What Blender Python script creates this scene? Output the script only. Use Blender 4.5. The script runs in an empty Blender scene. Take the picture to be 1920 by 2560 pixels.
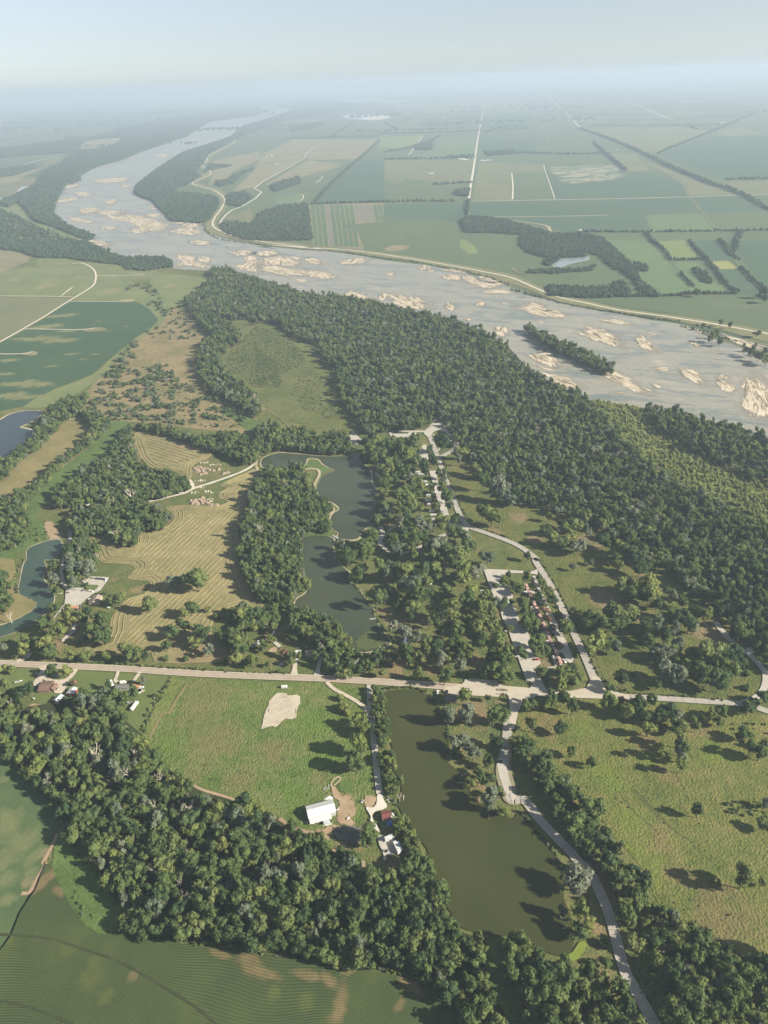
import bpy, bmesh, math, random
import numpy as np
from mathutils import Vector, Matrix

random.seed(7)
RNG = np.random.default_rng(7)
SC = bpy.context.scene
COL = SC.collection
PI = math.pi
R = math.radians

# ---------------------------------------------------------------- camera, light, exposure
CAM_H = 480.0
F_PX = 1923.0                       # focal length for a 1920 x 2560 frame
PITCH = R(29.2)
ROLL = R(2.2)
SUN_EL, SUN_AZ = R(28.0), R(-18.0)  # azimuth of the sun measured from +X

cam_d = bpy.data.cameras.new('camera')
cam = bpy.data.objects.new('camera', cam_d)
COL.objects.link(cam)
cam_d.sensor_fit = 'VERTICAL'
cam_d.sensor_height = 24.0
cam_d.lens = 24.0 * F_PX / 2560.0
cam_d.clip_start = 1.0
cam_d.clip_end = 250000.0
cam.matrix_world = Matrix.Translation((0, 0, CAM_H)) @ Matrix.Rotation(PI / 2 - PITCH, 4, 'X') @ Matrix.Rotation(-ROLL, 4, 'Z')
SC.camera = cam

SC.view_settings.view_transform = 'Standard'
SC.view_settings.look = 'None'
SC.view_settings.exposure = 1.54
SC.view_settings.gamma = 1.0
SC.view_settings.use_curve_mapping = False
SC.cycles.use_denoising = True
SC.cycles.max_bounces = 6
SC.cycles.diffuse_bounces = 4
SC.cycles.glossy_bounces = 2
SC.cycles.transmission_bounces = 2
SC.cycles.transparent_max_bounces = 8
SC.cycles.volume_bounces = 0

world = bpy.data.worlds.new('World')
SC.world = world
world.use_nodes = True
wn = world.node_tree
wn.nodes.clear()
w_out = wn.nodes.new('ShaderNodeOutputWorld')
w_bg = wn.nodes.new('ShaderNodeBackground')
sky = wn.nodes.new('ShaderNodeTexSky')
sky.sky_type = 'NISHITA'
sky.sun_disc = False
sky.sun_elevation = SUN_EL
sky.sun_rotation = PI / 2 - SUN_AZ
sky.altitude = 1500
sky.air_density = 1.0
sky.dust_density = 1.3
sky.ozone_density = 1.8
w_bg.inputs['Strength'].default_value = 0.052
w_hs = wn.nodes.new('ShaderNodeHueSaturation')      # a milky summer sky
w_hs.inputs['Saturation'].default_value = 0.50
w_hs.inputs['Value'].default_value = 0.87
wn.links.new(sky.outputs[0], w_hs.inputs['Color'])
w_ti = wn.nodes.new('ShaderNodeMix')
w_ti.data_type, w_ti.blend_type = 'RGBA', 'MULTIPLY'
w_ti.inputs[0].default_value = 1.0
w_ti.inputs[7].default_value = (0.95, 0.985, 1.03, 1)
wn.links.new(w_hs.outputs[0], w_ti.inputs[6])
wn.links.new(w_ti.outputs[2], w_bg.inputs['Color'])
wn.links.new(w_bg.outputs[0], w_out.inputs['Surface'])

sun_d = bpy.data.lights.new('sun', 'SUN')
sun_d.energy = 4.6
sun_d.angle = R(0.6)
sun_d.color = (1.0, 0.91, 0.75)
sun = bpy.data.objects.new('sun', sun_d)
COL.objects.link(sun)
S_DIR = Vector((math.cos(SUN_EL) * math.cos(SUN_AZ), math.cos(SUN_EL) * math.sin(SUN_AZ), math.sin(SUN_EL)))
sun.rotation_euler = S_DIR.to_track_quat('Z', 'Y').to_euler()
sun.location = S_DIR * 900

# ---------------------------------------------------------------- photograph pixel -> point on the land
_cp, _sp, _cr, _sr = math.cos(PITCH), math.sin(PITCH), math.cos(ROLL), math.sin(ROLL)


def G(px, py, h=0.0):
    u0, v0 = (px - 960.0) / F_PX, (1280.0 - py) / F_PX
    u, v = u0 * _cr + v0 * _sr, v0 * _cr - u0 * _sr
    dz = -_sp + v * _cp
    if dz > -0.0075:
        dz = -0.0075
    t = (CAM_H - h) / -dz
    return (u * t, (_cp + v * _sp) * t)


def PXM(px, py):
    """pixels per metre of the photograph at this place"""
    u0, v0 = (px - 960.0) / F_PX, (1280.0 - py) / F_PX
    v = v0 * _cr - u0 * _sr
    return F_PX * max(_sp - v * _cp, 0.0075) / CAM_H


# survey tiles: origin and scale of the enlarged views the coordinates were read from
TILE = {'A': (0, 0, 1.728), 'B': (960, 0, 1.728), 'C': (0, 600, 2.592), 'D': (640, 600, 2.592), 'E': (1280, 600, 2.592),
        'F': (0, 1000, 2.592), 'G': (640, 1000, 2.592), 'H': (1280, 1000, 2.592), 'I': (0, 1400, 2.592), 'J': (640, 1400, 2.592),
        'K': (1280, 1400, 2.592), 'L': (0, 1760, 2.592), 'M': (640, 1760, 2.592), 'N': (1280, 1760, 2.592), 'O': (0, 2160, 2.592),
        'P': (640, 2160, 2.592), 'Q': (1280, 2160, 2.592), 'Y': (1200, 1400, 6.146), 'Z': (700, 1940, 5.184), 'W': (0, 1660, 4.254),
        'V': (110, 1410, 8.295), 'U': (890, 1060, 5.925), 'X': (600, 1540, 6.381), 'T': (1060, 1690, 5.925), 'S': (440, 1130, 8.295),
        'R': (0, 0, 1.0)}


def tp(t, x, y):
    o = TILE[t]
    return (o[0] + x / o[2], o[1] + y / o[2])


def PP(s):
    """'E 62,455 110,420 D 3,4' -> list of photograph pixels"""
    out, t = [], 'R'
    for w in s.split():
        if w in TILE:
            t = w
        else:
            v = [float(q) for q in w.split(',')]
            p = tp(t, v[0], v[1])
            out.append(p + tuple(q / TILE[t][2] for q in v[2:3]) if len(v) > 2 else p)
    return out


def GP(s, h=0.0):
    return [G(p[0], p[1], h) for p in PP(s)]


# ---------------------------------------------------------------- small helpers
def tag(o, label=None, cat=None, group=None, kind=None):
    if label:
        o['label'] = label
    if cat:
        o['category'] = cat
    if group:
        o['group'] = group
    if kind:
        o['kind'] = kind
    return o


def empty(name, loc, rz=0.0, label=None, cat=None, group=None):
    o = bpy.data.objects.new(name, None)
    o.empty_display_size = 0.5
    COL.objects.link(o)
    o.location = loc
    o.rotation_euler = (0, 0, rz)
    return tag(o, label, cat, group)


def link_mesh(name, me, parent=None, mat=None):
    o = bpy.data.objects.new(name, me)
    COL.objects.link(o)
    if mat is not None and not me.materials:
        me.materials.append(mat)
    if parent is not None:
        o.parent = parent
    return o


class MB:
    def __init__(self):
        self.v, self.f, self.m = [], [], []

    def add(self, vs, fs, mi=0):
        n = len(self.v)
        self.v += [tuple(q) for q in vs]
        self.f += [tuple(i + n for i in f) for f in fs]
        self.m += [mi] * len(fs)
        return self

    def box(self, x0, x1, y0, y1, z0, z1, mi=0, taper=0.0):
        t = taper
        vs = [(x0, y0, z0), (x1, y0, z0), (x1, y1, z0), (x0, y1, z0),
              (x0 + t, y0 + t, z1), (x1 - t, y0 + t, z1), (x1 - t, y1 - t, z1), (x0 + t, y1 - t, z1)]
        return self.add(vs, [(3, 2, 1, 0), (4, 5, 6, 7), (0, 1, 5, 4), (1, 2, 6, 5), (2, 3, 7, 6), (3, 0, 4, 7)], mi)

    def prism(self, prof, y0, y1, mi=0, axis='y'):
        """extrude an x-z profile along y (or a y-z profile along x)"""
        n = len(prof)
        if axis == 'y':
            vs = [(p[0], y0, p[1]) for p in prof] + [(p[0], y1, p[1]) for p in prof]
        else:
            vs = [(y0, p[0], p[1]) for p in prof] + [(y1, p[0], p[1]) for p in prof]
        fs = [tuple(range(n)), tuple(range(2 * n - 1, n - 1, -1))]
        fs += [(i, i + n, (i + 1) % n + n, (i + 1) % n) for i in range(n)]
        return self.add(vs, fs, mi)

    def tube(self, a, b, r0, r1, n=6, mi=0, cap=True):
        a, b = Vector(a), Vector(b)
        d = (b - a)
        if d.length < 1e-6:
            return self
        q = d.normalized().to_track_quat('Z', 'Y')
        vs = []
        for c, r in ((a, r0), (b, r1)):
            for i in range(n):
                t = 2 * PI * i / n
                vs.append(c + q @ Vector((math.cos(t) * r, math.sin(t) * r, 0)))
        fs = [(i, (i + 1) % n, (i + 1) % n + n, i + n) for i in range(n)]
        if cap:
            fs += [tuple(range(n - 1, -1, -1)), tuple(range(n, 2 * n))]
        return self.add(vs, fs, mi)

    def lathe(self, prof, n=12, cx=0, cy=0, mi=0):
        vs, fs = [], []
        for r, z in prof:
            for i in range(n):
                t = 2 * PI * i / n
                vs.append((cx + r * math.cos(t), cy + r * math.sin(t), z))
        for k in range(len(prof) - 1):
            for i in range(n):
                fs.append((k * n + i, k * n + (i + 1) % n, (k + 1) * n + (i + 1) % n, (k + 1) * n + i))
        fs.append(tuple(range(n - 1, -1, -1)))
        fs.append(tuple(range((len(prof) - 1) * n, len(prof) * n)))
        return self.add(vs, fs, mi)

    def mesh(self, name, mats):
        me = bpy.data.meshes.new(name)
        me.from_pydata(self.v, [], self.f)
        if not isinstance(mats, (list, tuple)):
            mats = [mats]
        for m in mats:
            me.materials.append(m)
        if len(mats) > 1:
            me.polygons.foreach_set('material_index', self.m)
        bm = bmesh.new()
        bm.from_mesh(me)
        bmesh.ops.recalc_face_normals(bm, faces=bm.faces)
        bm.to_mesh(me)
        bm.free()
        me.update()
        return me

    def build(self, name, mats, parent=None):
        return link_mesh(name, self.mesh(name, mats), parent)


def copy_tree(o, parent=None):
    c = o.copy()
    COL.objects.link(c)
    if parent is not None:
        c.parent = parent
    for ch in list(o.children):
        copy_tree(ch, c)
    return c


# ---------------------------------------------------------------- materials
def new_mat(name):
    m = bpy.data.materials.new(name)
    m.use_nodes = True
    nt = m.node_tree
    nt.nodes.clear()
    out = nt.nodes.new('ShaderNodeOutputMaterial')
    return m, nt, out


def N_(nt, kind, **kw):
    n = nt.nodes.new(kind)
    for k, v in kw.items():
        if k in n.inputs:
            n.inputs[k].default_value = v
        else:
            setattr(n, k, v)
    return n


def ramp(nt, stops, fac=None, interp='LINEAR'):
    r = nt.nodes.new('ShaderNodeValToRGB')
    cr = r.color_ramp
    cr.interpolation = interp
    while len(cr.elements) < len(stops):
        cr.elements.new(0.5)
    for e, (p, c) in zip(cr.elements, stops):
        e.position = p
        e.color = (c[0], c[1], c[2], 1)
    if fac is not None:
        nt.links.new(fac, r.inputs[0])
    return r


def pos(nt, rot=0.0, sx=1.0, sy=1.0):
    g = nt.nodes.new('ShaderNodeNewGeometry')
    if rot == 0 and sx == 1 and sy == 1:
        return g.outputs['Position']
    m = nt.nodes.new('ShaderNodeMapping')
    m.vector_type = 'TEXTURE'
    m.inputs['Rotation'].default_value = (0, 0, rot)
    m.inputs['Scale'].default_value = (1 / sx, 1 / sy, 1)
    nt.links.new(g.outputs['Position'], m.inputs['Vector'])
    return m.outputs[0]


def noise(nt, vec, scale, detail=3.0, rough=0.55, dist=0.0):
    n = N_(nt, 'ShaderNodeTexNoise', Scale=scale, Detail=detail, Roughness=rough, Distortion=dist)
    nt.links.new(vec, n.inputs['Vector'])
    return n.outputs['Fac']


def math_(nt, op, a, b=None):
    n = nt.nodes.new('ShaderNodeMath')
    n.operation = op
    for i, q in enumerate((a, b)):
        if q is None:
            continue
        if isinstance(q, (int, float)):
            n.inputs[i].default_value = q
        else:
            nt.links.new(q, n.inputs[i])
    return n.outputs[0]


def mixc(nt, fac, a, b, mode='MIX'):
    n = nt.nodes.new('ShaderNodeMix')
    n.data_type = 'RGBA'
    n.blend_type = mode
    for sock, q in ((n.inputs[0], fac), (n.inputs[6], a), (n.inputs[7], b)):
        if isinstance(q, (int, float)):
            sock.default_value = q
        elif isinstance(q, (tuple, list)):
            sock.default_value = (q[0], q[1], q[2], 1)
        else:
            nt.links.new(q, sock)
    return n.outputs[2]


def finish(nt, out, col, rough=0.9, bump=None, bstr=0.5, bdist=0.3, spec=0.2, metal=0.0):
    b = nt.nodes.new('ShaderNodeBsdfPrincipled')
    if isinstance(col, (tuple, list)):
        b.inputs['Base Color'].default_value = (col[0], col[1], col[2], 1)
    else:
        nt.links.new(col, b.inputs['Base Color'])
    b.inputs['Roughness'].default_value = rough
    b.inputs['Metallic'].default_value = metal
    b.inputs['Specular IOR Level'].default_value = spec
    if bump is not None:
        bn = nt.nodes.new('ShaderNodeBump')
        bn.inputs['Strength'].default_value = bstr
        bn.inputs['Distance'].default_value = bdist
        nt.links.new(bump, bn.inputs['Height'])
        nt.links.new(bn.outputs[0], b.inputs['Normal'])
    nt.links.new(b.outputs[0], out.inputs['Surface'])
    return b


def spots(nt, items, warp=14.0, soft=0.55):
    """soft-edged patches of ground of another kind, at given places: (x, y, radius, stretch, angle, strength)"""
    g = nt.nodes.new('ShaderNodeNewGeometry')
    w1 = N_(nt, 'ShaderNodeTexNoise', Scale=1 / 22.0, Detail=4.0, Roughness=0.65)
    nt.links.new(g.outputs['Position'], w1.inputs['Vector'])
    sub = nt.nodes.new('ShaderNodeVectorMath'); sub.operation = 'SUBTRACT'
    nt.links.new(w1.outputs['Color'], sub.inputs[0]); sub.inputs[1].default_value = (0.5, 0.5, 0.5)
    sc = nt.nodes.new('ShaderNodeVectorMath'); sc.operation = 'SCALE'
    nt.links.new(sub.outputs[0], sc.inputs[0])
    acc = None
    for (x, y, r, st, an, k) in items:
        sc2 = nt.nodes.new('ShaderNodeVectorMath'); sc2.operation = 'SCALE'
        nt.links.new(sub.outputs[0], sc2.inputs[0]); sc2.inputs['Scale'].default_value = r * 2.8
        ad = nt.nodes.new('ShaderNodeVectorMath'); ad.operation = 'ADD'
        nt.links.new(g.outputs['Position'], ad.inputs[0]); nt.links.new(sc2.outputs[0], ad.inputs[1])
        mp = nt.nodes.new('ShaderNodeMapping'); mp.vector_type = 'TEXTURE'
        mp.inputs['Location'].default_value = (x, y, 0); mp.inputs['Rotation'].default_value = (0, 0, an); mp.inputs['Scale'].default_value = (r * st, r, 1e4)
        nt.links.new(ad.outputs[0], mp.inputs['Vector'])
        ln = nt.nodes.new('ShaderNodeVectorMath'); ln.operation = 'LENGTH'
        nt.links.new(mp.outputs[0], ln.inputs[0])
        f = ramp(nt, [(1 - soft, (k, k, k)), (1.0, (0, 0, 0))], ln.outputs['Value']).outputs[0]
        acc = f if acc is None else math_(nt, 'MAXIMUM', acc, f)
    return acc


def SP(s, st=1.0, an=0.0, k=0.8):
    """spots from the survey: 'N 200,130,120' (centre and radius in the enlarged view)"""
    out = []
    for q in PP(s):
        x, y = G(q[0], q[1])
        out.append((x, y, q[2] / PXM(q[0], q[1]), st, an, k))
    return out


def land(name, stops, big=70.0, mid=11.0, fine=1.8, w=(0.5, 0.3, 0.2), bstr=0.6, bdist=0.5, contrast=1.6, rot=0.0, sx=1.0, sy=1.0, dist=0.0, spot=None, spot2=None):
    """plant-covered or bare ground: three scales of mottling and a little relief"""
    m, nt, out = new_mat(name)
    p = pos(nt, rot, sx, sy)
    a = noise(nt, p, 1 / big, 3, 0.6, dist)
    b = noise(nt, p, 1 / mid, 3, 0.6)
    c = noise(nt, p, 1 / fine, 2, 0.6)
    s = math_(nt, 'ADD', math_(nt, 'ADD', math_(nt, 'MULTIPLY', a, w[0]), math_(nt, 'MULTIPLY', b, w[1])), math_(nt, 'MULTIPLY', c, w[2]))
    s = math_(nt, 'ADD', math_(nt, 'MULTIPLY', math_(nt, 'SUBTRACT', s, 0.5), contrast), 0.5)
    col = ramp(nt, stops, s).outputs[0]
    for sp in (spot, spot2):
        if sp:
            f = spots(nt, sp[1])
            tex = ramp(nt, [(0.25, tuple(k * 0.72 for k in sp[0])), (0.75, tuple(k * 1.2 for k in sp[0]))], math_(nt, 'ADD', math_(nt, 'MULTIPLY', b, 0.5), math_(nt, 'MULTIPLY', c, 0.5))).outputs[0]
            col = mixc(nt, f, col, tex)
    h = math_(nt, 'ADD', math_(nt, 'MULTIPLY', c, 1.0), math_(nt, 'MULTIPLY', b, 0.55))
    finish(nt, out, col, 0.95, h, bstr, bdist, 0.1)
    return m


def plain(name, col, rough=0.6, spec=0.3, metal=0.0, var=0.12, scale=1.5):
    m, nt, out = new_mat(name)
    n = noise(nt, pos(nt), scale, 3, 0.6)
    lo = tuple(c * (1 - var) for c in col)
    hi = tuple(min(1, c * (1 + var)) for c in col)
    r = ramp(nt, [(0.3, lo), (0.7, hi)], n)
    finish(nt, out, r.outputs[0], rough, None, spec=spec, metal=metal)
    return m
from mathutils.geometry import tessellate_polygon

_sheet_i = [0]


def smooth_poly(pts, n=4, closed=True):
    if n <= 1:
        return list(pts)
    P = [np.array(p[:2], float) for p in pts]
    m = len(P)
    out = []
    rng = range(m) if closed else range(m - 1)
    for i in rng:
        p1, p2 = P[i], P[(i + 1) % m]
        p0 = P[(i - 1) % m] if closed or i > 0 else 2 * p1 - p2
        p3 = P[(i + 2) % m] if closed or i + 2 < m else 2 * p2 - p1
        # centripetal spacing keeps the curve from overshooting
        d1, d2, d3 = [max(np.linalg.norm(a - b), 1e-6) ** 0.5 for a, b in ((p1, p0), (p2, p1), (p3, p2))]
        for k in range(n):
            t = k / n
            m1 = (p2 - p1) + d2 * ((p1 - p0) / d1 - (p2 - p0) / (d1 + d2))
            m2 = (p2 - p1) + d2 * ((p3 - p2) / d3 - (p3 - p1) / (d2 + d3))
            a = 2 * (p1 - p2) + m1 + m2
            b = -3 * (p1 - p2) - 2 * m1 - m2
            q = a * t ** 3 + b * t ** 2 + m1 * t + p1
            out.append((q[0], q[1]))
    if not closed:
        out.append((P[-1][0], P[-1][1]))
    return out


def rough_poly(pts, amp, seed=0):
    """give a natural edge a slight unevenness (amp in metres)"""
    rg = random.Random(seed)
    return [(x + rg.uniform(-amp, amp), y + rg.uniform(-amp, amp)) for x, y in pts]


def zl(level):
    _sheet_i[0] += 1
    return level * 0.15 + _sheet_i[0] * 0.0006


def flat_mesh(name, pts, z):
    tris = tessellate_polygon([[Vector((x, y, 0)) for x, y in pts]])
    me = bpy.data.meshes.new(name)
    me.from_pydata([(x, y, z) for x, y in pts], [], [tuple(t) for t in tris])
    bm = bmesh.new()
    bm.from_mesh(me)
    for f in bm.faces:
        f.normal_update()
        if f.normal.z < 0:
            f.normal_flip()
    bm.to_mesh(me)
    bm.free()
    return me


def sheet(name, s, level, mat, sm=1, amp=0.0, kind='structure', label=None):
    pts = s if isinstance(s, list) else GP(s)
    pts = smooth_poly(pts, sm)
    if amp:
        pts = rough_poly(pts, amp, len(pts))
    o = link_mesh(name, flat_mesh(name, pts, zl(level)), None, mat)
    return tag(o, label, kind=kind)


def strip(name, s, width, level, mat, sm=5, kind='structure', closed=False, label=None, ends=None):
    """a road or path of even width along a line; UV runs in metres along and across"""
    pts = s if isinstance(s, list) else GP(s)
    pts = smooth_poly(pts, sm, closed)
    P = np.array(pts)
    n = len(P)
    d = np.gradient(P, axis=0)
    d /= np.maximum(np.linalg.norm(d, axis=1), 1e-6)[:, None]
    nr = np.stack([-d[:, 1], d[:, 0]], 1)
    w = np.full(n, width / 2.0)
    if ends:
        w = np.interp(np.linspace(0, 1, n), np.linspace(0, 1, len(ends)), np.array(ends) / 2.0)
    z = zl(level)
    vs = []
    for i in range(n):
        a, b = P[i] + nr[i] * w[i], P[i] - nr[i] * w[i]
        vs += [(a[0], a[1], z), (b[0], b[1], z)]
    fs = [(2 * i + 1, 2 * i + 3, 2 * i + 2, 2 * i) for i in range(n - 1)]
    me = bpy.data.meshes.new(name)
    me.from_pydata(vs, [], fs)
    L = np.concatenate([[0], np.cumsum(np.linalg.norm(np.diff(P, axis=0), axis=1))])
    uv = me.uv_layers.new(name='UVMap')
    for poly in me.polygons:
        for li in poly.loop_indices:
            vi = me.loops[li].vertex_index
            uv.data[li].uv = (L[vi // 2], w[vi // 2] * (1 if vi % 2 == 0 else -1))
    o = link_mesh(name, me, None, mat)
    return tag(o, label, kind=kind)


def patch(name, s, level, mk, sm=3):
    """worn or bare ground whose rim frays into the grass"""
    pts = smooth_poly(GP(s), sm)
    q = np.array(pts)
    cc = q.mean(0)
    z = zl(level)
    n = len(q)
    d = (q - cc) * 1.10
    vs = [(cc[0] + x * k, cc[1] + y * k, z) for k in (1.0, 0.7, 0.4) for x, y in d] + [(cc[0], cc[1], z)]
    fs = [(i, (i + 1) % n, n + (i + 1) % n, n + i) for i in range(n)] + [(n + i, n + (i + 1) % n, 2 * n + (i + 1) % n, 2 * n + i) for i in range(n)] + [(2 * n + i, 2 * n + (i + 1) % n, 3 * n) for i in range(n)]
    me = bpy.data.meshes.new(name)
    me.from_pydata(vs, [], fs)
    at = me.attributes.new('inward', 'FLOAT', 'POINT')
    at.data.foreach_set('value', [0.0] * n + [0.5] * n + [0.9] * n + [1.0])
    return tag(link_mesh(name, me, None, frayed(mk)), kind='structure')


_fray = {}


def frayed(mk):
    if mk not in _fray:
        m = M[mk].copy()
        m.name = M[mk].name + '_worn'
        nt = m.node_tree
        bs = next(n for n in nt.nodes if n.type == 'BSDF_PRINCIPLED')
        out = next(n for n in nt.nodes if n.type == 'OUTPUT_MATERIAL')
        ragged_edge(nt, out, bs, noise(nt, pos(nt), 1 / 4.5, 4, 0.65), 1.5, 0.14, 0.42, 1.0)
        _fray[mk] = m
    return _fray[mk]


# ---------------------------------------------------------------- ground materials
GA = (0.060, 0.082, 0.028)      # grass, deep
GB = (0.105, 0.118, 0.042)      # grass, mid
GC = (0.165, 0.155, 0.065)      # grass, dry
M = {}
BR = (0.205, 0.148, 0.085)
M['lawn'] = land('park_grass', [(0.1, (0.050, 0.074, 0.024)), (0.4, (0.082, 0.104, 0.034)), (0.6, (0.118, 0.122, 0.046)), (0.9, (0.19, 0.150, 0.072))], 75, 12, 2.0, w=(0.38, 0.32, 0.30), bstr=1.0, bdist=0.9, contrast=2.6,
                 spot=(BR, SP('T 700,420,230 560,560,160 1150,420,130 M 1450,80,130 1330,260,70 1440,520,60 Q 440,180,60 560,420,70 600,720,70 J 840,330,70 900,400,90 1100,400,60 960,590,90 900,700,120 1150,700,90 1560,330,60 1630,500,60 1400,640,90 Y 260,950,170 480,1290,130 1000,1590,120 1100,1800,150 G 860,800,60 1000,900,80 1100,880,60 1270,790,40 780,790,50 I 100,220,60 210,290,40 380,540,50 900,185,70 740,125,40', k=0.75)))
M['meadow'] = land('meadow_grass', [(0.08, (0.050, 0.072, 0.022)), (0.38, (0.092, 0.112, 0.030)), (0.6, (0.124, 0.130, 0.040)), (0.9, (0.185, 0.150, 0.066))], 48, 8, 1.8, w=(0.38, 0.30, 0.32), bstr=1.0, bdist=1.2, contrast=2.7,
                   spot=((0.165, 0.120, 0.066), SP('N 230,150,150 1000,470,120 880,250,110 1230,180,90 Q 1350,330,230 1300,180,150 1100,80,120 N 950,900,100', k=0.5)), spot2=((0.115, 0.150, 0.030), SP('N 620,480,150 900,380,120 800,760,130 1330,330,130 Q 920,40,110 N 760,950,130 480,180,110', k=0.7)))
M['east'] = land('rough_meadow', [(0.08, (0.046, 0.068, 0.022)), (0.4, (0.082, 0.100, 0.030)), (0.62, (0.112, 0.118, 0.038)), (0.9, (0.165, 0.135, 0.060))], 50, 8, 1.8, w=(0.38, 0.30, 0.32), bstr=1.0, bdist=1.2, contrast=2.7,
                 spot=((0.200, 0.150, 0.090), SP('K 600,260,120 820,380,40 1300,360,60 1240,470,110 880,100,70 1330,500,60 H 40,760,80 480,900,80 560,960,60 160,900,70 G 1560,850,60', k=0.8)))
M['pasture'] = land('barn_pasture', [(0.08, (0.052, 0.090, 0.022)), (0.4, (0.088, 0.128, 0.032)), (0.62, (0.120, 0.146, 0.046)), (0.92, (0.190, 0.175, 0.085))], 30, 6, 1.6, w=(0.30, 0.36, 0.34), bstr=1.0, bdist=1.4, contrast=2.9,
                    spot=((0.150, 0.135, 0.062), SP('L 1400,250,230 1300,60,170 1560,480,160 M 100,330,150 I 1350,870,170 M 420,480,90 L 1250,470,90', k=0.62)), spot2=((0.095, 0.150, 0.030), SP('M 350,120,170 420,330,140 L 1080,280,120 M 250,560,120', k=0.6)))
M['mown'] = land('mown_lawn', [(0.1, (0.075, 0.105, 0.034)), (0.55, (0.105, 0.132, 0.046)), (0.95, (0.170, 0.158, 0.072))], 30, 6, 1.2, bstr=0.25, bdist=0.2)
M['wild'] = land('wild_field', [(0.15, (0.045, 0.066, 0.026)), (0.42, (0.080, 0.098, 0.034)), (0.62, (0.120, 0.126, 0.046)), (0.9, (0.19, 0.165, 0.078))], 70, 9, 2.4, w=(0.4, 0.38, 0.22), bstr=1.0, bdist=1.0)
M['brown_scrub'] = land('dry_brush', [(0.14, (0.072, 0.085, 0.034)), (0.36, (0.128, 0.122, 0.056)), (0.56, (0.205, 0.165, 0.088)), (0.9, (0.31, 0.225, 0.135))], 55, 9, 2.2, w=(0.42, 0.36, 0.22), bstr=1.0, bdist=0.9)
M['band'] = land('weedy_growth', [(0.1, (0.075, 0.105, 0.028)), (0.5, (0.120, 0.145, 0.042)), (0.9, (0.165, 0.175, 0.065))], 20, 5, 1.5, bstr=1.0, bdist=1.0, contrast=2)
M['wet'] = land('rank_green_growth', [(0.2, (0.045, 0.078, 0.026)), (0.5, (0.078, 0.120, 0.036)), (0.8, (0.105, 0.150, 0.048))], 40, 8, 2.0, bstr=0.8, bdist=0.7)
M['tan_grass'] = land('dry_meadow', [(0.2, (0.095, 0.100, 0.040)), (0.5, (0.165, 0.148, 0.065)), (0.85, (0.235, 0.190, 0.095))], 60, 10, 2.0, bstr=0.6, bdist=0.5)
M['levee'] = land('levee_grass', [(0.2, (0.105, 0.115, 0.050)), (0.6, (0.165, 0.160, 0.080)), (0.9, (0.24, 0.21, 0.12))], 60, 12, 3.0, bstr=0.3)
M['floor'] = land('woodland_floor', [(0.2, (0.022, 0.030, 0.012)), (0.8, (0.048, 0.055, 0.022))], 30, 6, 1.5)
M['soil'] = land('bare_soil', [(0.2, (0.185, 0.130, 0.080)), (0.55, (0.290, 0.215, 0.140)), (0.9, (0.380, 0.300, 0.205))], 18, 4, 0.9, bstr=0.5, bdist=0.2)
M['ash'] = land('burnt_ground', [(0.2, (0.050, 0.050, 0.050)), (0.5, (0.105, 0.100, 0.095)), (0.9, (0.24, 0.205, 0.165))], 9, 2.5, 0.8, bstr=0.5, bdist=0.2)
M['gravel'] = land('white_gravel', [(0.2, (0.36, 0.33, 0.28)), (0.6, (0.50, 0.47, 0.41)), (0.9, (0.62, 0.60, 0.54))], 14, 3, 0.8, bstr=0.3, bdist=0.15)
M['rubble'] = land('rock_rubble', [(0.12, (0.22, 0.18, 0.135)), (0.45, (0.38, 0.335, 0.265)), (0.9, (0.50, 0.455, 0.375))], 9, 2.6, 0.9, bstr=0.7, bdist=0.4, rot=R(25), sx=0.45)
M['sand_path'] = land('sandy_track', [(0.2, (0.24, 0.20, 0.13)), (0.6, (0.36, 0.31, 0.21)), (0.9, (0.45, 0.40, 0.29))], 15, 4, 1.0, bstr=0.3, bdist=0.15)
M['shore'] = land('pond_shore_sand', [(0.2, (0.26, 0.23, 0.15)), (0.6, (0.40, 0.36, 0.25)), (0.9, (0.50, 0.46, 0.34))], 12, 3, 0.9, bstr=0.3, bdist=0.1)
M['duckweed'] = land('duckweed', [(0.2, (0.120, 0.165, 0.030)), (0.8, (0.175, 0.215, 0.045))], 8, 2, 0.7, bstr=0.2)
M['algae'] = land('pond_weed', [(0.2, (0.050, 0.060, 0.028)), (0.6, (0.072, 0.086, 0.036)), (0.9, (0.100, 0.120, 0.040))], 14, 4, 1.2, bstr=0.2)


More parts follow.
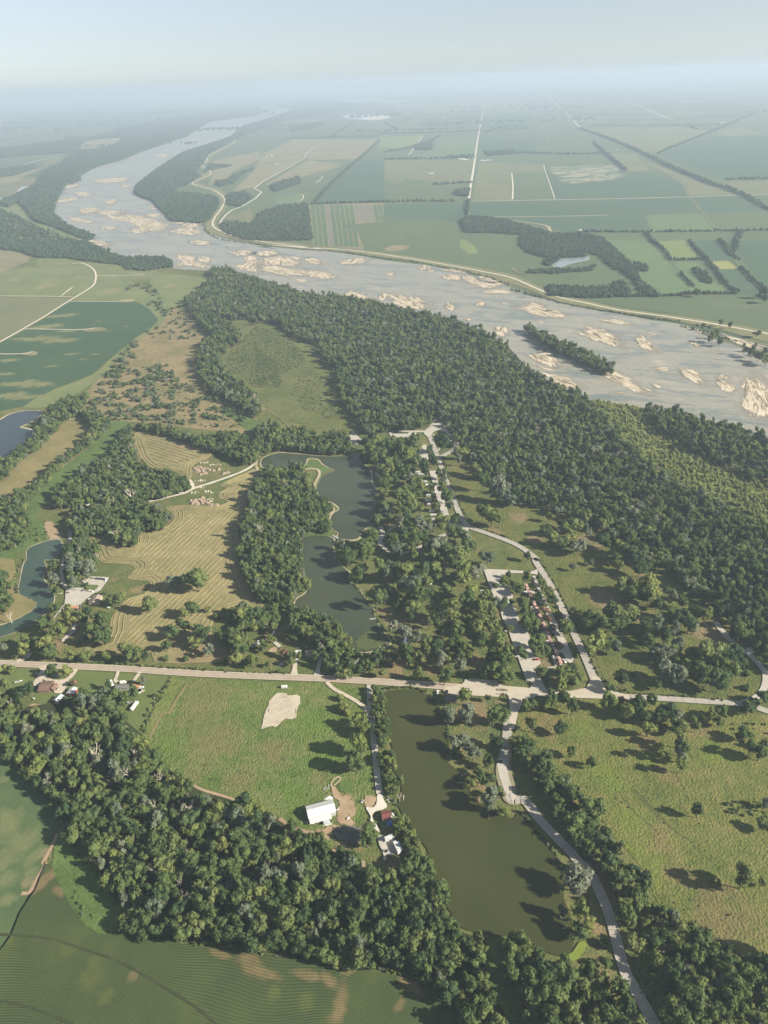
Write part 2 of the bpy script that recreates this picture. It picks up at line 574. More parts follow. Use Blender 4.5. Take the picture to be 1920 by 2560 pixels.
def crop(name, lo, hi, patch=None, pstops=(0.60, 0.75), big=160.0, rot=0.0, rowgap=0.0, rowstr=0.25):
    m, nt, out = new_mat(name)
    p = pos(nt)
    a = noise(nt, p, 1 / big, 4, 0.55)
    b = noise(nt, p, 1 / 12.0, 3, 0.6)
    s = math_(nt, 'ADD', math_(nt, 'MULTIPLY', a, 0.65), math_(nt, 'MULTIPLY', b, 0.35))
    c = ramp(nt, [(0.35, lo), (0.65, hi)], s).outputs[0]
    if patch:
        q = noise(nt, pos(nt, rot + 0.5, 1.0, 1.7), 1 / (big * 0.75), 5, 0.6, 1.2)
        f = ramp(nt, [(pstops[0], (0, 0, 0)), (pstops[1], (1, 1, 1))], q).outputs[0]
        c = mixc(nt, f, c, patch)
    h = b
    if rowgap:
        w = N_(nt, 'ShaderNodeTexWave', Scale=1.0)
        w.wave_type, w.bands_direction, w.wave_profile = 'BANDS', 'Y', 'SIN'
        w.inputs['Scale'].default_value = 1 / rowgap * 0.314
        w.inputs['Distortion'].default_value = 6.0
        w.inputs['Detail'].default_value = 0.0
        w.inputs['Detail Scale'].default_value = 0.05
        nt.links.new(pos(nt, rot), w.inputs['Vector'])
        c = mixc(nt, math_(nt, 'MULTIPLY', w.outputs['Fac'], rowstr), c, tuple(k * 0.25 for k in lo))
        h = math_(nt, 'ADD', math_(nt, 'MULTIPLY', w.outputs['Fac'], -1.0), h)
    finish(nt, out, c, 0.95, h, 0.4, 0.5, 0.1)
    return m


M['soy'] = land('soybeans', [(0.1, (0.032, 0.066, 0.036)), (0.5, (0.042, 0.078, 0.042)), (0.9, (0.058, 0.094, 0.046))], 120, 20, 4, bstr=0.2, contrast=1.5,
                spot=((0.150, 0.158, 0.074), SP('C 400,490,60 310,560,60 250,640,75 400,650,60 130,640,40 120,930,75 240,940,60 60,1010,70 180,1020,50 30,870,40 620,740,18 540,775,16 640,530,12 470,740,26 330,820,22 700,590,14 820,560,12 60,780,40 440,590,40', 2.4, R(4), 1.0)))
M['soy2'] = land('low_crop', [(0.1, (0.046, 0.080, 0.036)), (0.45, (0.062, 0.096, 0.042)), (0.75, (0.085, 0.118, 0.050))], 60, 14, 2.0, bstr=0.4, contrast=1.8, spot=((0.135, 0.148, 0.070), SP('L 30,800,130 130,880,130 60,980,130 20,490,50 230,1000,70 O 60,100,80 200,60,60 60,230,60', k=0.75)), spot2=((0.19, 0.165, 0.095), SP('L 290,980,40 O 180,130,50', k=0.7)))
M['g1'] = crop('dark_crop', (0.048, 0.088, 0.055), (0.062, 0.102, 0.062), (0.12, 0.14, 0.08), (0.66, 0.8), 420)
M['g2'] = crop('mid_crop', (0.072, 0.100, 0.052), (0.090, 0.118, 0.060), (0.14, 0.145, 0.08), (0.62, 0.8), 380)
M['g3'] = crop('bright_crop', (0.085, 0.135, 0.060), (0.105, 0.155, 0.070))
M['past'] = land('pale_pasture', [(0.1, (0.095, 0.122, 0.052)), (0.5, (0.130, 0.152, 0.064)), (0.9, (0.180, 0.178, 0.088))], 110, 22, 4, bstr=0.3, contrast=2.2, spot=((0.215, 0.190, 0.110), SP('C 400,150,60 300,300,80 720,330,90 540,240,50 100,260,60 900,220,60 1100,300,60', k=0.6)))
M['g4'] = crop('lime_crop', (0.130, 0.165, 0.060), (0.150, 0.185, 0.070))
M['yel'] = crop('yellow_crop', (0.20, 0.21, 0.07), (0.23, 0.235, 0.09))
M['tan'] = crop('tan_pasture', (0.165, 0.150, 0.085), (0.205, 0.178, 0.105), (0.110, 0.125, 0.065), (0.52, 0.7), 300)
M['tg'] = crop('tan_green_field', (0.115, 0.125, 0.065), (0.150, 0.152, 0.080), (0.09, 0.11, 0.06), (0.55, 0.7), 260)
M['salt'] = crop('bare_salt_patch', (0.22, 0.21, 0.15), (0.28, 0.26, 0.19), (0.08, 0.12, 0.07), (0.45, 0.55), 160)
def corn_mat():
    m, nt, out = new_mat('corn_rows')
    p = pos(nt)
    a = noise(nt, p, 1 / 60.0, 4, 0.6)
    b = noise(nt, p, 1 / 1.2, 2, 0.6)
    c = ramp(nt, [(0.3, (0.046, 0.066, 0.026)), (0.5, (0.060, 0.082, 0.030)), (0.72, (0.086, 0.106, 0.036))], a).outputs[0]
    sp = spots(nt, SP('O 300,120,60', 2.2, R(62), 0.85) + SP('O 390,190,34', 2.0, R(-45), 0.7) + SP('P 60,715,46 330,735,42', 3.2, R(-16), 0.75) + SP('P 545,900,70', 2.4, R(72), 0.85) + SP('P 470,760,52', 1.8, R(-30), 0.85) + SP('P 610,700,36', 2.0, R(20), 0.7)
               + SP('P 1010,800,46', 2.6, R(-42), 0.85) + SP('P 930,920,34', 2.2, R(60), 0.7) + SP('O 870,730,36', 1.5, R(60), 0.7) + SP('O 1600,640,55 1430,590,40', 2.2, R(-20), 0.75) + SP('P -40,690,60', 1.8, R(-16), 0.8))
    sp = math_(nt, 'MULTIPLY', sp, ramp(nt, [(0.25, (0.45, 0.45, 0.45)), (0.7, (1, 1, 1))], noise(nt, p, 1 / 7.0, 3, 0.6)).outputs[0])
    c = mixc(nt, sp, c, (0.225, 0.160, 0.085))
    sp2 = spots(nt, SP('O 560,760,90 620,640,60 680,860,70 450,560,60 60,520,40 P 110,850,60 320,900,60', k=0.55))
    c = mixc(nt, sp2, c, (0.105, 0.118, 0.036))
    w = N_(nt, 'ShaderNodeTexWave', Scale=0.314 / 1.35)
    w.wave_type, w.bands_direction, w.wave_profile = 'BANDS', 'Y', 'SIN'
    # the rows bend gently with the lie of the field
    wn1 = N_(nt, 'ShaderNodeTexNoise', Scale=1 / 95.0, Detail=0.0)
    nt.links.new(p, wn1.inputs['Vector'])
    off = math_(nt, 'MULTIPLY', math_(nt, 'SUBTRACT', wn1.outputs['Fac'], 0.5), 55.0)
    cmb = nt.nodes.new('ShaderNodeCombineXYZ'); nt.links.new(off, cmb.inputs['Y'])
    va = nt.nodes.new('ShaderNodeVectorMath'); nt.links.new(pos(nt, R(-14)), va.inputs[0]); nt.links.new(cmb.outputs[0], va.inputs[1])
    nt.links.new(va.outputs[0], w.inputs['Vector'])
    ww = math_(nt, 'MULTIPLY', w.outputs['Fac'], math_(nt, 'MULTIPLY', noise(nt, p, 1 / 45.0, 2, 0.5), 0.75))
    c = mixc(nt, ww, c, (0.018, 0.024, 0.012))
    h = math_(nt, 'ADD', math_(nt, 'MULTIPLY', w.outputs['Fac'], -0.8), b)
    finish(nt, out, c, 0.95, h, 0.5, 0.5, 0.1)
    return m


M['corn'] = corn_mat()
M['lane'] = land('crop_wheel_lane', [(0.2, (0.030, 0.040, 0.018)), (0.8, (0.050, 0.058, 0.026))], 20, 5, 1)
M['hay'] = land('cut_hay_stubble', [(0.1, (0.115, 0.116, 0.048)), (0.42, (0.172, 0.160, 0.074)), (0.65, (0.225, 0.196, 0.100)), (0.92, (0.275, 0.228, 0.130))], 40, 8, 1.5, bstr=0.6, bdist=0.4, contrast=1.9, spot=((0.205, 0.155, 0.092), SP('I 1300,580,170 1200,650,120 1450,620,90 F 1150,700,70 1150,310,90 1320,370,50 1240,440,40', k=0.7)))
M['windrow'] = land('cut_hay', [(0.2, (0.130, 0.108, 0.050)), (0.8, (0.27, 0.225, 0.112))], 20, 4, 0.8)
M['strip_a'] = crop('test_plot_green', (0.062, 0.105, 0.056), (0.078, 0.120, 0.062))
M['strip_b'] = crop('test_plot_grey', (0.125, 0.120, 0.105), (0.165, 0.155, 0.135))

# far country: a patchwork of quarter-section fields
m, nt, out = new_mat('far_country')
vm = nt.nodes.new('ShaderNodeVectorMath'); vm.operation = 'SNAP'
vm.inputs[1].default_value = (805.0, 402.0, 1000.0)
nt.links.new(pos(nt, R(-7.7)), vm.inputs[0])
wno = nt.nodes.new('ShaderNodeTexWhiteNoise'); wno.noise_dimensions = '2D'
nt.links.new(vm.outputs[0], wno.inputs['Vector'])
fc = ramp(nt, [(0.0, (0.052, 0.085, 0.050)), (0.35, (0.070, 0.100, 0.055)), (0.55, (0.085, 0.115, 0.060)), (0.72, (0.12, 0.13, 0.07)), (0.88, (0.16, 0.15, 0.09)), (1.0, (0.045, 0.07, 0.045))], wno.outputs['Value']).outputs[0]
fn = noise(nt, pos(nt), 1 / 900.0, 4, 0.6)
fc = mixc(nt, ramp(nt, [(0.55, (0, 0, 0)), (0.62, (1, 1, 1))], fn).outputs[0], fc, (0.030, 0.050, 0.030))
fn2 = noise(nt, pos(nt), 1 / 40.0, 3, 0.6)
fc = mixc(nt, math_(nt, 'MULTIPLY', fn2, 0.5), fc, (0.075, 0.09, 0.045))
finish(nt, out, fc, 0.95, spec=0.1)
M['far'] = m


def water(name, deep, shallow, rough, scale, sx, rot, lo, hi, wave=0.02, spec=0.5):
    m, nt, out = new_mat(name)
    p = pos(nt, rot, 1.0, sx)
    a = noise(nt, p, 1 / scale, 6, 0.55, 0.8)
    c = ramp(nt, [(lo, deep), (hi, shallow)], a).outputs[0]
    wv = noise(nt, pos(nt), 0.5, 3, 0.6)
    b = finish(nt, out, c, rough, wv, wave, 0.5, spec)
    b.inputs['IOR'].default_value = 1.33
    return m


M['pond'] = water('dark_pond_water', (0.036, 0.042, 0.0145), (0.048, 0.053, 0.018), 0.12, 60, 1, 0, 0.3, 0.7, spec=0.3)
M['lake'] = water('lake_water', (0.038, 0.050, 0.032), (0.052, 0.062, 0.036), 0.12, 70, 1, 0, 0.3, 0.7, spec=0.4)
M['teal'] = water('green_slough_water', (0.032, 0.058, 0.042), (0.042, 0.070, 0.050), 0.12, 40, 1, 0, 0.3, 0.7)
M['bluepond'] = water('blue_pit_water', (0.028, 0.040, 0.050), (0.034, 0.048, 0.058), 0.1, 60, 1, 0, 0.3, 0.7)
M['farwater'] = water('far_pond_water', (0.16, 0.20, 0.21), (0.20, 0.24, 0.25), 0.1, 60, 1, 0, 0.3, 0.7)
def river_mat():
    m, nt, out = new_mat('silty_river_water')
    p = pos(nt, R(-24), 1.0, 2.6)
    a = noise(nt, p, 1 / 170.0, 7, 0.60, 1.6)
    b = noise(nt, p, 1 / 45.0, 6, 0.6, 2.0)
    s_ = math_(nt, 'ADD', math_(nt, 'MULTIPLY', a, 0.62), math_(nt, 'MULTIPLY', b, 0.38))
    c = ramp(nt, [(0.36, (0.128, 0.148, 0.138)), (0.46, (0.172, 0.182, 0.162)), (0.52, (0.262, 0.246, 0.198)), (0.56, (0.212, 0.210, 0.174)), (0.64, (0.330, 0.296, 0.230))], s_).outputs[0]
    bs = finish(nt, out, c, 0.30, noise(nt, pos(nt), 0.3, 3, 0.6), 0.05, 0.5, 0.35)
    bs.inputs['IOR'].default_value = 1.33
    return m


M['river'] = river_mat()
m, nt, out = new_mat('sandbar_sand')
tc = nt.nodes.new('ShaderNodeTexCoord')
mp = nt.nodes.new('ShaderNodeMapping')
mp.vector_type = 'TEXTURE'
mp.inputs['Scale'].default_value = (5.5, 1.0, 1.0)
oi = nt.nodes.new('ShaderNodeObjectInfo')
ad = nt.nodes.new('ShaderNodeVectorMath')
nt.links.new(tc.outputs['Object'], ad.inputs[0])
sv = nt.nodes.new('ShaderNodeVectorMath'); sv.operation = 'SCALE'; sv.inputs[0].default_value = (900, 700, 0)
nt.links.new(oi.outputs['Random'], sv.inputs['Scale'])
nt.links.new(sv.outputs[0], ad.inputs[1])
nt.links.new(ad.outputs[0], mp.inputs['Vector'])
a = noise(nt, mp.outputs[0], 1 / 7.5, 4, 0.55, 1.2)
b = noise(nt, tc.outputs['Object'], 1 / 25.0, 4, 0.6, 0.6)
s_ = math_(nt, 'ADD', math_(nt, 'MULTIPLY', a, 0.7), math_(nt, 'MULTIPLY', b, 0.3))
sc_ = ramp(nt, [(0.34, (0.115, 0.118, 0.098)), (0.43, (0.185, 0.160, 0.115)), (0.48, (0.33, 0.280, 0.205)), (0.56, (0.45, 0.390, 0.300)), (0.70, (0.57, 0.51, 0.415))], s_).outputs[0]
bs = finish(nt, out, sc_, 0.9, a, 0.8, 2.0, 0.1)


def ragged_edge(nt, out, bs, tex, amp, lo, hi, top):
    """the sheet thins out towards its rim, following the streaks"""
    at = nt.nodes.new('ShaderNodeAttribute'); at.attribute_name = 'inward'
    v = math_(nt, 'ADD', at.outputs['Fac'], math_(nt, 'MULTIPLY', math_(nt, 'SUBTRACT', tex, 0.5), amp))
    f = ramp(nt, [(lo, (0, 0, 0)), (hi, (top, top, top))], v).outputs[0]
    tr = nt.nodes.new('ShaderNodeBsdfTransparent')
    mx = nt.nodes.new('ShaderNodeMixShader')
    nt.links.new(f, mx.inputs[0])
    nt.links.new(tr.outputs[0], mx.inputs[1])
    nt.links.new(bs.outputs[0], mx.inputs[2])
    nt.links.new(mx.outputs[0], out.inputs['Surface'])


ragged_edge(nt, out, bs, s_, 1.9, 0.12, 0.36, 1.0)
M['sand'] = m
m, nt, out = new_mat('shallow_over_sand')
tc = nt.nodes.new('ShaderNodeTexCoord')
mp = nt.nodes.new('ShaderNodeMapping'); mp.vector_type = 'TEXTURE'; mp.inputs['Scale'].default_value = (3.0, 1.0, 1.0)
nt.links.new(tc.outputs['Object'], mp.inputs['Vector'])
a = noise(nt, mp.outputs[0], 1 / 14.0, 5, 0.6, 1.2)
c_ = ramp(nt, [(0.35, (0.23, 0.215, 0.165)), (0.65, (0.37, 0.32, 0.245))], a).outputs[0]
bs = finish(nt, out, c_, 0.35, None, spec=0.4)
ragged_edge(nt, out, bs, a, 1.3, 0.12, 0.75, 0.75)
M['shoal'] = m


def pave(name, lo, hi, joint=0.0, lanes=False, edge=None, half=3.3, jw=0.35, tar=0.45):
    """road surface: mottled, with tarred cross joints and a centre joint where the slabs meet"""
    m, nt, out = new_mat(name)
    a = noise(nt, pos(nt), 1 / 7.0, 4, 0.6)
    b = noise(nt, pos(nt), 1 / 0.7, 2, 0.6)
    s = math_(nt, 'ADD', math_(nt, 'MULTIPLY', a, 0.7), math_(nt, 'MULTIPLY', b, 0.3))
    c = ramp(nt, [(0.3, lo), (0.7, hi)], s).outputs[0]
    uvn = nt.nodes.new('ShaderNodeUVMap')
    sep = nt.nodes.new('ShaderNodeSeparateXYZ')
    nt.links.new(uvn.outputs[0], sep.inputs[0])
    if edge:
        av = math_(nt, 'ABSOLUTE', sep.outputs[1])
        wob = math_(nt, 'ADD', av, math_(nt, 'MULTIPLY', math_(nt, 'SUBTRACT', a, 0.5), 1.2))
        f = ramp(nt, [(0.0, (0, 0, 0)), (1.0, (1, 1, 1))], math_(nt, 'MULTIPLY', math_(nt, 'SUBTRACT', wob, half), 2.0)).outputs[0]
        c = mixc(nt, f, c, edge)
        wh = math_(nt, 'ABSOLUTE', math_(nt, 'SUBTRACT', av, half * 0.52))
        f = math_(nt, 'MULTIPLY', math_(nt, 'LESS_THAN', wh, 0.6), 0.22)
        c = mixc(nt, f, c, tuple(k * 0.5 for k in lo))
    if joint:
        rem = math_(nt, 'ABSOLUTE', math_(nt, 'SUBTRACT', math_(nt, 'FRACT', math_(nt, 'DIVIDE', sep.outputs[0], joint)), 0.5))
        wn_ = nt.nodes.new('ShaderNodeTexWhiteNoise'); wn_.noise_dimensions = '1D'
        nt.links.new(math_(nt, 'FLOOR', math_(nt, 'DIVIDE', sep.outputs[0], joint)), wn_.inputs['W'])
        f = math_(nt, 'MULTIPLY', math_(nt, 'LESS_THAN', rem, jw / joint / 2), math_(nt, 'MULTIPLY', wn_.outputs['Value'], tar * 2))
        c = mixc(nt, f, c, (0.07, 0.065, 0.06))
        f2 = math_(nt, 'MULTIPLY', math_(nt, 'LESS_THAN', math_(nt, 'ABSOLUTE', sep.outputs[1]), 0.16), 0.35)
        c = mixc(nt, f2, c, (0.10, 0.095, 0.085))
    finish(nt, out, c, 0.85, b, 0.1, 0.05, 0.2)
    return m


M['concrete'] = pave('park_road_concrete', (0.285, 0.265, 0.235), (0.375, 0.350, 0.310), joint=11.0, edge=(0.20, 0.185, 0.12), half=3.15)
M['lot'] = pave('parking_lot_concrete', (0.320, 0.300, 0.265), (0.410, 0.385, 0.340))
M['apron'] = pave('entrance_pavement', (0.335, 0.300, 0.245), (0.415, 0.375, 0.305))
M['highway'] = pave('worn_asphalt', (0.285, 0.240, 0.190), (0.350, 0.298, 0.240), edge=(0.43, 0.37, 0.29), half=3.5)
M['farroad'] = plain('pale_gravel_road', (0.50, 0.46, 0.38), 0.9, 0.1, var=0.1, scale=0.02)
M['drive'] = plain('gravel_drive', (0.40, 0.355, 0.285), 0.9, 0.1, var=0.2, scale=0.4)

# ---------------------------------------------------------------- the land itself
gs = 60000.0
me = bpy.data.meshes.new('ground')
me.from_pydata([(-gs, -gs, 0), (gs, -gs, 0), (gs, gs, 0), (-gs, gs, 0)], [], [(0, 1, 2, 3)])
tag(link_mesh('ground', me, None, M['far']), kind='structure')

sheet('park_grounds', 'R -900,1000 -300,760 0,640 400,650 720,700 1100,830 1400,1010 1700,1090 2200,1200 2700,1500 3300,3300 -1500,3300 -1500,1400', 1, M['lawn'])
sheet('north_bank_land', 'R 330,480 380,420 480,360 590,330 960,320 1920,300 2400,420 2700,800 1920,860 1600,760 1280,700 1000,640 800,625 600,590 500,545', 1, M['g2'])
sheet('meadow_ground', 'K 700,920 1000,925 1440,965 1659,1010 N 1900,100 2300,1037 Q 2300,600 1500,600 1280,440 1050,370 930,230 870,60 N 650,850 480,610 250,380 130,230 60,160 30,60 K 120,900 400,900', 2, M['meadow'], 2)
for _q in ('N 690,565 740,640 820,720 900,790 960,850', 'N 760,540 860,640 960,740 1060,830 1160,890 1250,1000', 'N 800,560 900,660 1010,770 1090,850', 'N 1065,460 1110,540 1150,620', 'N 470,620 540,700 620,790', 'N 1130,210 1150,300 1180,380'):
    strip('rank_grass_streak', _q, 1.4, 3, M['wild'], 4, ends=[0.3, 1.6, 1.0, 1.8, 0.3])
sheet('east_meadow_ground', 'G 1215,400 1400,340 1659,640 H 100,670 640,880 K 900,0 1200,220 1500,500 1640,680 1600,860 1450,910 900,880 680,860 590,760 480,520 330,300 150,0 H 60,950 0,910 G 1480,850 1350,760 1280,600', 2, M['east'], 1)
sheet('barn_pasture', 'I 1100,755 1659,790 J 460,800 720,830 M 740,40 770,400 800,620 720,680 640,900 520,1000 300,860 200,790 0,680 L 1560,620 1200,500 1000,350 930,260 960,150 1010,40 I 1010,950', 2, M['pasture'])
sheet('house_lawn', 'I 0,700 480,715 1090,755 1000,950 950,1037 L 920,180 800,160 I 560,880 330,960 0,800', 2, M['mown'])
sheet('wild_meadow', 'C 1330,480 1500,500 1659,500 D 100,505 200,580 310,640 420,740 520,870 540,1000 640,1110 670,1190 560,1250 350,1215 60,1130 0,1000 C 1659,1060 1580,960 1450,770 1480,690 1590,640 1560,590', 2, M['wild'])
sheet('dry_brush_land', 'C 760,800 870,640 960,590 1120,450 1200,440 1260,520 1390,640 1290,690 1270,800 1310,920 1400,1010 1560,1090 1659,1150 1659,1250 1400,1240 900,1180 700,1190 560,1130 530,1030 600,940', 2, M['brown_scrub'], 3)
patch('rank_growth', 'C 1400,1100 1480,1085 1659,1170 D 60,1200 200,1240 220,1290 0,1270 C 1500,1160', 3, 'wet', 3)
sheet('dry_strip_field', 'F -100,560 130,380 330,230 430,120 480,95 540,140 600,170 560,260 440,350 230,530 120,610 -100,720', 2, M['tan_grass'], 2)
sheet('grassy_slough', 'F 700,150 830,140 790,220 720,360 600,420 480,520 340,620 260,690 250,780 330,830 340,900 180,960 60,1050 0,1100 -80,1100 150,700 230,600 370,470 590,300', 2, M['wet'], 3)
patch('sand_spit_ground', 'F 290,780 340,790 380,850 400,900 330,915', 3, 'soil', 3)
sheet('pond_bank_meadow', 'I -60,0 90,0 100,150 180,240 240,275 220,320 100,400 -60,440', 2, M['tan_grass'], 2)

# cropland and pastures west of the brush
M_f = [('pasture_field', 'C 255,115 450,110 560,130 780,155 860,185 1010,200 1040,235 840,260 640,262 400,232 270,190', 'past', 2),
       ('pasture_field', 'C -60,230 130,180 250,180 400,238 610,258 610,290 470,362 -60,360', 'past', 2),
       ('stubble_field', 'C -60,60 30,55 200,108 180,140 -60,240', 'tan', 2),
       ('dry_field', 'C -60,374 465,376 440,395 300,485 -60,700', 'tg', 2),
       ('soybean_field', 'C 455,402 850,403 900,410 1022,512 990,560 880,635 690,790 600,870 340,972 150,1080 0,1110 -80,1150 -80,720 160,590 300,500', 'soy', 2),
       ('grass_margin', 'C 865,396 930,400 1075,505 1010,570 900,655 760,795 660,885 520,985 350,1075 150,1085 340,975 600,876 690,793 880,640 990,564 1024,512 905,409', 'past', 2),
       ('pasture_field', 'C 622,268 830,262 1000,345 1110,440 1040,460 930,400 865,394 500,392 480,374 590,310', 'past', 2),
       ('bottom_pasture', 'C 1000,220 1340,250 1480,300 1260,370 1210,400 1120,440 1000,340', 'past', 2)]
sheet('bottomland', 'A 0,880 60,860 120,860 220,930 300,1000 400,1050 470,1090 300,1120 -60,1060 -60,900', 2, M['past'], 2)
sheet('bottomland', 'A 340,645 370,612 480,598 535,598 485,628 400,645', 3, M['tan'], 2)
sheet('bottomland', 'A 380,668 440,648 455,658 400,676', 3, M['past'], 2)
for nm, s, mk, sm in M_f:
    sheet(nm, s, 2, M[mk], 1 if mk in ('tg', 'tan') else sm)

# fields north of the river
NF = [
    ('g1', 'B 695,714 1000,704 1040,746 1150,743 1284,795 1308,850 742,862'), ('g2', 'B 552,750 697,745 737,861 557,865'),
    ('tg', 'B 410,702 690,712 690,742 548,748 551,864 382,866'), ('g1', 'B 366,874 1312,856 1360,913 1120,928 480,936 352,930'),
    ('g1', 'B 480,942 1125,934 1155,1008 860,1003 780,1003 690,965 560,955'), ('g3', 'B 1132,930 1380,924 1428,1003 1162,1008'),
    ('g1', 'B 1334,853 1570,847 1622,913 1388,918'), ('g2', 'B 1398,922 1700,915 1740,1000 1447,1001'),
    ('tg', 'B 1112,692 1250,738 1400,802 1510,838 1328,843 1290,785 1200,740'), ('tg', 'B 972,667 1088,664 1112,688 1148,738 1044,742 1006,702'),
    ('g1', 'B 1184,665 1420,592 1700,590 1700,768 1482,776 1380,742'), ('tg', 'B 1472,786 1700,778 1700,838 1542,838'),
    ('tg', 'B 1442,567 1540,542 1640,580 1436,590'), ('tg', 'B 872,558 1308,547 1426,567 1340,600 1184,658 1112,655'),
    ('g1', 'B 412,592 650,607 660,660 562,666 412,648'), ('g1', 'B 425,500 620,482 630,540 424,553'), ('tg', 'B 430,420 640,428 620,478 428,496'),
    ('g3', 'B 215,650 240,592 402,602 396,678 80,690'), ('g4', 'B -20,592 165,586 130,638 -20,640'), ('tg', 'B -20,692 240,690 386,690 374,788 80,808 -20,760'),
    ('g2', 'B 92,772 374,800 362,848 300,862 -20,870'), ('g1', 'B -20,886 346,880 338,974 230,945 -20,940'),
    ('g2', 'B 350,1028 580,1026 592,1106 700,1106 700,1180 -100,1130 -200,1106 -80,960 230,950 320,1010'),
    ('g3', 'E 560,0 872,0 1010,142 1085,225 1155,352 960,355 940,320 830,250 812,195 892,192 890,165 790,135 700,90'),
    ('g4', 'E 920,10 1130,0 1212,128 1042,133'), ('g1', 'E 1150,4 1330,2 1436,132 1275,130'), ('g1', 'E 1362,8 1740,0 1740,133 1512,133'),
    ('yel', 'E 1282,140 1402,137 1470,190 1352,190'), ('g1', 'E 1335,196 1480,193 1620,330 1602,358 1472,356'),
    ('g3', 'E 1044,145 1200,142 1280,250 1398,343 1112,348 1094,225'), ('g1', 'E 1505,140 1740,138 1740,330 1659,320'),
    ('g2', 'E 440,377 960,369 1600,367 1740,400 1740,610 1300,522 1000,470 700,432'), ('g2', 'E 30,230 300,212 700,215 650,288 230,285 200,338 120,288'),
    ('g1', 'A 1368,868 1552,692 1660,690 1660,880'), ('tan', 'A 1132,667 1270,602 1408,602 1318,665 1300,690 1100,808 1000,828 1100,735'),
    ('tan', 'A 1145,798 1330,692 1480,706 1470,720 1180,800'), ('tan', 'A 930,692 1130,652 1120,690 1010,740 960,790 900,800 920,760 880,738'),
    ('g2', 'A 1042,602 1288,592 1130,648 960,680'), ('g2', 'A 1175,810 1380,745 1480,732 1340,858 1280,878 1180,850'),
    ('tan', 'A 1322,663 1420,602 1640,602 1552,688 1330,690'), ('g2', 'A -50,552 130,522 600,540 400,580 160,620 -50,640'),
    ('g2', 'A -50,690 150,667 290,667 270,690 150,710 -50,735'), ('tan', 'A -50,772 190,722 60,788 -50,800'), ('g1', 'A 130,502 560,462 900,460 950,470 700,518 560,543 -50,548'),
    ('tan', 'A 700,742 785,730 780,745 700,768'), ('tg', 'A 960,940 1080,905 1110,960 1000,960'), ('g3', 'A 1180,850 1310,840 1300,872 1200,880'),
    ('tg', 'B 30,420 430,410 425,470 60,500'), ('tan', 'A 370,615 520,600 480,620 355,640'), ('tg', 'A 200,690 290,670 190,720'),
]
for mk, s in NF:
    sheet('field', s, 2, M[mk])
patch('salt_patch', 'B 715,716 1000,707 1035,745 1040,770 900,790 780,800 740,770', 3, 'salt', 3)
patch('sandy_patch', 'D 800,70 900,30 1000,38 995,55 900,80', 3, 'tan', 3)
sheet('reedy_patch', 'D 1320,0 1350,0 1440,85 1380,92', 3, M['g4'], 2)
# the test plots: strips of different crops side by side
_l = PP('A 1340,887 1355,1062')
_r = PP('A 1648,880 1659,960')
for k in range(15):
    f0, f1 = k / 15.0 + 0.007, (k + 1) / 15.0 - 0.009
    bot = 1062 + 14 * 0.5
    xt0, xt1 = 1340 + 310 * f0, 1340 + 310 * f1
    xb0, xb1 = 1355 + 330 * f0, 1355 + 330 * f1
    yb = 1062 + 12 * f0 if f0 < 0.58 else 958
    sk = (yb - 885) / 177.0
    sheet('crop_strip', 'A %g,885 %g,884 %g,%g %g,%g' % (xt0, xt1, xt1 + (xb1 - xt1) * sk, yb, xt0 + (xb0 - xt0) * sk, yb), 3,
          M['strip_b'] if k in (3, 9, 10, 11, 12) else M['strip_a'])
sheet('grass_verge', 'A 1335,880 1655,874 1662,958 1540,968 1492,972 1486,984 1538,988 1574,1076 1352,1066', 2, M['tan'])
sheet('field', 'A 1500,982 1655,968 1665,1100 1585,1080 1545,985', 3, M['g2'])

# river, shoals and sandbars
sheet('river', 'A 1250,450 1262,464 1240,480 1200,495 1130,520 1060,540 1020,570 1000,590 900,640 800,660 740,690 640,760 575,830 615,860 660,870 690,890 720,930 800,950 870,975 900,1002 940,1022 1050,1047 1200,1077 '
      'D 0,42 370,62 560,87 700,107 860,137 1000,152 1150,172 1330,212 1480,252 1600,292 E 0,312 100,345 250,390 400,425 550,455 750,490 900,520 1080,545 1200,600 1330,650 1480,700 1560,750 1650,800 2000,960 '
      '2300,1500 1700,1300 1600,1270 1400,1215 1200,1175 1050,1125 870,1100 800,1082 700,1066 500,1040 400,1010 220,960 130,900 0,790 D 1640,740 1530,660 1400,600 1250,550 1100,510 900,470 760,430 600,410 450,385 280,360 150,310 0,280 '
      'C 1600,255 1480,225 1350,200 1130,185 1060,130 900,130 720,110 650,60 A 470,1085 390,1050 390,1015 290,975 225,920 235,880 265,830 250,800 330,772 420,722 520,692 620,652 700,612 800,582 860,557 900,532 1060,482 1120,462', 3, M['river'], 3, 1.0)
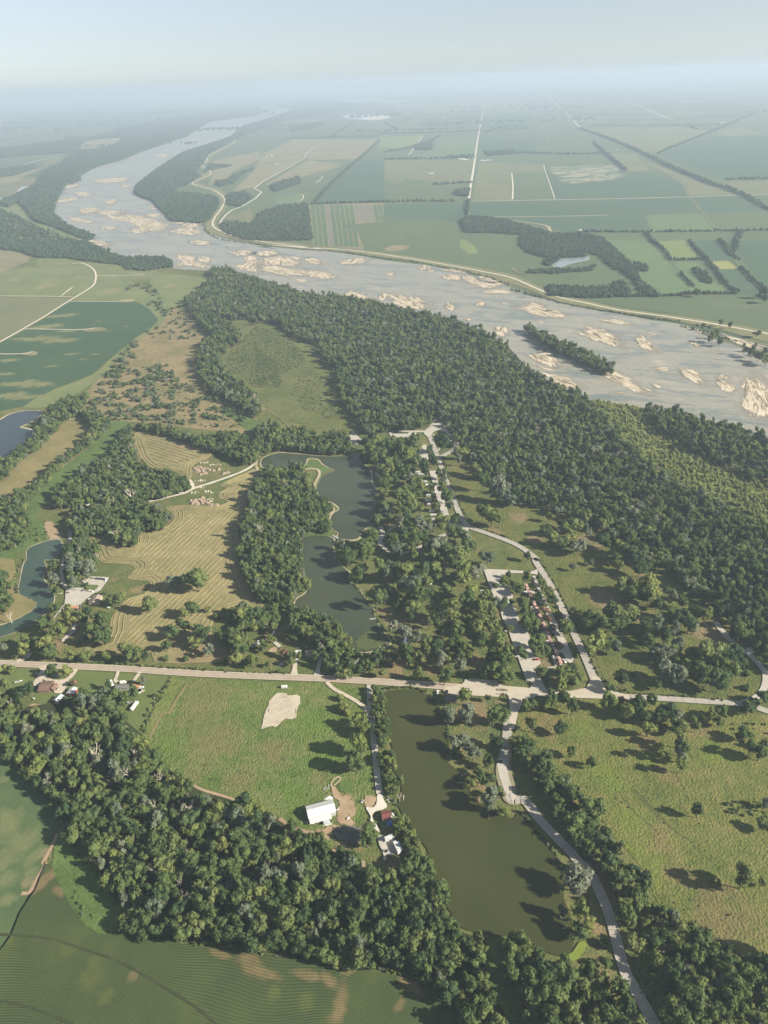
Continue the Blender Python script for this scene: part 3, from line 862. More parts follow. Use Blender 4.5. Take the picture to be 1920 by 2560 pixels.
BARS = ['A 470,940 560,932 620,940 690,965 700,990 660,1000 600,985 560,960 520,955', 'A 570,990 630,992 625,1005 580,1005', 'A 740,1000 800,985 860,1000 850,1012 770,1012', 'A 740,955 790,958 780,968', 'A 790,970 850,965 850,982 800,980',
        'A 820,1045 870,1040 910,1050 870,1057', 'A 345,905 410,898 420,910 370,922', 'A 425,915 520,912 510,925 440,928', 'A 440,980 500,980 490,992 450,990', 'A 430,775 500,770 540,768 520,785 440,790', 'A 670,672 720,665 710,680', 'A 240,865 310,855 330,862 270,875', 'A 255,802 330,800 310,812 260,812', 'A 640,895 670,892 665,905', 'A 635,925 690,925 690,935 650,935', 'A 305,940 390,955 380,962 320,955', 'A 340,830 400,840 380,848 330,842',
        'A 1000,1090 1060,1085 1080,1095 1040,1104', 'A 1110,1095 1160,1085 1195,1097 1150,1106', 'A 530,800 570,805 540,810', 'A 450,870 500,862 480,882',
        'C 1135,112 1200,105 1255,115 1250,135 1330,165 1320,185 1250,170 1140,160 1190,140', 'C 1290,120 1340,110 1345,145 1310,140', 'C 1230,10 1300,5 1365,18 1330,30 1260,25', 'C 1500,85 1560,70 1620,75 1590,97', 'C 1530,170 1580,150 1590,110 1640,110 1650,170 1640,205', 'C 530,0 620,5 690,25 680,45 560,15',
        'D 40,130 110,112 180,112 275,118 265,140 230,172 130,160 60,165', 'D 40,175 130,172 210,190 300,195 340,215 240,232 140,222', 'D 320,130 370,122 440,155 360,155', 'D 330,200 440,212 500,245 410,248 340,230', 'D 10,90 70,72 130,92 60,102', 'D 235,250 330,262 300,272', 'D 555,145 620,128 685,122 690,152 600,158', 'D 550,150 580,132 600,140 575,158', 'D 840,225 870,205 890,232', 'D 1050,180 1090,165 1130,185 1080,192', 'D 1090,200 1145,195 1150,206', 'D 1200,240 1260,225 1318,232 1310,262 1240,255', 'D 1350,250 1390,235 1440,262 1500,280 1580,275 1590,292 1500,308 1440,300', 'D 1440,240 1500,240 1560,270 1480,262', 'D 1480,330 1600,325 1650,345 1500,347', 'D 1205,195 1270,190 1340,210 1260,208',
        'D 555,365 640,335 690,358 730,390 640,390', 'D 790,365 830,348 848,372 820,392', 'D 895,355 960,365 990,385 1010,365 1060,385 1100,425 1090,450 1010,442 920,432 890,400', 'D 1222,430 1260,408 1282,440 1275,456', 'D 1435,405 1465,398 1470,425 1440,428', 'D 1580,405 1620,408 1600,418', 'D 1550,565 1600,570 1630,590 1590,625 1555,600', 'D 1345,510 1390,515 1370,528',
        'E 62,450 105,422 200,425 230,465 270,455 318,490 240,500 150,482', 'E 150,530 190,525 205,540', 'E 578,525 650,515 770,545 660,545', 'E 445,605 500,575 590,590 680,645 650,682 590,665 500,635', 'E 805,655 840,632 900,680 950,730 880,715 820,690', 'E 865,602 900,600 930,618', 'E 1150,660 1170,655 1220,698 1185,690', 'E 125,755 230,728 270,770 292,815 240,812 160,785', 'E 210,872 330,890 440,950 420,960 300,935 260,905', 'E 110,795 200,825 290,850 200,835', 'E 500,838 600,850 680,862 770,905 800,940 880,970 860,978 760,965 680,925', 'E 900,935 960,955 930,962', 'E 1085,845 1140,838 1200,872 1235,915 1210,925 1100,880', 'E 1330,880 1390,878 1410,900 1350,902', 'E 1335,910 1400,930 1435,955 1410,990 1360,970', 'E 920,830 1000,828 1010,845 950,850', 'E 1490,915 1560,920 1659,970 1760,1000 1760,1160 1600,1145 1540,1120 1490,1080 1500,1000', 'E 1110,558 1180,575 1270,605 1200,598', 'E 1380,620 1500,655 1620,695 1560,702 1440,665', 'E 80,620 140,630 110,640', 'E 1620,880 1680,885 1659,895', 'E 670,985 740,992 700,1000', 'E 330,770 350,775 335,785']
for k, s in enumerate(BARS):
    q = np.array(smooth_poly(GP(s), 5))
    cc = q.mean(0)
    ev, vec = np.linalg.eigh(np.cov((q - cc).T))
    an = math.atan2(vec[1, 1], vec[0, 1])
    rg = np.random.default_rng(k)
    ph = rg.uniform(0, 6.28, 4)
    th = np.arctan2(q[:, 1] - cc[1], q[:, 0] - cc[0])
    am = 1 + 0.07 * np.sin(5 * th + ph[0]) + 0.06 * np.sin(11 * th + ph[1]) + 0.05 * np.sin(19 * th + ph[2])
    ca, sa = math.cos(-an), math.sin(-an)
    for nm, gx, lvl, mk, off in (('shoal', 1.75, 4.4, 'shoal', 0.10), ('sandbar', 1.22, 5, 'sand', 0.0)):
        d = (q - cc) * (am * gx)[:, None]
        loc = [(x * ca - y * sa, x * sa + y * ca) for x, y in d]
        z = zl(lvl)
        n = len(loc)
        vs = [(x, y, z) for x, y in loc] + [(x * 0.62, y * 0.62, z) for x, y in loc] + [(x * 0.3, y * 0.3, z) for x, y in loc] + [(0, 0, z)]
        fs = [(i, (i + 1) % n, n + (i + 1) % n, n + i) for i in range(n)] + [(n + i, n + (i + 1) % n, 2 * n + (i + 1) % n, 2 * n + i) for i in range(n)] + [(2 * n + i, 2 * n + (i + 1) % n, 3 * n) for i in range(n)]
        me = bpy.data.meshes.new(nm)
        me.from_pydata(vs, [], fs)
        at = me.attributes.new('inward', 'FLOAT', 'POINT')
        at.data.foreach_set('value', [0.0] * n + [0.5] * n + [0.85] * n + [1.0])
        o = link_mesh(nm, me, None, M[mk])
        dx = math.sqrt(max(ev[1], 0.1)) * off
        o.location = (cc[0] + dx, cc[1] - dx * 0.4, 0)
        o.rotation_euler = (0, 0, an)
        tag(o, kind='structure')
sheet('levee', 'A 905,1008 888,985 900,940 945,900 935,850 900,815 800,795 830,770 885,750 890,735 850,715 870,695 890,665 1000,610 1015,595 1020,610 915,675 915,695 885,712 925,735 915,760 850,790 940,815 985,850 985,885 935,960 945,985 1000,1012 1060,1035 '
      '1200,1042 1400,1066 1659,1090 D 300,36 600,52 800,77 1000,108 1300,158 1659,225 E 150,290 300,350 500,395 700,440 900,468 1100,496 1300,528 1740,610 1740,680 1300,570 1100,535 900,505 700,478 500,440 300,400 150,340 0,285 D 1500,240 1300,195 1000,138 800,110 600,80 300,60 0,34 A 1400,1090 1200,1066 1050,1042', 4, M['levee'], 2)

# ponds, each ringed by a narrow shore
PONDS = [('pit_pond', 'bluepond', 'F -80,170 0,133 60,98 130,77 220,70 280,82 250,110 190,150 130,178 200,197 212,222 192,270 100,320 0,400 -80,440', 3.0),
         ('slough_pond', 'teal', 'F 175,1037 185,965 290,922 380,905 400,945 350,1037 I 290,0 300,60 280,120 340,200 350,262 320,330 220,402 120,462 0,502 -70,515 -70,450 0,430 120,382 220,322 240,280 190,250 130,220 140,100 160,20', 1.1),
         ('north_lake', 'lake', 'G 35,402 60,372 140,347 250,350 400,365 560,365 610,352 690,360 705,420 742,460 748,540 792,610 782,680 792,740 762,800 690,850 662,900 600,908 530,890 535,865 500,840 480,800 500,740 540,710 500,670 430,645 395,590 400,550 440,490 510,458 470,440 430,412 405,386 340,380 310,430 200,442 170,460 90,442 50,440', 1.9),
         ('middle_lake', 'lake', 'G 288,905 370,882 470,887 505,905 500,960 510,1037 J 505,0 560,45 605,85 600,140 650,175 700,240 760,310 780,400 830,470 870,540 800,580 690,600 640,580 560,480 440,380 330,350 280,342 255,300 262,260 320,220 335,182 312,60 300,0 G 295,990', 1.5),
         ('long_pond', 'pond', 'J 820,872 880,847 1000,845 1100,870 1150,930 1195,1037 M 1172,0 1202,100 1250,190 1250,280 1232,360 1290,420 1380,530 1400,620 1500,658 1570,690 1659,745 N 40,712 110,790 200,880 260,960 312,1037 Q 312,0 340,50 330,200 360,290 390,400 400,500 390,560 360,600 270,592 130,522 40,472 0,452 P 1620,470 1500,465 1400,442 1300,402 1250,370 1270,330 1240,290 1220,220 1190,150 1140,60 1105,0 M 1112,1037 1110,950 1050,870 1000,780 950,720 922,650 942,560 930,490 892,430 906,360 882,290 852,170 832,90 825,20', 0.8),
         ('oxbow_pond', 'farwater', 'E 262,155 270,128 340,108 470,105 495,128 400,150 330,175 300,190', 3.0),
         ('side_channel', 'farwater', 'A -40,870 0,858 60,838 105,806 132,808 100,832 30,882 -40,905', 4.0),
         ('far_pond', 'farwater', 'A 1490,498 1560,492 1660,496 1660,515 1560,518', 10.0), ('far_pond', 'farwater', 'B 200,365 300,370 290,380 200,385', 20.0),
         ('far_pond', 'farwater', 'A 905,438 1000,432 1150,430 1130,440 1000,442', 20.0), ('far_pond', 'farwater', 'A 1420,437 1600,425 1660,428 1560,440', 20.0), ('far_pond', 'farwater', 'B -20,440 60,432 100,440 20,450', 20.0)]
for nm, mk, s, ring in PONDS:
    pts = smooth_poly(GP(s), 4)
    P = np.array(pts)
    d = np.roll(P, -1, 0) - np.roll(P, 1, 0)
    d /= np.maximum(np.linalg.norm(d, axis=1), 1e-6)[:, None]
    area = 0.5 * np.sum(P[:, 0] * np.roll(P[:, 1], -1) - np.roll(P[:, 0], -1) * P[:, 1])
    nr = np.stack([d[:, 1], -d[:, 0]], 1) * (1 if area > 0 else -1)
    rg = random.Random(len(pts))
    wv = np.array([ring * (0.55 + 0.45 * math.sin(i * 0.21) + rg.uniform(0, 0.4)) for i in range(len(P))])
    wv = np.maximum(wv, 0.25)
    if nm != 'long_pond':
      sheet(nm + '_shore', [tuple(q) for q in P + nr * wv[:, None]], 3, M['shore'])
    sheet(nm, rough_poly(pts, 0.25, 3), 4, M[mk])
patch('pond_weed_bed', 'J 650,500 740,455 800,480 840,520 850,560 800,575 700,598 645,575', 5, 'algae', 3)
patch('duckweed_mat', 'Q 440,500 490,498 492,540 450,590 400,640 352,612 405,560', 5, 'duckweed', 4)
sheet('peninsula_grass', 'G 345,398 400,398 425,425 475,450 440,470 410,520 385,570 370,560 410,470 380,450 330,445', 4, M['wet'], 3)
sheet('bank_grass', 'G 300,855 480,860 500,880 460,885 370,882 300,895', 5, M['wet'], 2)

# hay, corn and other worked ground close by
HAY1 = 'F 865,225 900,206 960,212 1100,242 1220,272 1360,335 1372,360 1330,392 1260,422 1245,460 1242,508 1210,515 1100,480 1000,460 920,410 882,340'
HAY2 = ('F 580,890 640,866 720,892 775,942 830,952 892,930 905,862 1000,838 1080,820 1122,770 1110,730 1070,700 1200,682 1400,690 1482,660 1420,640 1420,602 1472,572 1420,560 1482,520 1600,470 1659,445 '
        'G 30,470 40,600 F 1620,720 1540,830 1560,950 1545,1037 I 1545,40 1600,130 1620,210 1659,250 J 30,270 60,320 I 1560,310 1480,345 1390,400 1375,480 1430,535 1510,620 1480,655 1350,668 1000,662 980,600 900,622 700,620 545,598 585,540 690,530 715,410 745,330 830,250 930,222 975,165 960,138 822,125 870,62 855,35 680,22 640,0 F 610,950')
sheet('hay_field', HAY1, 3, M['hay'], 3)
sheet('hay_field', HAY2, 3, M['hay'], 2)
CORN = 'O 300,0 330,0 352,60 402,160 452,260 562,400 642,452 782,448 900,482 1100,502 1659,582 P 160,602 400,632 700,682 950,732 1100,802 1230,920 1330,1060 1500,1400 O -300,1400 -300,1000 0,560 72,462 132,312 232,162'
SOY = 'L -200,180 0,335 90,402 190,502 272,592 352,662 372,702 382,800 340,880 310,962 280,1037 O 280,20 230,130 130,302 70,452 0,552 -300,960'
sheet('low_crop_field', SOY, 3, M['soy2'])
sheet('grass_wedge', 'L 385,800 430,830 530,960 560,1037 O 600,0 700,130 800,250 815,370 900,470 780,450 642,456 560,404 450,264 400,164 350,64 330,0 L 345,1000 350,920', 3, M['wet'])
_cz = 1.9
_cp_ = smooth_poly(GP(CORN, _cz), 2)
_mb = MB()
_n = len(_cp_)
_tr = tessellate_polygon([[Vector((x, y, 0)) for x, y in _cp_]])
_mb.add([(x, y, _cz) for x, y in _cp_] + [(x, y, 0) for x, y in _cp_],
        [tuple(t) for t in _tr] + [(i, (i + 1) % _n, (i + 1) % _n + _n, i + _n) for i in range(_n)])
tag(_mb.build('cornfield', M['corn']), kind='structure')
# two wheel lines cross the rows
for q in ('O 0,455 150,465 350,490 560,560 720,610 900,700 1100,820 1300,950 1400,1037 1600,1180', 'O 0,885 120,910 300,965 470,1037 560,1080'):
    pts = smooth_poly(GP(q, _cz), 4, False)
    o = strip('crop_lane', pts, 1.6, 0, M['lane'], 1)
    o.location.z = _cz + 0.02

# windrows of cut hay: low ridges following the field edge, then straight across
def pip(pt, P):
    x, y = pt
    x1, y1 = P[:, 0], P[:, 1]
    x2, y2 = np.roll(x1, -1), np.roll(y1, -1)
    c = ((y1 > y) != (y2 > y)) & (x < (x2 - x1) * (y - y1) / (y2 - y1 + 1e-12) + x1)
    return bool(np.sum(c) % 2)


def in_poly(pts, P):
    pts = np.asarray(pts)
    out = np.zeros(len(pts), bool)
    x1, y1 = P[:, 0], P[:, 1]
    x2, y2 = np.roll(x1, -1), np.roll(y1, -1)
    for i in range(len(P)):
        c = ((y1[i] > pts[:, 1]) != (y2[i] > pts[:, 1])) & (pts[:, 0] < (x2[i] - x1[i]) * (pts[:, 1] - y1[i]) / (y2[i] - y1[i] + 1e-12) + x1[i])
        out ^= c
    return out


def dist_poly(pts, P):
    pts = np.asarray(pts)
    d = np.full(len(pts), 1e9)
    A, B = P, np.roll(P, -1, 0)
    for a, b in zip(A, B):
        ab = b - a
        t = np.clip(((pts - a) @ ab) / max(ab @ ab, 1e-9), 0, 1)
        d = np.minimum(d, np.linalg.norm(pts - (a + t[:, None] * ab), axis=1))
    return d


def windrows(name, s, loops, gap, a, b, sm, holes=()):
    P = np.array(smooth_poly(GP(s), sm))
    d = np.roll(P, -1, 0) - np.roll(P, 1, 0)
    d /= np.maximum(np.linalg.norm(d, axis=1), 1e-6)[:, None]
    area = 0.5 * np.sum(P[:, 0] * np.roll(P[:, 1], -1) - np.roll(P[:, 0], -1) * P[:, 1])
    nr = np.stack([-d[:, 1], d[:, 0]], 1) * (1 if area > 0 else -1)
    lines = []
    for off in loops:
        Q = P + nr * off
        ok = in_poly(Q, P) & (dist_poly(Q, P) > off * 0.8)
        cur = []
        for q, k in zip(np.vstack([Q, Q[:1]]), list(ok) + [ok[0]]):
            if k:
                cur.append(tuple(q))
            else:
                if len(cur) > 2:
                    lines.append(cur)
                cur = []
        if len(cur) > 2:
            lines.append(cur)
    inner = max(loops) + 4.0
    u = np.array(G(*tp(*b))) - np.array(G(*tp(*a)))
    u /= np.linalg.norm(u)
    v = np.array((-u[1], u[0]))
    c = P.mean(0)
    rr = np.linalg.norm(P - c, axis=1).max()
    rg = random.Random(5)
    for k in range(int(-rr / gap), int(rr / gap) + 1):
        ts = np.arange(-rr, rr, 5.0)
        ph = rg.uniform(0, 6)
        L = c + np.outer(ts, u) + np.outer(k * gap + 1.6 * np.sin(ts / 60.0 + k * 0.15) + 0.35 * np.sin(ts / 9 + ph), v)
        ok = in_poly(L, P) & (dist_poly(L, P) > inner)
        cur = []
        for q, o in list(zip(L, ok)) + [(L[-1], False)]:
            if o and rg.random() > 0.012:
                cur.append(tuple(q))
            else:
                if len(cur) > 2:
                    lines.append(cur)
                cur = []
    mb = MB()
    for ln in lines:
        Q = np.array(ln)
        dd = np.gradient(Q, axis=0)
        dd /= np.maximum(np.linalg.norm(dd, axis=1), 1e-6)[:, None]
        nn = np.stack([-dd[:, 1], dd[:, 0]], 1)
        vs, fs = [], []
        for i, (q, w) in enumerate(zip(Q, nn)):
            ww = 0.62 * rg.uniform(0.7, 1.3)
            hh = 0.66 * rg.uniform(0.6, 1.4)
            vs += [(q[0] + w[0] * ww, q[1] + w[1] * ww, 0.45), (q[0], q[1], 0.5 + hh), (q[0] - w[0] * ww, q[1] - w[1] * ww, 0.45)]
        for i in range(len(Q) - 1):
            fs += [(3 * i, 3 * i + 1, 3 * i + 4, 3 * i + 3), (3 * i + 1, 3 * i + 2, 3 * i + 5, 3 * i + 4)]
        mb.add(vs, fs)
    o = mb.build(name, M['windrow'])
    return o


tag(windrows('hay_windrows', HAY1, (3, 8, 13), 7.5, ('F', 950, 300), ('F', 1250, 400), 3), 'raked rows of cut hay on the small tan field north of the gravel track', 'hay', kind='stuff')
tag(windrows('hay_windrows', HAY2, (3, 8, 13), 6.0, ('F', 1000, 1037), ('F', 1330, 740), 2), 'raked rows of cut hay on the large tan field beside the middle lake', 'hay', kind='stuff')

# ---------------------------------------------------------------- roads, paths, lots
strip('county_road', 'R -200,1652 I 0,672 400,690 800,708 1200,735 1659,756 J 400,770 800,792 1100,813 1350,832', 8.6, 5, M['highway'], 4)
sheet('entrance_apron', 'T 300,185 500,150 560,130 595,95 610,58 700,55 1085,75 1105,130 1180,158 1560,185 1659,190 K 60,830 205,842 370,855 480,835 510,780 515,760 K 560,760 590,800 640,845 700,868 760,880 760,905 600,905 T 2000,330 1659,310 1520,380 1430,460 1390,560 1340,800 1245,800 1272,560 1270,470 1250,310 1205,268 1150,262 1100,322 690,300 600,300 280,258', 6, M['apron'])
strip('east_road', 'K 560,872 650,885 900,897 1200,917 1450,933 1570,955 1659,985 1800,1020 2100,1090', 6.4, 5, M['concrete'], 5)
strip('park_road', 'K 545,810 480,650 420,520 330,330 240,150 150,0 H 160,1037 80,972 0,928 G 1500,868 1380,824 1330,765 1280,640 1220,490 1180,378 1140,275 1112,208', 7.2, 5, M['concrete'], 5)
strip('south_park_road', 'T 1320,600 M 1640,110 1625,250 1608,380 1605,450 1628,540 1659,625 N 70,622 170,742 280,862 380,962 440,1037 Q 490,40 580,210 650,400 690,560 740,720 820,860 920,1037 1050,1250 1200,1500', 7.2, 5, M['concrete'], 5, ends=[9.5, 8.5, 12, 13, 9, 7.2, 7, 7, 7, 7, 7, 7, 7])
sheet('road_pulloff', 'M 1565,360 1610,370 1640,560 1660,640 N 30,600 0,585 M 1625,590 1595,530 1565,420', 6, M['lot'], 2)
strip('park_loop', 'G 1108,206 1150,160 1178,128 1205,165 1245,215 1285,250 1297,285 1280,325 1240,350 1195,372', 8.5, 5, M['concrete'], 4)
sheet('loop_junction', 'G 1085,205 1130,185 1160,155 1172,118 1188,120 1225,185 1235,215 1190,200 1150,210 1135,235 1110,240', 6, M['lot'], 2)
strip('park_loop_inner', 'G 1270,262 1240,285 1205,312 1172,332', 4.5, 5, M['concrete'], 4)
strip('west_lot_road', 'G 1112,207 1000,206 870,204 780,197 720,190', 7.0, 5, M['lot'], 3)
sheet('west_parking_lot', 'G 858,212 878,212 882,222 985,222 990,212 1038,208 1040,222 1000,246 875,244', 6, M['lot'])
strip('west_lot_spur', 'G 735,196 750,210 765,222', 6, 6, M['lot'], 3)
sheet('boat_ramp', 'G 605,235 640,205 660,240 700,270 720,290 650,292 600,250', 5, M['lot'], 2)
sheet('north_camp_pad', 'G 1038,298 1104,293 1122,392 1085,402 1050,345', 6, M['lot'])
sheet('camp_road', 'G 1122,463 1165,461 1182,550 1215,640 1250,745 1275,795 1380,828 1375,855 1300,830 1235,825 1215,770 1185,690 1150,560', 6, M['lot'])
strip('camp_loop_track', 'G 808,822 822,880 800,915 832,962 900,995 980,990 1080,950 1150,905 1250,868 1300,850', 5.5, 5, M['lot'], 5)
strip('camp_loop_track', 'G 920,795 885,832 855,855', 4.0, 5, M['lot'], 3)
sheet('caboose_lot', 'Y 55,152 150,150 330,158 700,180 820,180 870,150 890,190 880,235 800,225 640,215 500,215 440,240 320,235 330,300 440,430 510,580 460,660 560,760 620,1000 740,1130 800,1300 830,1480 915,1530 935,1605 860,1655 885,1720 965,1900 1010,2000 730,1985 770,1975 800,1920 790,1880 710,1862 600,1560 540,1400 440,1110 340,900 320,820 250,655 150,430', 6, M['lot'])
sheet('caboose_drive', 'Y 800,255 845,255 940,490 965,540 1010,640 1060,740 1170,960 1280,1165 1440,1530 1400,1620 1330,1560 1240,1390 1180,1200 1100,1150 1080,1000 1020,850 950,700 880,660 850,560 910,500 860,420', 6, M['lot'])
for s in ('Y 690,480 830,480 850,520 700,540', 'Y 760,730 860,740 900,830 800,830', 'Y 990,1240 1100,1240 1130,1290 1000,1300', 'Y 930,1090 1010,1100 1040,1190 940,1190', 'Y 1130,1380 1280,1390 1290,1440 1150,1440', 'Y 1100,1500 1160,1500 1190,1640 1150,1640'):
    sheet('camp_pad', s, 5, M['lot'])
strip('footpath', 'Y 0,480 130,466', 1.8, 5, M['lot'], 2)
strip('footpath', 'Y 200,1118 320,1105 420,1100', 1.8, 5, M['lot'], 2)
strip('footpath', 'Y 440,1500 600,1490', 1.8, 5, M['lot'], 2)
strip('footpath', 'Y 1030,1672 1160,1655', 2.2, 5, M['lot'], 2)
strip('river_access_road', 'K 1490,932 1560,905 1610,870 1640,810 1640,740 1605,685 1545,625 1470,570 1400,510 1350,450 1312,403', 5.6, 5, M['lot'], 5)
strip('dirt_lane', 'J 735,812 738,920 742,1037 M 748,80 757,180 770,300 785,450 800,585', 5.0, 5, M['lot'], 4)
strip('dirt_track', 'J 458,795 475,812 510,842 600,890 680,940 720,980 742,1030', 3.6, 5, M['drive'], 5)
sheet('gravel_yard', 'Z 1265,250 1320,250 1345,320 1390,410 1320,450 1240,470 1200,520 1215,600 1250,640 1290,740 1245,740 1205,640 1175,530 1115,415 1200,420 1250,370', 6, M['gravel'], 3)
sheet('trailer_pad', 'Z 1262,775 1340,780 1500,840 1560,1010 1430,1045 1370,1035 1320,970 1285,900', 6, M['lot'], 1)
patch('gravel_patch', 'Z 1325,985 1370,1035 1390,1075 1360,1120 1335,1080 1345,1040', 6, 'gravel', 3)
patch('barn_yard', 'Z 780,240 900,240 950,290 990,390 1000,460 970,520 930,570 990,630 940,660 850,650 760,640 715,570 735,490 760,420 750,330', 4, 'soil', 3)
patch('barn_yard', 'Z 668,165 712,150 760,200 800,250 800,320 760,340 690,265', 4, 'soil', 3)
patch('yard_soil', 'Z 450,720 560,690 700,640 800,650 700,720 660,790 640,850 560,820 440,790', 4, 'soil', 3)
patch('yard_soil', 'Z 720,900 830,880 900,930 860,1010 780,1040 700,1010 670,980', 4, 'soil', 3)
strip('yard_track', 'Z 690,170 665,110 700,50 760,20 785,45 740,100 700,130', 1.4, 4, M['sand_path'], 5)
strip('yard_track', 'M 150,745 220,790 300,825 420,845', 3.0, 4, M['soil'], 4)
patch('burnt_patch', 'Z 660,760 720,690 830,655 1000,665 1080,660 1070,760 1040,850 980,900 880,890 800,840 700,825', 5, 'ash', 3)
patch('stubble_patch', 'Z 1110,260 1240,265 1250,330 1180,430 1100,400', 4, 'soil', 3)
patch('garden_patch', 'Z 745,110 800,80 930,95 945,180 880,225 780,210', 4, 'wet', 3)
strip('pasture_track', 'L 1210,500 1300,555 1480,610 1600,655', 2.4, 4, M['soil'], 4)
sheet('weedy_band', 'I 1110,758 1180,775 1120,900 1060,1037 L 1030,120 960,290 930,250 960,110 I 985,1000 1050,860', 3, M['band'], 2)
sheet('willow_flat_ground', 'E 510,1040 700,1068 870,1095 930,1150 1060,1230 H 960,170 1060,280 1150,360 1300,410 1420,470 1540,520 1659,570 1760,620 1760,870 1659,810 1500,745 1400,685 1240,610 1080,560 1010,480 900,410 800,340 720,260 660,190 580,110 E 620,1180', 4, M['band'], 2)
strip('grassy_ditch', 'P 1530,500 1535,600 1530,700 1570,810 1640,930 1680,1040', 8.0, 4, M['wet'], 4)
strip('mown_path', 'I 1215,800 1150,900 1085,1000 L 1060,60 1010,150 965,230 950,270', 2.6, 4, M['tan_grass'], 4)
sheet('rock_bed', 'J 130,873 180,865 210,880 280,880 287,920 270,970 252,1037 M 258,30 240,100 190,98 130,152 92,150 32,168 50,110 78,10 J 78,990 90,920', 4, M['rubble'], 3, 0.8)
strip('gravel_drive', 'W 455,25 458,80 440,130 405,195 380,240', 5.0, 5, M['drive'], 4, ends=[7, 5, 6, 8, 6])
strip('gravel_drive', 'W 810,60 775,115 725,165 650,190 560,190 495,160 465,130', 4.6, 5, M['drive'], 5)
sheet('gravel_court', 'W 620,200 735,180 720,240 680,290 655,315 575,310 610,240', 5, M['drive'], 2)
strip('gravel_drive', 'W 1260,80 1242,140 1228,180 1260,205', 3.2, 5, M['drive'], 4)
strip('gravel_drive', 'W 1495,90 1450,150 1420,195', 3.6, 5, M['drive'], 4)
patch('bare_yard', 'W 290,440 420,425 500,440 520,490 420,510 310,480', 3, 'soil', 3)
strip('house_drive', 'X 865,955 878,800 900,690', 4.2, 5, M['drive'], 3, ends=[7, 4.2, 4, 4])
strip('house_drive', 'X 1225,970 1255,820 1305,620', 3.6, 5, M['lot'], 3, ends=[7, 3.6, 3.6, 3.6])
strip('house_walk', 'X 545,420 640,500', 4.0, 5, M['lot'], 2)
patch('bare_yard', 'X 440,560 560,490 620,570 440,585', 3, 'soil', 3)
strip('farm_road', 'F 1659,412 1590,458 1400,530 1260,575 1200,605 1100,630 1000,655 900,665 720,665 620,668 560,688', 4.6, 5, M['gravel'], 5)
strip('farm_road_spur', 'F 1225,520 1245,545 1252,578', 5.0, 5, M['gravel'], 4)
strip('lake_track', 'G 0,425 0,400 25,365 60,342 130,328 200,322 350,338 470,348 560,346 610,330', 4.2, 5, M['sand_path'], 5)
strip('lake_track', 'G -10,470 10,455 0,430', 4.0, 5, M['sand_path'], 3)
strip('peninsula_path', 'G 320,455 350,448 400,455 412,480 390,530 370,570', 4.0, 5, M['sand_path'], 5)
strip('shore_path', 'G 490,690 505,710 475,760 465,820', 4.0, 5, M['sand_path'], 4)
strip('shop_road', 'F 445,783 455,850 450,920 425,1000 I 412,20 402,75 405,135 425,190', 4.6, 5, M['lot'], 4)
sheet('shop_lot', 'V 455,515 600,500 800,512 860,555 1035,580 1100,520 1140,470 1100,450 905,440 820,400 740,310 700,275 780,290 960,268 1360,290 1180,560 1010,640 860,760 770,845 500,960 310,1020 280,1060 195,1185 210,1120 300,1000 430,840 445,700', 6, M['lot'])
sheet('shop_drive', 'V 355,1600 420,1530 520,1440 600,1280 640,1260 715,1270 650,1420 560,1500 460,1570 400,1640', 6, M['lot'])
sheet('grass_island', 'V 910,452 1105,452 1135,470 1100,515 1035,578 950,560 880,520 870,490', 7, M['mown'], 2)
strip('west_drive', 'I 110,660 180,632 190,605', 5.0, 5, M['drive'], 3)
sheet('concrete_pad', 'K 1515,572 1550,568 1582,605 1545,612', 6, M['lot'])
strip('field_road', 'C -80,700 0,662 150,578 300,490 450,395 540,340 600,300 620,262 615,205 580,172 520,150 465,155', 5.0, 5, M['farroad'], 4)
for s in ('C -80,364 300,366 478,371', 'C 450,398 600,399 760,400 820,392 870,392', 'C 155,578 300,580 540,582 620,572', 'C -80,740 160,738 215,725', 'C 620,233 850,230 930,225', 'C 400,362 440,330 470,308'):
    strip('field_road', s, 4.0, 5, M['farroad'], 3)
for s in ('C 540,580 580,575 640,567 688,573 670,590 600,597 545,592', 'C 140,740 190,728 235,724 246,735 225,750 170,748', 'C 765,398 810,388 865,388 868,398 820,408', 'C 850,228 900,220 932,225 915,240 870,238'):
    sheet('well_pad', s, 4, M['tan'], 3)
strip('levee_road', 'E 1740,625 1300,545 1100,514 900,484 700,458 500,415 300,372 150,312 0,248 D 1500,212 1300,174 1000,122 800,92 600,66 300,48 0,26 A 1400,1078 1200,1054 1050,1030 1000,1018 932,988 918,960 968,882 964,850 920,822 830,795 850,780 908,755 903,735 870,715 893,695 903,670 1000,628 1016,604', 6.5, 6, M['farroad'], 3)
strip('far_road', 'B 362,930 366,860 375,800 388,720 402,620 420,520 442,420', 12.0, 5, M['farroad'], 2)
strip('far_road', 'B 370,870 900,861 1312,851 1500,845 1800,838', 9.0, 5, M['farroad'], 2)
strip('far_road', 'A 948,970 958,950 1000,910 1050,890 1130,830 1098,815 1200,750 1318,682 1322,662 1412,608', 7.0, 5, M['farroad'], 2)
strip('far_road', 'B 655,352 700,405 760,465', 22.0, 5, M['farroad'], 2)
strip('far_road', 'B 785,490 815,515 835,540 860,557', 18.0, 5, M['farroad'], 2)
strip('far_road', 'B 945,390 1050,432 1140,475 1250,520', 18.0, 5, M['farroad'], 2)
strip('far_road', 'B 168,585 150,615 108,668', 9.0, 5, M['farroad'], 2)
strip('far_road', 'A 1205,876 1285,872 1310,850 1300,840 1220,838', 4.5, 5, M['farroad'], 3)
strip('far_road', 'B 470,938 740,935 970,930', 6.0, 5, M['farroad'], 2)
strip('far_road', 'A 1365,790 1395,765 1375,760', 5.0, 5, M['farroad'], 2)
strip('far_road', 'A 100,712 180,690 245,675', 10.0, 5, M['farroad'], 2)
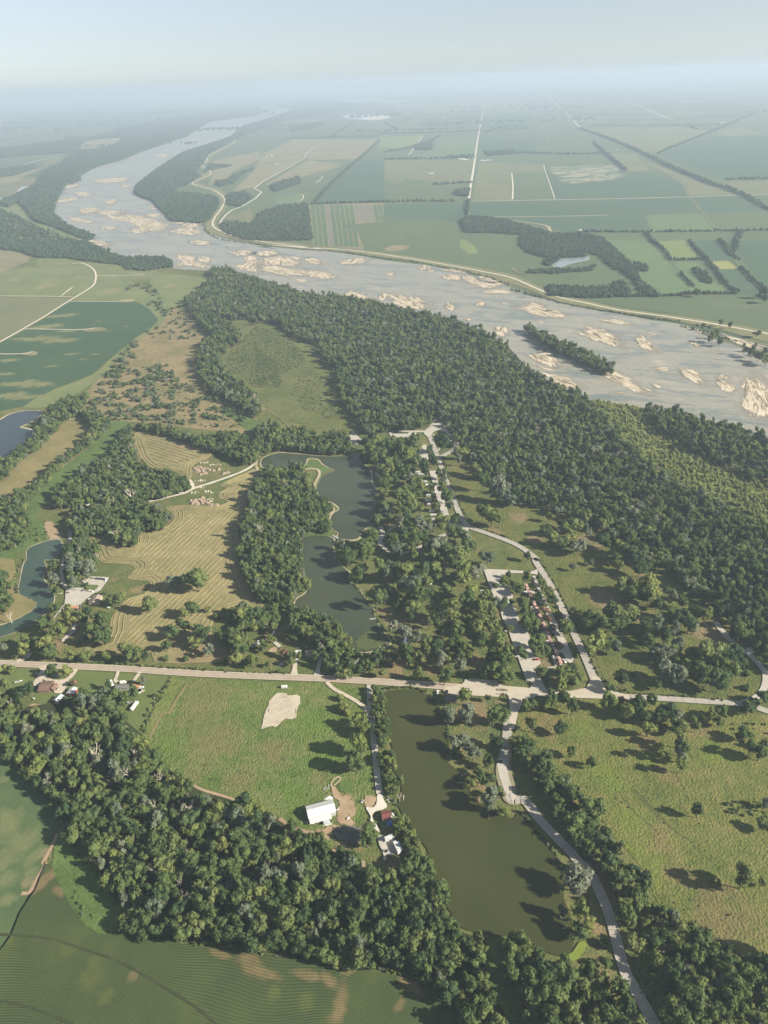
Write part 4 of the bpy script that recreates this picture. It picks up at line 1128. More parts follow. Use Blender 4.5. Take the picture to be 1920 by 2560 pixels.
strip('farm_track', 'B 555,862 557,800 551,748', 7.0, 5, M['farroad'], 2)
strip('farm_track', 'B 738,860 715,790 698,745 690,712', 4.0, 5, M['farroad'], 2)
strip('canal', 'B 1440,1003 1375,915 1320,850 1280,785 1160,720 1100,700', 9.0, 5, M['tg'], 2)
strip('creek_lane', 'E 1440,130 1500,200 1560,270 1640,330', 7.0, 5, M['tg'], 3)
strip('sand_margin', 'B 560,955 620,962 700,975 720,1000', 10.0, 5, M['sand_path'], 3)
strip('sand_margin', 'E 0,180 60,220 150,225 300,212', 8.0, 5, M['tan'], 3)
sheet('far_sandpit', 'A 1565,510 1660,498 1660,515 1600,520', 5, M['gravel'], 2)
strip('trail', 'C 1659,650 1540,690 1440,740 1435,800', 3.5, 4, M['tan_grass'], 4)
strip('trail', 'D 0,990 40,1080 150,1150 220,1220', 3.0, 4, M['tan_grass'], 4)
strip('crop_path', 'L 372,842 350,900 310,980 280,1037 O 300,0 240,100 190,190 140,195', 2.8, 4, M['soil'], 3)
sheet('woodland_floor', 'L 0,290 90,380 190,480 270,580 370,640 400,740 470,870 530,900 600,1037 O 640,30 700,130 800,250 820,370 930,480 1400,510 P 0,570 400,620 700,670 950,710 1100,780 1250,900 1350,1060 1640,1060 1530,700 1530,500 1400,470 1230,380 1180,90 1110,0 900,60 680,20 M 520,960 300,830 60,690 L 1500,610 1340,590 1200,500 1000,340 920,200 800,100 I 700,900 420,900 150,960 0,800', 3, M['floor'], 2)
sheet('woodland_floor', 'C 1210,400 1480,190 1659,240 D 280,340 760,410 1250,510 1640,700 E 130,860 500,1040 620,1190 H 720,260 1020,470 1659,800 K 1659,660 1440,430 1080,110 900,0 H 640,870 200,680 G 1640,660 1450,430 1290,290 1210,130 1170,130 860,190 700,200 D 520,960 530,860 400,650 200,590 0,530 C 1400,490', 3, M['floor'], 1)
# ================================================================ vegetation
def leaf_mat(name, stops, trans=0.42):
    m, nt, out = new_mat(name)
    oi = nt.nodes.new('ShaderNodeObjectInfo')
    a = noise(nt, pos(nt), 1 / 1.3, 2, 0.6)
    s = math_(nt, 'ADD', math_(nt, 'MULTIPLY', oi.outputs['Random'], 0.72), math_(nt, 'MULTIPLY', math_(nt, 'SUBTRACT', a, 0.36), 0.95))
    c = ramp(nt, stops, s).outputs[0]
    d = nt.nodes.new('ShaderNodeBsdfDiffuse')
    t = nt.nodes.new('ShaderNodeBsdfTranslucent')
    x = nt.nodes.new('ShaderNodeMixShader')
    x.inputs[0].default_value = trans
    nt.links.new(c, d.inputs['Color'])
    nt.links.new(c, t.inputs['Color'])
    nt.links.new(d.outputs[0], x.inputs[1])
    nt.links.new(t.outputs[0], x.inputs[2])
    nt.links.new(x.outputs[0], out.inputs['Surface'])
    return m


LF = {
    'green': leaf_mat('broad_leaves', [(0.0, (0.064, 0.101, 0.041)), (0.4, (0.099, 0.141, 0.052)), (0.75, (0.147, 0.184, 0.067)), (1.0, (0.204, 0.217, 0.087))]),
    'dark': leaf_mat('dark_leaves', [(0.0, (0.050, 0.086, 0.041)), (0.6, (0.083, 0.124, 0.052)), (1.0, (0.131, 0.164, 0.074))]),
    'yellow': leaf_mat('yellowish_leaves', [(0.0, (0.125, 0.165, 0.052)), (0.6, (0.180, 0.215, 0.069)), (1.0, (0.229, 0.244, 0.092))]),
    'grey': leaf_mat('silvery_leaves', [(0.0, (0.118, 0.152, 0.104)), (0.6, (0.166, 0.193, 0.131)), (1.0, (0.229, 0.239, 0.175))]),
    'brown': leaf_mat('browned_leaves', [(0.0, (0.204, 0.135, 0.082)), (0.6, (0.296, 0.196, 0.128)), (1.0, (0.338, 0.262, 0.164))]),
    'far': leaf_mat('far_leaves', [(0.0, (0.050, 0.088, 0.058)), (0.5, (0.076, 0.115, 0.069)), (1.0, (0.122, 0.154, 0.095))]),
    'needle': leaf_mat('conifer_needles', [(0.0, (0.040, 0.071, 0.045)), (1.0, (0.083, 0.121, 0.076))], 0.05),
    'blue': leaf_mat('blue_needles', [(0.0, (0.127, 0.156, 0.184)), (1.0, (0.185, 0.214, 0.255))], 0.05),
    'reed': leaf_mat('willow_thicket', [(0.0, (0.189, 0.237, 0.087)), (0.5, (0.273, 0.302, 0.114)), (1.0, (0.379, 0.371, 0.160))]),
}
BARK = plain('bark', (0.15, 0.12, 0.09), 0.9, 0.1, var=0.3, scale=3)
DEADW = plain('bleached_wood', (0.40, 0.36, 0.30), 0.8, 0.1, var=0.2, scale=2)

_bm = bmesh.new()
bmesh.ops.create_icosphere(_bm, subdivisions=2, radius=1.0)
ICO_V = np.array([v.co[:] for v in _bm.verts])
ICO_F = np.array([[v.index for v in f.verts] for f in _bm.faces])
_bm.free()
_bm = bmesh.new()
bmesh.ops.create_icosphere(_bm, subdivisions=1, radius=1.0)
ICO1_V = np.array([v.co[:] for v in _bm.verts])
ICO1_F = np.array([[v.index for v in f.verts] for f in _bm.faces])
_bm.free()


def crown_data(rg, rx, rz, zc, lobes, lobe_r, leaves, leaf, flat=1.0, spread=0.72, core=True, top=0.35):
    """clumped crown: uneven lobes inside an ellipsoid, roughened, with leaf clumps standing off them"""
    V, Fq = [], []
    nv = 0
    cs = []
    for k in range(lobes):
        for _ in range(30):
            d = rg.normal(size=3)
            d /= np.linalg.norm(d)
            rr = rg.uniform(0.35, 1.0) ** 0.6 * spread
            c = np.array((d[0] * rr * rx, d[1] * rr * rx, d[2] * rr * rz))
            if all(np.linalg.norm((c - q[0])) > 0.5 * (lobe_r * rx) for q in cs):
                break
        r = lobe_r * rx * rg.uniform(0.7, 1.3)
        cs.append((c, r))
    for c, r in cs:
        if core:
            v = ICO1_V * (1 + rg.uniform(-0.22, 0.22, (len(ICO1_V), 1))) * r * np.array((1, 1, flat))
            v += c + (0, 0, zc)
            V.append(v)
            Fq += [tuple(f + nv) for f in ICO1_F]
            nv += len(v)
    tot = sum(r * r for _, r in cs)
    for c, r in cs:
        n = max(4, int(leaves * r * r / tot))
        d = rg.normal(size=(n, 3))
        d[:, 2] += top
        d /= np.linalg.norm(d, axis=1)[:, None]
        p = c + (0, 0, zc) + d * r * np.array((1, 1, flat)) * rg.uniform(0.88, 1.22, (n, 1))
        nn = d + rg.normal(size=(n, 3)) * 0.55
        nn /= np.linalg.norm(nn, axis=1)[:, None]
        a = np.cross(nn, rg.normal(size=(n, 3)))
        a /= np.maximum(np.linalg.norm(a, axis=1), 1e-6)[:, None]
        b = np.cross(nn, a)
        s = leaf * rg.uniform(0.6, 1.35, (n, 1))
        q = np.stack([p + a * s, p + b * s * 0.8 + nn * s * 0.2, p - a * s, p - b * s * 0.8 - nn * s * 0.2], 1).reshape(-1, 3)
        V.append(q)
        Fq += [(nv + 4 * i, nv + 4 * i + 1, nv + 4 * i + 2, nv + 4 * i + 3) for i in range(n)]
        nv += 4 * n
    return np.concatenate(V), Fq


def crown_mesh(name, mat, *a, **k):
    V, Fq = crown_data(*a, **k)
    if name.startswith('crown'):
        # no two crowns alike: lean, stretch and lopsided growth
        rg = a[0]
        zc = a[3]
        V = V * np.array((rg.uniform(0.82, 1.18), rg.uniform(0.82, 1.18), 1.0))
        V[:, :2] += (V[:, 2:3] - zc) * rg.uniform(-0.14, 0.14, 2)
        V[:, 2] += V[:, 0] * rg.uniform(-0.18, 0.18) + V[:, 1] * rg.uniform(-0.18, 0.18)
    me = bpy.data.meshes.new(name)
    me.from_pydata(V.tolist(), [], Fq)
    me.materials.append(mat)
    return me


def trunk_mb(rg, h, r, limbs, reach, up):
    mb = MB()
    lean = rg.normal(size=2) * 0.05 * h
    mb.tube((0, 0, -0.3), (lean[0], lean[1], h), r, r * 0.45, 6)
    for k in range(limbs):
        t = rg.uniform(0.55, 0.95)
        an = rg.uniform(0, 2 * PI)
        s = (lean[0] * t, lean[1] * t, h * t)
        e = (s[0] + math.cos(an) * reach, s[1] + math.sin(an) * reach, s[2] + up * rg.uniform(0.6, 1.2))
        mb.tube(s, e, r * 0.4, r * 0.12, 5, cap=False)
    return mb


def dead_mb(rg, h, r):
    mb = MB()

    def grow(a, d, L, rr, lev):
        b = a + d * L
        mb.tube(a, b, rr, rr * 0.6, 5 if lev < 2 else 4, cap=False)
        if lev >= 3:
            return
        for _ in range(3 if lev else 5):
            q = Vector((rg.normal(), rg.normal(), rg.uniform(0.1, 0.9)))
            nd = (d * 0.9 + q.normalized() * 0.85).normalized()
            t = rg.uniform(0.55, 1.0)
            grow(a + d * L * t, nd, L * rg.uniform(0.45, 0.7), rr * 0.5, lev + 1)
    grow(Vector((0, 0, -0.3)), Vector((rg.normal() * .08, rg.normal() * .08, 1)).normalized(), h * 0.45, r, 0)
    return mb


RG = np.random.default_rng(11)
# (crown mesh, trunk mesh, nominal crown radius, nominal height, centre height)
PROTO = {k: [] for k in ('broad', 'tall', 'bush', 'conifer', 'dead', 'open')}
for i in range(7):
    cr = ('crown', None, RG, 4.6, 3.9, 7.4)
    PROTO['broad'].append((crown_mesh('crown_round', LF['green'], RG, 4.6, 3.9, 7.2, 9, 0.40, 300, 0.62), trunk_mb(RG, 6.0, 0.32, 4, 2.6, 2.2).mesh('trunk', BARK), 4.6, 11.3, 7.4))
for i in range(6):
    PROTO['tall'].append((crown_mesh('crown_tall', LF['green'], RG, 3.4, 5.4, 8.4, 10, 0.42, 300, 0.60, spread=0.85), trunk_mb(RG, 8.5, 0.30, 4, 1.8, 2.8).mesh('trunk', BARK), 3.5, 14.0, 8.6))
for i in range(4):
    PROTO['open'].append((crown_mesh('crown_open', LF['green'], RG, 4.6, 4.2, 7.6, 11, 0.34, 400, 0.60, spread=0.85), trunk_mb(RG, 7.0, 0.30, 7, 3.2, 2.6).mesh('trunk', BARK), 4.8, 12.0, 7.6))
for i in range(5):
    PROTO['bush'].append((crown_mesh('foliage', LF['green'], RG, 1.7, 1.0, 1.15, 5, 0.5, 90, 0.42), trunk_mb(RG, 1.0, 0.10, 3, 0.8, 0.7).mesh('stem', BARK), 1.8, 2.4, 1.2))
for i in range(2):
    Vc, Fc = [], []
    n = 0
    for k in range(150):
        t = RG.uniform(0.03, 1) ** 0.8
        r = 2.1 * (1.02 - t) * RG.uniform(0.75, 1.08)
        an = RG.uniform(0, 2 * PI)
        c = np.array((math.cos(an) * r, math.sin(an) * r, 0.7 + t * 7.6))
        o = np.array((math.cos(an), math.sin(an), -0.35)) * 0.75 * (1.25 - t)
        sd = np.array((-math.sin(an), math.cos(an), 0)) * 0.55 * (1.2 - t)
        Vc += [c + o, c + sd + (0, 0, 0.12), c - o * 0.8 + (0, 0, 0.35), c - sd + (0, 0, 0.12)]
        Fc.append((n, n + 1, n + 2, n + 3))
        n += 4
    m_ = bpy.data.meshes.new('crown_conical')
    m_.from_pydata([tuple(v) for v in Vc], [], Fc)
    m_.materials.append(LF['needle'])
    mb = MB()
    mb.lathe([(1.5, 0.9), (0.9, 3.6), (0.12, 8.2)], 8)
    mb.tube((0, 0, -0.2), (0, 0, 7.5), 0.2, 0.05, 6)
    PROTO['conifer'].append((m_, mb.mesh('trunk', LF['needle']), 2.2, 8.6, 4.0))
for i in range(4):
    PROTO['dead'].append((None, dead_mb(RG, 10.5, 0.30).mesh('bare_tree', DEADW), 4.0, 10.5, 6.5))


def recolor(me, mat, name=None):
    c = me.copy()
    c.materials.clear()
    c.materials.append(mat)
    return c


_rc = {}


def crown_of(kind, i, tint):
    k = (kind, i, tint)
    if k not in _rc:
        me = PROTO[kind][i][0]
        _rc[k] = me if tint == 'green' else recolor(me, LF[tint])
    return _rc[k]


# ---- instanced masses (far woods, thickets and the woods past the first few hundred trees)
def proto_coll(name, specs, lean=False):
    """specs: (kind, variant, tint)"""
    col = bpy.data.collections.new(name)
    for j, (kind, i, tint) in enumerate(specs):
        cm, tm = PROTO[kind][i][0], PROTO[kind][i][1]
        bm = bmesh.new()
        mats = []
        if cm is not None:
            bm.from_mesh(cm)
            mats.append(LF[tint])
        nf = len(bm.faces)
        bm.from_mesh(tm)
        mats.append(tm.materials[0])
        bm.faces.ensure_lookup_table()
        for f in bm.faces[nf:]:
            f.material_index = len(mats) - 1
        for f in bm.faces[:nf]:
            f.material_index = 0
        me = bpy.data.meshes.new('%s_%02d' % (name, j))
        bm.to_mesh(me)
        bm.free()
        for q in mats:
            me.materials.append(q)
        col.objects.link(bpy.data.objects.new('%s_%02d' % (name, j), me))
    return col


def blob_coll(name, n, tint, rx, rz, leaf, cnt):
    col = bpy.data.collections.new(name)
    for j in range(n):
        me = crown_mesh('%s_%d' % (name, j), LF[tint], RG, rx, rz, rz * 0.9, 7, 0.45, cnt, leaf)
        col.objects.link(bpy.data.objects.new('%s_%d' % (name, j), me))
    return col


COLS = {
    'river': proto_coll('river_wood_tree', [('broad', i, 'green') for i in range(4)] + [('tall', i, 'green') for i in range(6)] + [('tall', 0, 'grey'), ('broad', 5, 'grey'), ('open', 1, 'grey'), ('broad', 2, 'dark'), ('tall', 3, 'dark'), ('dead', 0, 'green')]),
    'mixed': proto_coll('wood_tree', [('broad', i, 'green') for i in range(7)] + [('tall', 1, 'green'), ('open', 0, 'green'), ('open', 2, 'grey'), ('broad', 1, 'yellow'), ('broad', 3, 'dark'), ('tall', 4, 'dark'), ('broad', 5, 'dark'), ('dead', 1, 'green')]),
    'bush': proto_coll('shrub_form', [('bush', i, 'green') for i in range(5)] + [('bush', 0, 'dark'), ('bush', 2, 'grey'), ('bush', 3, 'yellow')]),
    'brush': proto_coll('brush_form', [('bush', i, 'dark') for i in range(3)] + [('bush', 0, 'grey'), ('bush', 2, 'grey'), ('bush', 4, 'green')]),
    'reed': proto_coll('willow_form', [('bush', i, 'reed') for i in range(4)]),
    'far': blob_coll('far_tree', 4, 'far', 6.0, 6.0, 1.5, 60),
}
NCOL = {k: len(c.objects) for k, c in COLS.items()}


def scatter(name, pts, scl, colk, label, cat, seed=1, zs=None):
    """one object of many instanced plants (kind = stuff)"""
    if len(pts) == 0:
        return None
    rg = np.random.default_rng(seed)
    P = np.asarray(pts, float)
    n = len(P)
    me = bpy.data.meshes.new(name)
    co = np.zeros((n, 3))
    co[:, :2] = P[:, :2]
    me.from_pydata(co.tolist(), [], [])
    S = np.asarray(scl, float)
    vec = np.stack([S * rg.uniform(0.8, 1.2, n), S * rg.uniform(0.8, 1.2, n), S * (rg.uniform(0.75, 1.3, n) if zs is None else zs)], 1)
    for nm, ty, fld, dat in (('scl', 'FLOAT_VECTOR', 'vector', vec.ravel()), ('turn', 'FLOAT', 'value', rg.uniform(0, 2 * PI, n)), ('pick', 'INT', 'value', rg.integers(0, NCOL[colk], n))):
        a = me.attributes.new(nm, ty, 'POINT')
        a.data.foreach_set(fld, dat)
    o = link_mesh(name, me)
    ng = bpy.data.node_groups.new(name, 'GeometryNodeTree')
    ng.interface.new_socket('Geometry', in_out='INPUT', socket_type='NodeSocketGeometry')
    ng.interface.new_socket('Geometry', in_out='OUTPUT', socket_type='NodeSocketGeometry')
    gi, go = ng.nodes.new('NodeGroupInput'), ng.nodes.new('NodeGroupOutput')
    ci = ng.nodes.new('GeometryNodeCollectionInfo')
    ci.inputs['Collection'].default_value = COLS[colk]
    ci.inputs['Separate Children'].default_value = True
    ci.inputs['Reset Children'].default_value = True
    iop = ng.nodes.new('GeometryNodeInstanceOnPoints')
    iop.inputs['Pick Instance'].default_value = True

    def attr(nm, ty):
        q = ng.nodes.new('GeometryNodeInputNamedAttribute')
        q.data_type = ty
        q.inputs['Name'].default_value = nm
        return q.outputs[0]
    cx = ng.nodes.new('ShaderNodeCombineXYZ')
    L = ng.links.new
    L(attr('turn', 'FLOAT'), cx.inputs['Z'])
    L(gi.outputs[0], iop.inputs['Points'])
    L(ci.outputs[0], iop.inputs['Instance'])
    L(attr('pick', 'INT'), iop.inputs['Instance Index'])
    L(cx.outputs[0], iop.inputs['Rotation'])
    L(attr('scl', 'FLOAT_VECTOR'), iop.inputs['Scale'])
    L(iop.outputs[0], go.inputs[0])
    md = o.modifiers.new('plants', 'NODES')
    md.node_group = ng
    return tag(o, label, cat, kind='stuff')


def fill(s, gap, h=0.0, sm=2, seed=3, keep=1.0, exclude=()):
    """jittered positions over an outlined area (outline read at height h)"""
    P = np.array(smooth_poly(GP(s, h) if not isinstance(s, list) else s, sm))
    rg = np.random.default_rng(seed)
    x0, y0 = P.min(0)
    x1, y1 = P.max(0)
    nx, ny = int((x1 - x0) / gap) + 2, int((y1 - y0) / (gap * 0.87)) + 2
    jj, ii = np.meshgrid(np.arange(ny), np.arange(nx), indexing='ij')
    X = x0 + (ii + 0.5 * (jj % 2)) * gap + rg.uniform(-0.38, 0.38, ii.shape) * gap
    Y = y0 + jj * gap * 0.87 + rg.uniform(-0.38, 0.38, ii.shape) * gap
    Q = np.stack([X.ravel(), Y.ravel()], 1)
    Q = Q[in_poly(Q, P)]
    if keep < 1:
        Q = Q[rg.uniform(size=len(Q)) < keep]
    for e in exclude:
        E_ = np.array(smooth_poly(GP(e, 0), 1))
        Q = Q[~in_poly(Q, E_)]
    return Q


def along(s, gap, width, seed=3, h=0.0, sm=3):
    """positions along a hedge line"""
    P = np.array(smooth_poly(GP(s, h), sm, False))
    rg = np.random.default_rng(seed)
    d = np.linalg.norm(np.diff(P, axis=0), axis=1)
    L = np.concatenate([[0], np.cumsum(d)])
    t = np.arange(0, L[-1], gap) + rg.uniform(-0.3, 0.3, int(math.ceil(L[-1] / gap))) * gap
    x, y = np.interp(t, L, P[:, 0]), np.interp(t, L, P[:, 1])
    return np.stack([x + rg.uniform(-width, width, len(t)), y + rg.uniform(-width, width, len(t))], 1)


def sc_(n, lo, hi, seed=1):
    return np.random.default_rng(seed).uniform(lo, hi, n)


# big wood by the river
RIVERWOOD = ('C 1205,385 1250,340 1330,315 1290,300 1380,250 1350,185 1480,180 1600,240 1659,245 D 0,258 150,285 280,335 450,350 600,372 760,395 900,432 1100,475 1250,505 1400,555 1530,615 1640,695 E 0,745 130,850 220,905 400,972 500,1032 '
             '560,1110 620,1180 720,1265 H 560,110 660,190 720,262 820,350 950,425 1020,475 1100,560 1250,605 1400,680 1500,742 1659,802 1760,850 K 1760,720 1659,655 1560,555 1440,425 1350,325 1280,285 1180,195 1080,105 960,15 900,-5 H 850,1030 '
             '640,862 620,845 500,795 420,765 200,675 100,655 0,640 G 1659,620 1590,520 1500,480 1450,430 1400,345 1320,290 1285,235 1240,185 1210,120 1172,100 1150,130 1100,165 1000,185 860,188 700,195 650,110 590,50 D 520,960 530,860 430,740 400,650 300,640 200,590 150,530 100,508 0,528 C 1659,498 1500,498 1400,490 1320,470 1240,440')
q1 = fill(RIVERWOOD, 8.2, 9.0, 1, 5)
STRIPW = 'C 1205,400 1240,460 1310,560 1375,620 1300,680 1268,760 1300,880 1350,955 1450,1020 1600,1105 1659,1145 D 0,1110 60,1100 20,1040 0,990 C 1590,960 1500,855 1430,790 1420,750 1480,690 1585,640 1555,585 1400,498 1330,470'
q2 = fill(STRIPW, 7.4, 8.5, 1, 6)
ISLW = 'E 68,572 100,565 180,600 300,665 430,720 560,775 650,825 658,858 610,862 500,815 380,760 240,690 130,615'
q3 = fill(ISLW, 6.0, 6.0, 1, 7)
EASTW = 'E 875,1082 930,1075 1050,1105 1200,1155 1400,1195 1600,1258 1760,1320 H 1760,560 1659,505 1550,490 1430,440 1330,380 1250,345 1130,280 1020,200 920,130 870,80'
q4 = fill(EASTW, 7.4, 9.0, 1, 8)
qa = np.concatenate([q1, q2, q3, q4])
_n1 = len(qa)
scatter('river_woodland', qa, sc_(_n1, 0.72, 1.45, 4), 'river', 'dense green cottonwood forest filling the near bank of the wide river', 'forest', 4)

# woods on the near side of the middle distance
MIDW = [('F 865,160 960,160 1080,180 1180,210 1290,240 1400,235 1520,215 1659,290 1659,395 1600,405 1480,365 1350,318 1180,248 1000,200', 6.5),
        ('G 0,190 100,165 200,195 300,172 400,235 560,205 620,265 600,330 480,342 380,328 200,308 100,318 0,370', 6.5),
        ('F 850,170 870,330 900,415 1000,455 1120,475 1220,535 1230,565 1100,610 1000,635 840,648 620,650 480,680 345,690 340,600 400,560 500,490 560,430 700,380 740,300 800,190', 6.4),
        ('F 470,705 640,690 760,660 1000,678 1080,718 1108,770 1050,825 900,855 880,925 800,940 720,895 640,860 500,875 450,860 440,780', 6.4),
        ('F 430,930 560,900 640,960 I 620,20 560,110 500,140 440,100 430,20', 6.4),
        ('F 380,50 520,70 420,130 330,230 260,300 130,380 50,480 -60,540 -60,440 80,350 190,270 230,205 300,120', 6.2),
        ('F 560,110 690,130 720,160 650,230 580,290 460,370 360,450 300,530 220,600 180,660 155,740 200,800 180,890 60,960 -60,980 -60,720 120,600 230,530 330,440 440,350 540,260 600,210', 6.2),
        ('C 340,1075 440,1030 560,1000 560,1050 520,1100 640,1110 690,1180 640,1230 540,1130 420,1090 300,1180 260,1180', 6.2),
        ('I -60,60 60,110 80,160 30,200 -60,200', 6.5), ('I -60,270 60,220 90,300 0,350 -60,360', 6.5)]
# the copse between hay field and lakes, and the wood round the south end of the middle lake
LAKEW = [('G 100,442 280,435 330,482 370,560 420,640 490,690 460,740 470,835 320,858 290,915 300,1037 J 318,120 330,190 262,258 250,330 180,330 170,260 0,235 I 1600,120 1545,0 F 1560,950 1545,820 1600,700 1640,560', 6.6),
         ('J 180,385 320,330 430,358 520,400 540,450 590,490 610,560 660,600 690,640 760,620 850,590 885,620 860,655 780,685 740,715 640,738 540,738 440,700 430,590 380,580 340,520 300,480 230,500', 6.8),
         ('J 0,320 120,312 175,375 110,460 0,440 I 1560,440 1500,400 1490,330 1600,285', 6.8), ('I 1400,470 1500,450 1600,520 1590,600 1540,610 1480,560', 6.2)]
FRONTW = 'I 0,800 100,800 150,900 220,960 330,965 420,905 500,885 560,860 700,865 770,900 800,1000 L 800,100 830,190 920,205 950,290 1000,340 1180,425 1200,500 1340,590 1480,612 1540,625 1659,690 M 60,690 200,790 300,835 470,880 525,930 520,1010 P 680,20 800,50 920,60 1000,10 1050,0 M 1100,1030 P 1110,0 1180,90 1230,250 1258,310 1240,380 1400,470 1480,475 1520,520 1500,640 1540,780 1620,950 1640,1060 1600,1200 1450,1200 1330,1037 1250,900 1100,780 950,705 700,665 400,615 160,585 0,565 O 1659,555 1400,505 1100,485 930,470 820,370 800,250 700,130 640,30 L 540,900 470,870 400,740 370,640 270,580 190,480 90,380 -80,250 I -80,800'
RIGHTW = 'N 0,215 100,225 170,340 250,380 300,460 370,505 470,600 560,700 620,800 660,900 700,960 720,1037 Q 780,0 870,60 890,180 930,250 1000,300 1050,370 1150,380 1260,430 1290,500 1400,520 1440,600 1560,592 1800,580 1800,1250 1150,1250 1040,1037 1000,950 1000,690 900,600 860,540 860,400 745,415 710,330 720,210 650,110 570,0 N 510,1037 470,960 385,900 350,790 250,720 210,620 170,550 130,450 70,380 0,325'
RIGHTW2 = 'Q 0,472 120,512 240,602 360,642 400,680 540,652 600,760 700,790 760,880 880,1037 950,1200 0,1250 P 1640,1100 1659,900 1600,780 1580,560 1659,480'
LANEW = ['M 770,30 820,20 858,160 860,280 898,370 900,440 938,490 928,615 880,570 850,520 800,380 780,250 J 760,1037 745,820 800,832 840,960', 'M 930,740 990,750 1010,830 1080,900 1108,960 1108,1037 1010,1037 980,920 915,870 900,800']

MIDPTS = [fill(s, g, 6.5, 1, 20 + i) for i, (s, g) in enumerate(MIDW)]
LAKEPTS = [fill(s, g, 6.5, 1, 40 + i) for i, (s, g) in enumerate(LAKEW)]
FRONTPTS = fill(FRONTW, 8.0, 7.0, 1, 60)
RIGHTPTS = [fill(RIGHTW, 7.8, 6.5, 1, 61), fill(RIGHTW2, 7.8, 6.5, 1, 62)]
_dl = np.array(smooth_poly(GP('P 1530,500 1535,600 1530,700 1570,810 1640,930 1680,1040'), 6, False))
_far = lambda q: q[np.min(np.linalg.norm(q[:, None] - _dl[None], axis=2), axis=1) > 6.5]
_hx = np.array([gp0 for gp0 in GP('W 600,480 540,470 660,480 480,460 720,430 760,380 820,380 860,330 600,520 605,370 650,380 560,400 755,283 790,300 1382,412 1428,445 1475,600 1410,480 350,430 430,440 1350,360 1300,300 230,310 900,330 480,430 Z 560,540 640,560 450,590 345,640 420,660')])
FRONTPTS = FRONTPTS[np.min(np.linalg.norm(FRONTPTS[:, None] - _hx[None], axis=2), axis=1) > 12.0]
FRONTPTS = _far(FRONTPTS)
RIGHTPTS = [_far(q) for q in RIGHTPTS]
LANEPTS = [fill(s, 5.6, 4.5, 1, 63 + i) for i, s in enumerate(LANEW)]
print('TREES river', _n1, 'mid', [len(q) for q in MIDPTS], 'lake', [len(q) for q in LAKEPTS], 'front', len(FRONTPTS), 'right', [len(q) for q in RIGHTPTS], 'lane', [len(q) for q in LANEPTS])

# ---- single trees -------------------------------------------------
TINTS = {'g': 'green', 'd': 'dark', 'y': 'yellow', 's': 'grey', 'b': 'brown', 'l': 'blue'}
NAME = {'broad': 'broadleaf_tree', 'tall': 'tall_tree', 'open': 'open_crowned_tree', 'bush': 'shrub', 'conifer': 'conifer', 'dead': 'dead_tree'}
_tm_cache = {}


def make_tree(kind, i, tint, x, y, s, zs, rz):
    root = empty(NAME[kind], (x, y, 0), rz)
    root.scale = (s * (0.88 + 0.24 * ((x * 7.31) % 1)), s * (0.88 + 0.24 * ((y * 5.17) % 1)), s * zs)
    cm, tm = PROTO[kind][i][0], PROTO[kind][i][1]
    if kind == 'dead':
        bpy.data.objects.remove(root)
        o = link_mesh('dead_tree', tm)
        o.location, o.rotation_euler, o.scale = (x, y, 0), (0, 0, rz), (s, s, s * zs)
        return o
    t = link_mesh('stem' if kind == 'bush' else 'trunk', tm, root)
    c = link_mesh('foliage' if kind == 'bush' else 'crown', crown_of(kind, i, tint) if kind != 'conifer' else (cm if tint != 'blue' else crown_of(kind, i, 'blue')), root)
    return root


ADJ_T = {'green': 'green', 'dark': 'dark green', 'yellow': 'yellow-green', 'grey': 'silvery green', 'brown': 'browned', 'blue': 'blue-grey'}
ADJ_K = {'broad': 'round-crowned tree', 'tall': 'tall upright tree', 'open': 'open-crowned tree', 'bush': 'low shrub', 'conifer': 'pointed conifer', 'dead': 'bare dead tree'}
ORD = ['first', 'second', 'third', 'fourth', 'fifth', 'sixth', 'seventh', 'eighth', 'ninth', 'tenth', 'eleventh', 'twelfth']


def size_word(m, kind):
    if kind == 'bush':
        return 'wide' if m > 2.6 else 'small'
    return 'small' if m < 3.2 else ('large' if m > 5.4 else 'medium')


def ordinal_labels(items, phrase, group):
    """items: (object, base phrase, px, py); gives each a label that singles it out inside its cluster"""
    def rec(lst, words):
        by = {}
        for it in lst:
            by.setdefault(it[1], []).append(it)
        for base, sub in by.items():
            assign(sub, base, words)

    def assign(sub, base, words):
        if len(sub) == 1:
            sub[0][0]['label'] = ' '.join((base, words, phrase)).replace('  ', ' ')
            return
        if len(sub) <= 9:
            sub.sort(key=lambda q: q[2])
            for i, q in enumerate(sub):
                w = 'leftmost' if i == 0 else ('rightmost' if i == len(sub) - 1 else ORD[i] + ' from left')
                q[0]['label'] = ' '.join(x for x in (base + ',', w, words, phrase) if x)
            return
        ys = sorted(q[3] for q in sub)
        med = ys[len(ys) // 2]
        if words:
            sub.sort(key=lambda q: q[2])
            h = len(sub) // 2
            for part, wd in ((sub[:h], 'left half,'), (sub[h:], 'right half,')):
                part.sort(key=lambda q: q[2])
                for i, q in enumerate(part):
                    q[0]['label'] = ' '.join((base + ',', (ORD[i] if i < 12 else 'last') + ' from left in the', words.replace('on the ', '').replace(' side', ''), wd, phrase))
            return
        assign([q for q in sub if q[3] >= med], base, 'on the near side')
        assign([q for q in sub if q[3] < med], base, 'on the far side')
    rec(items, '')


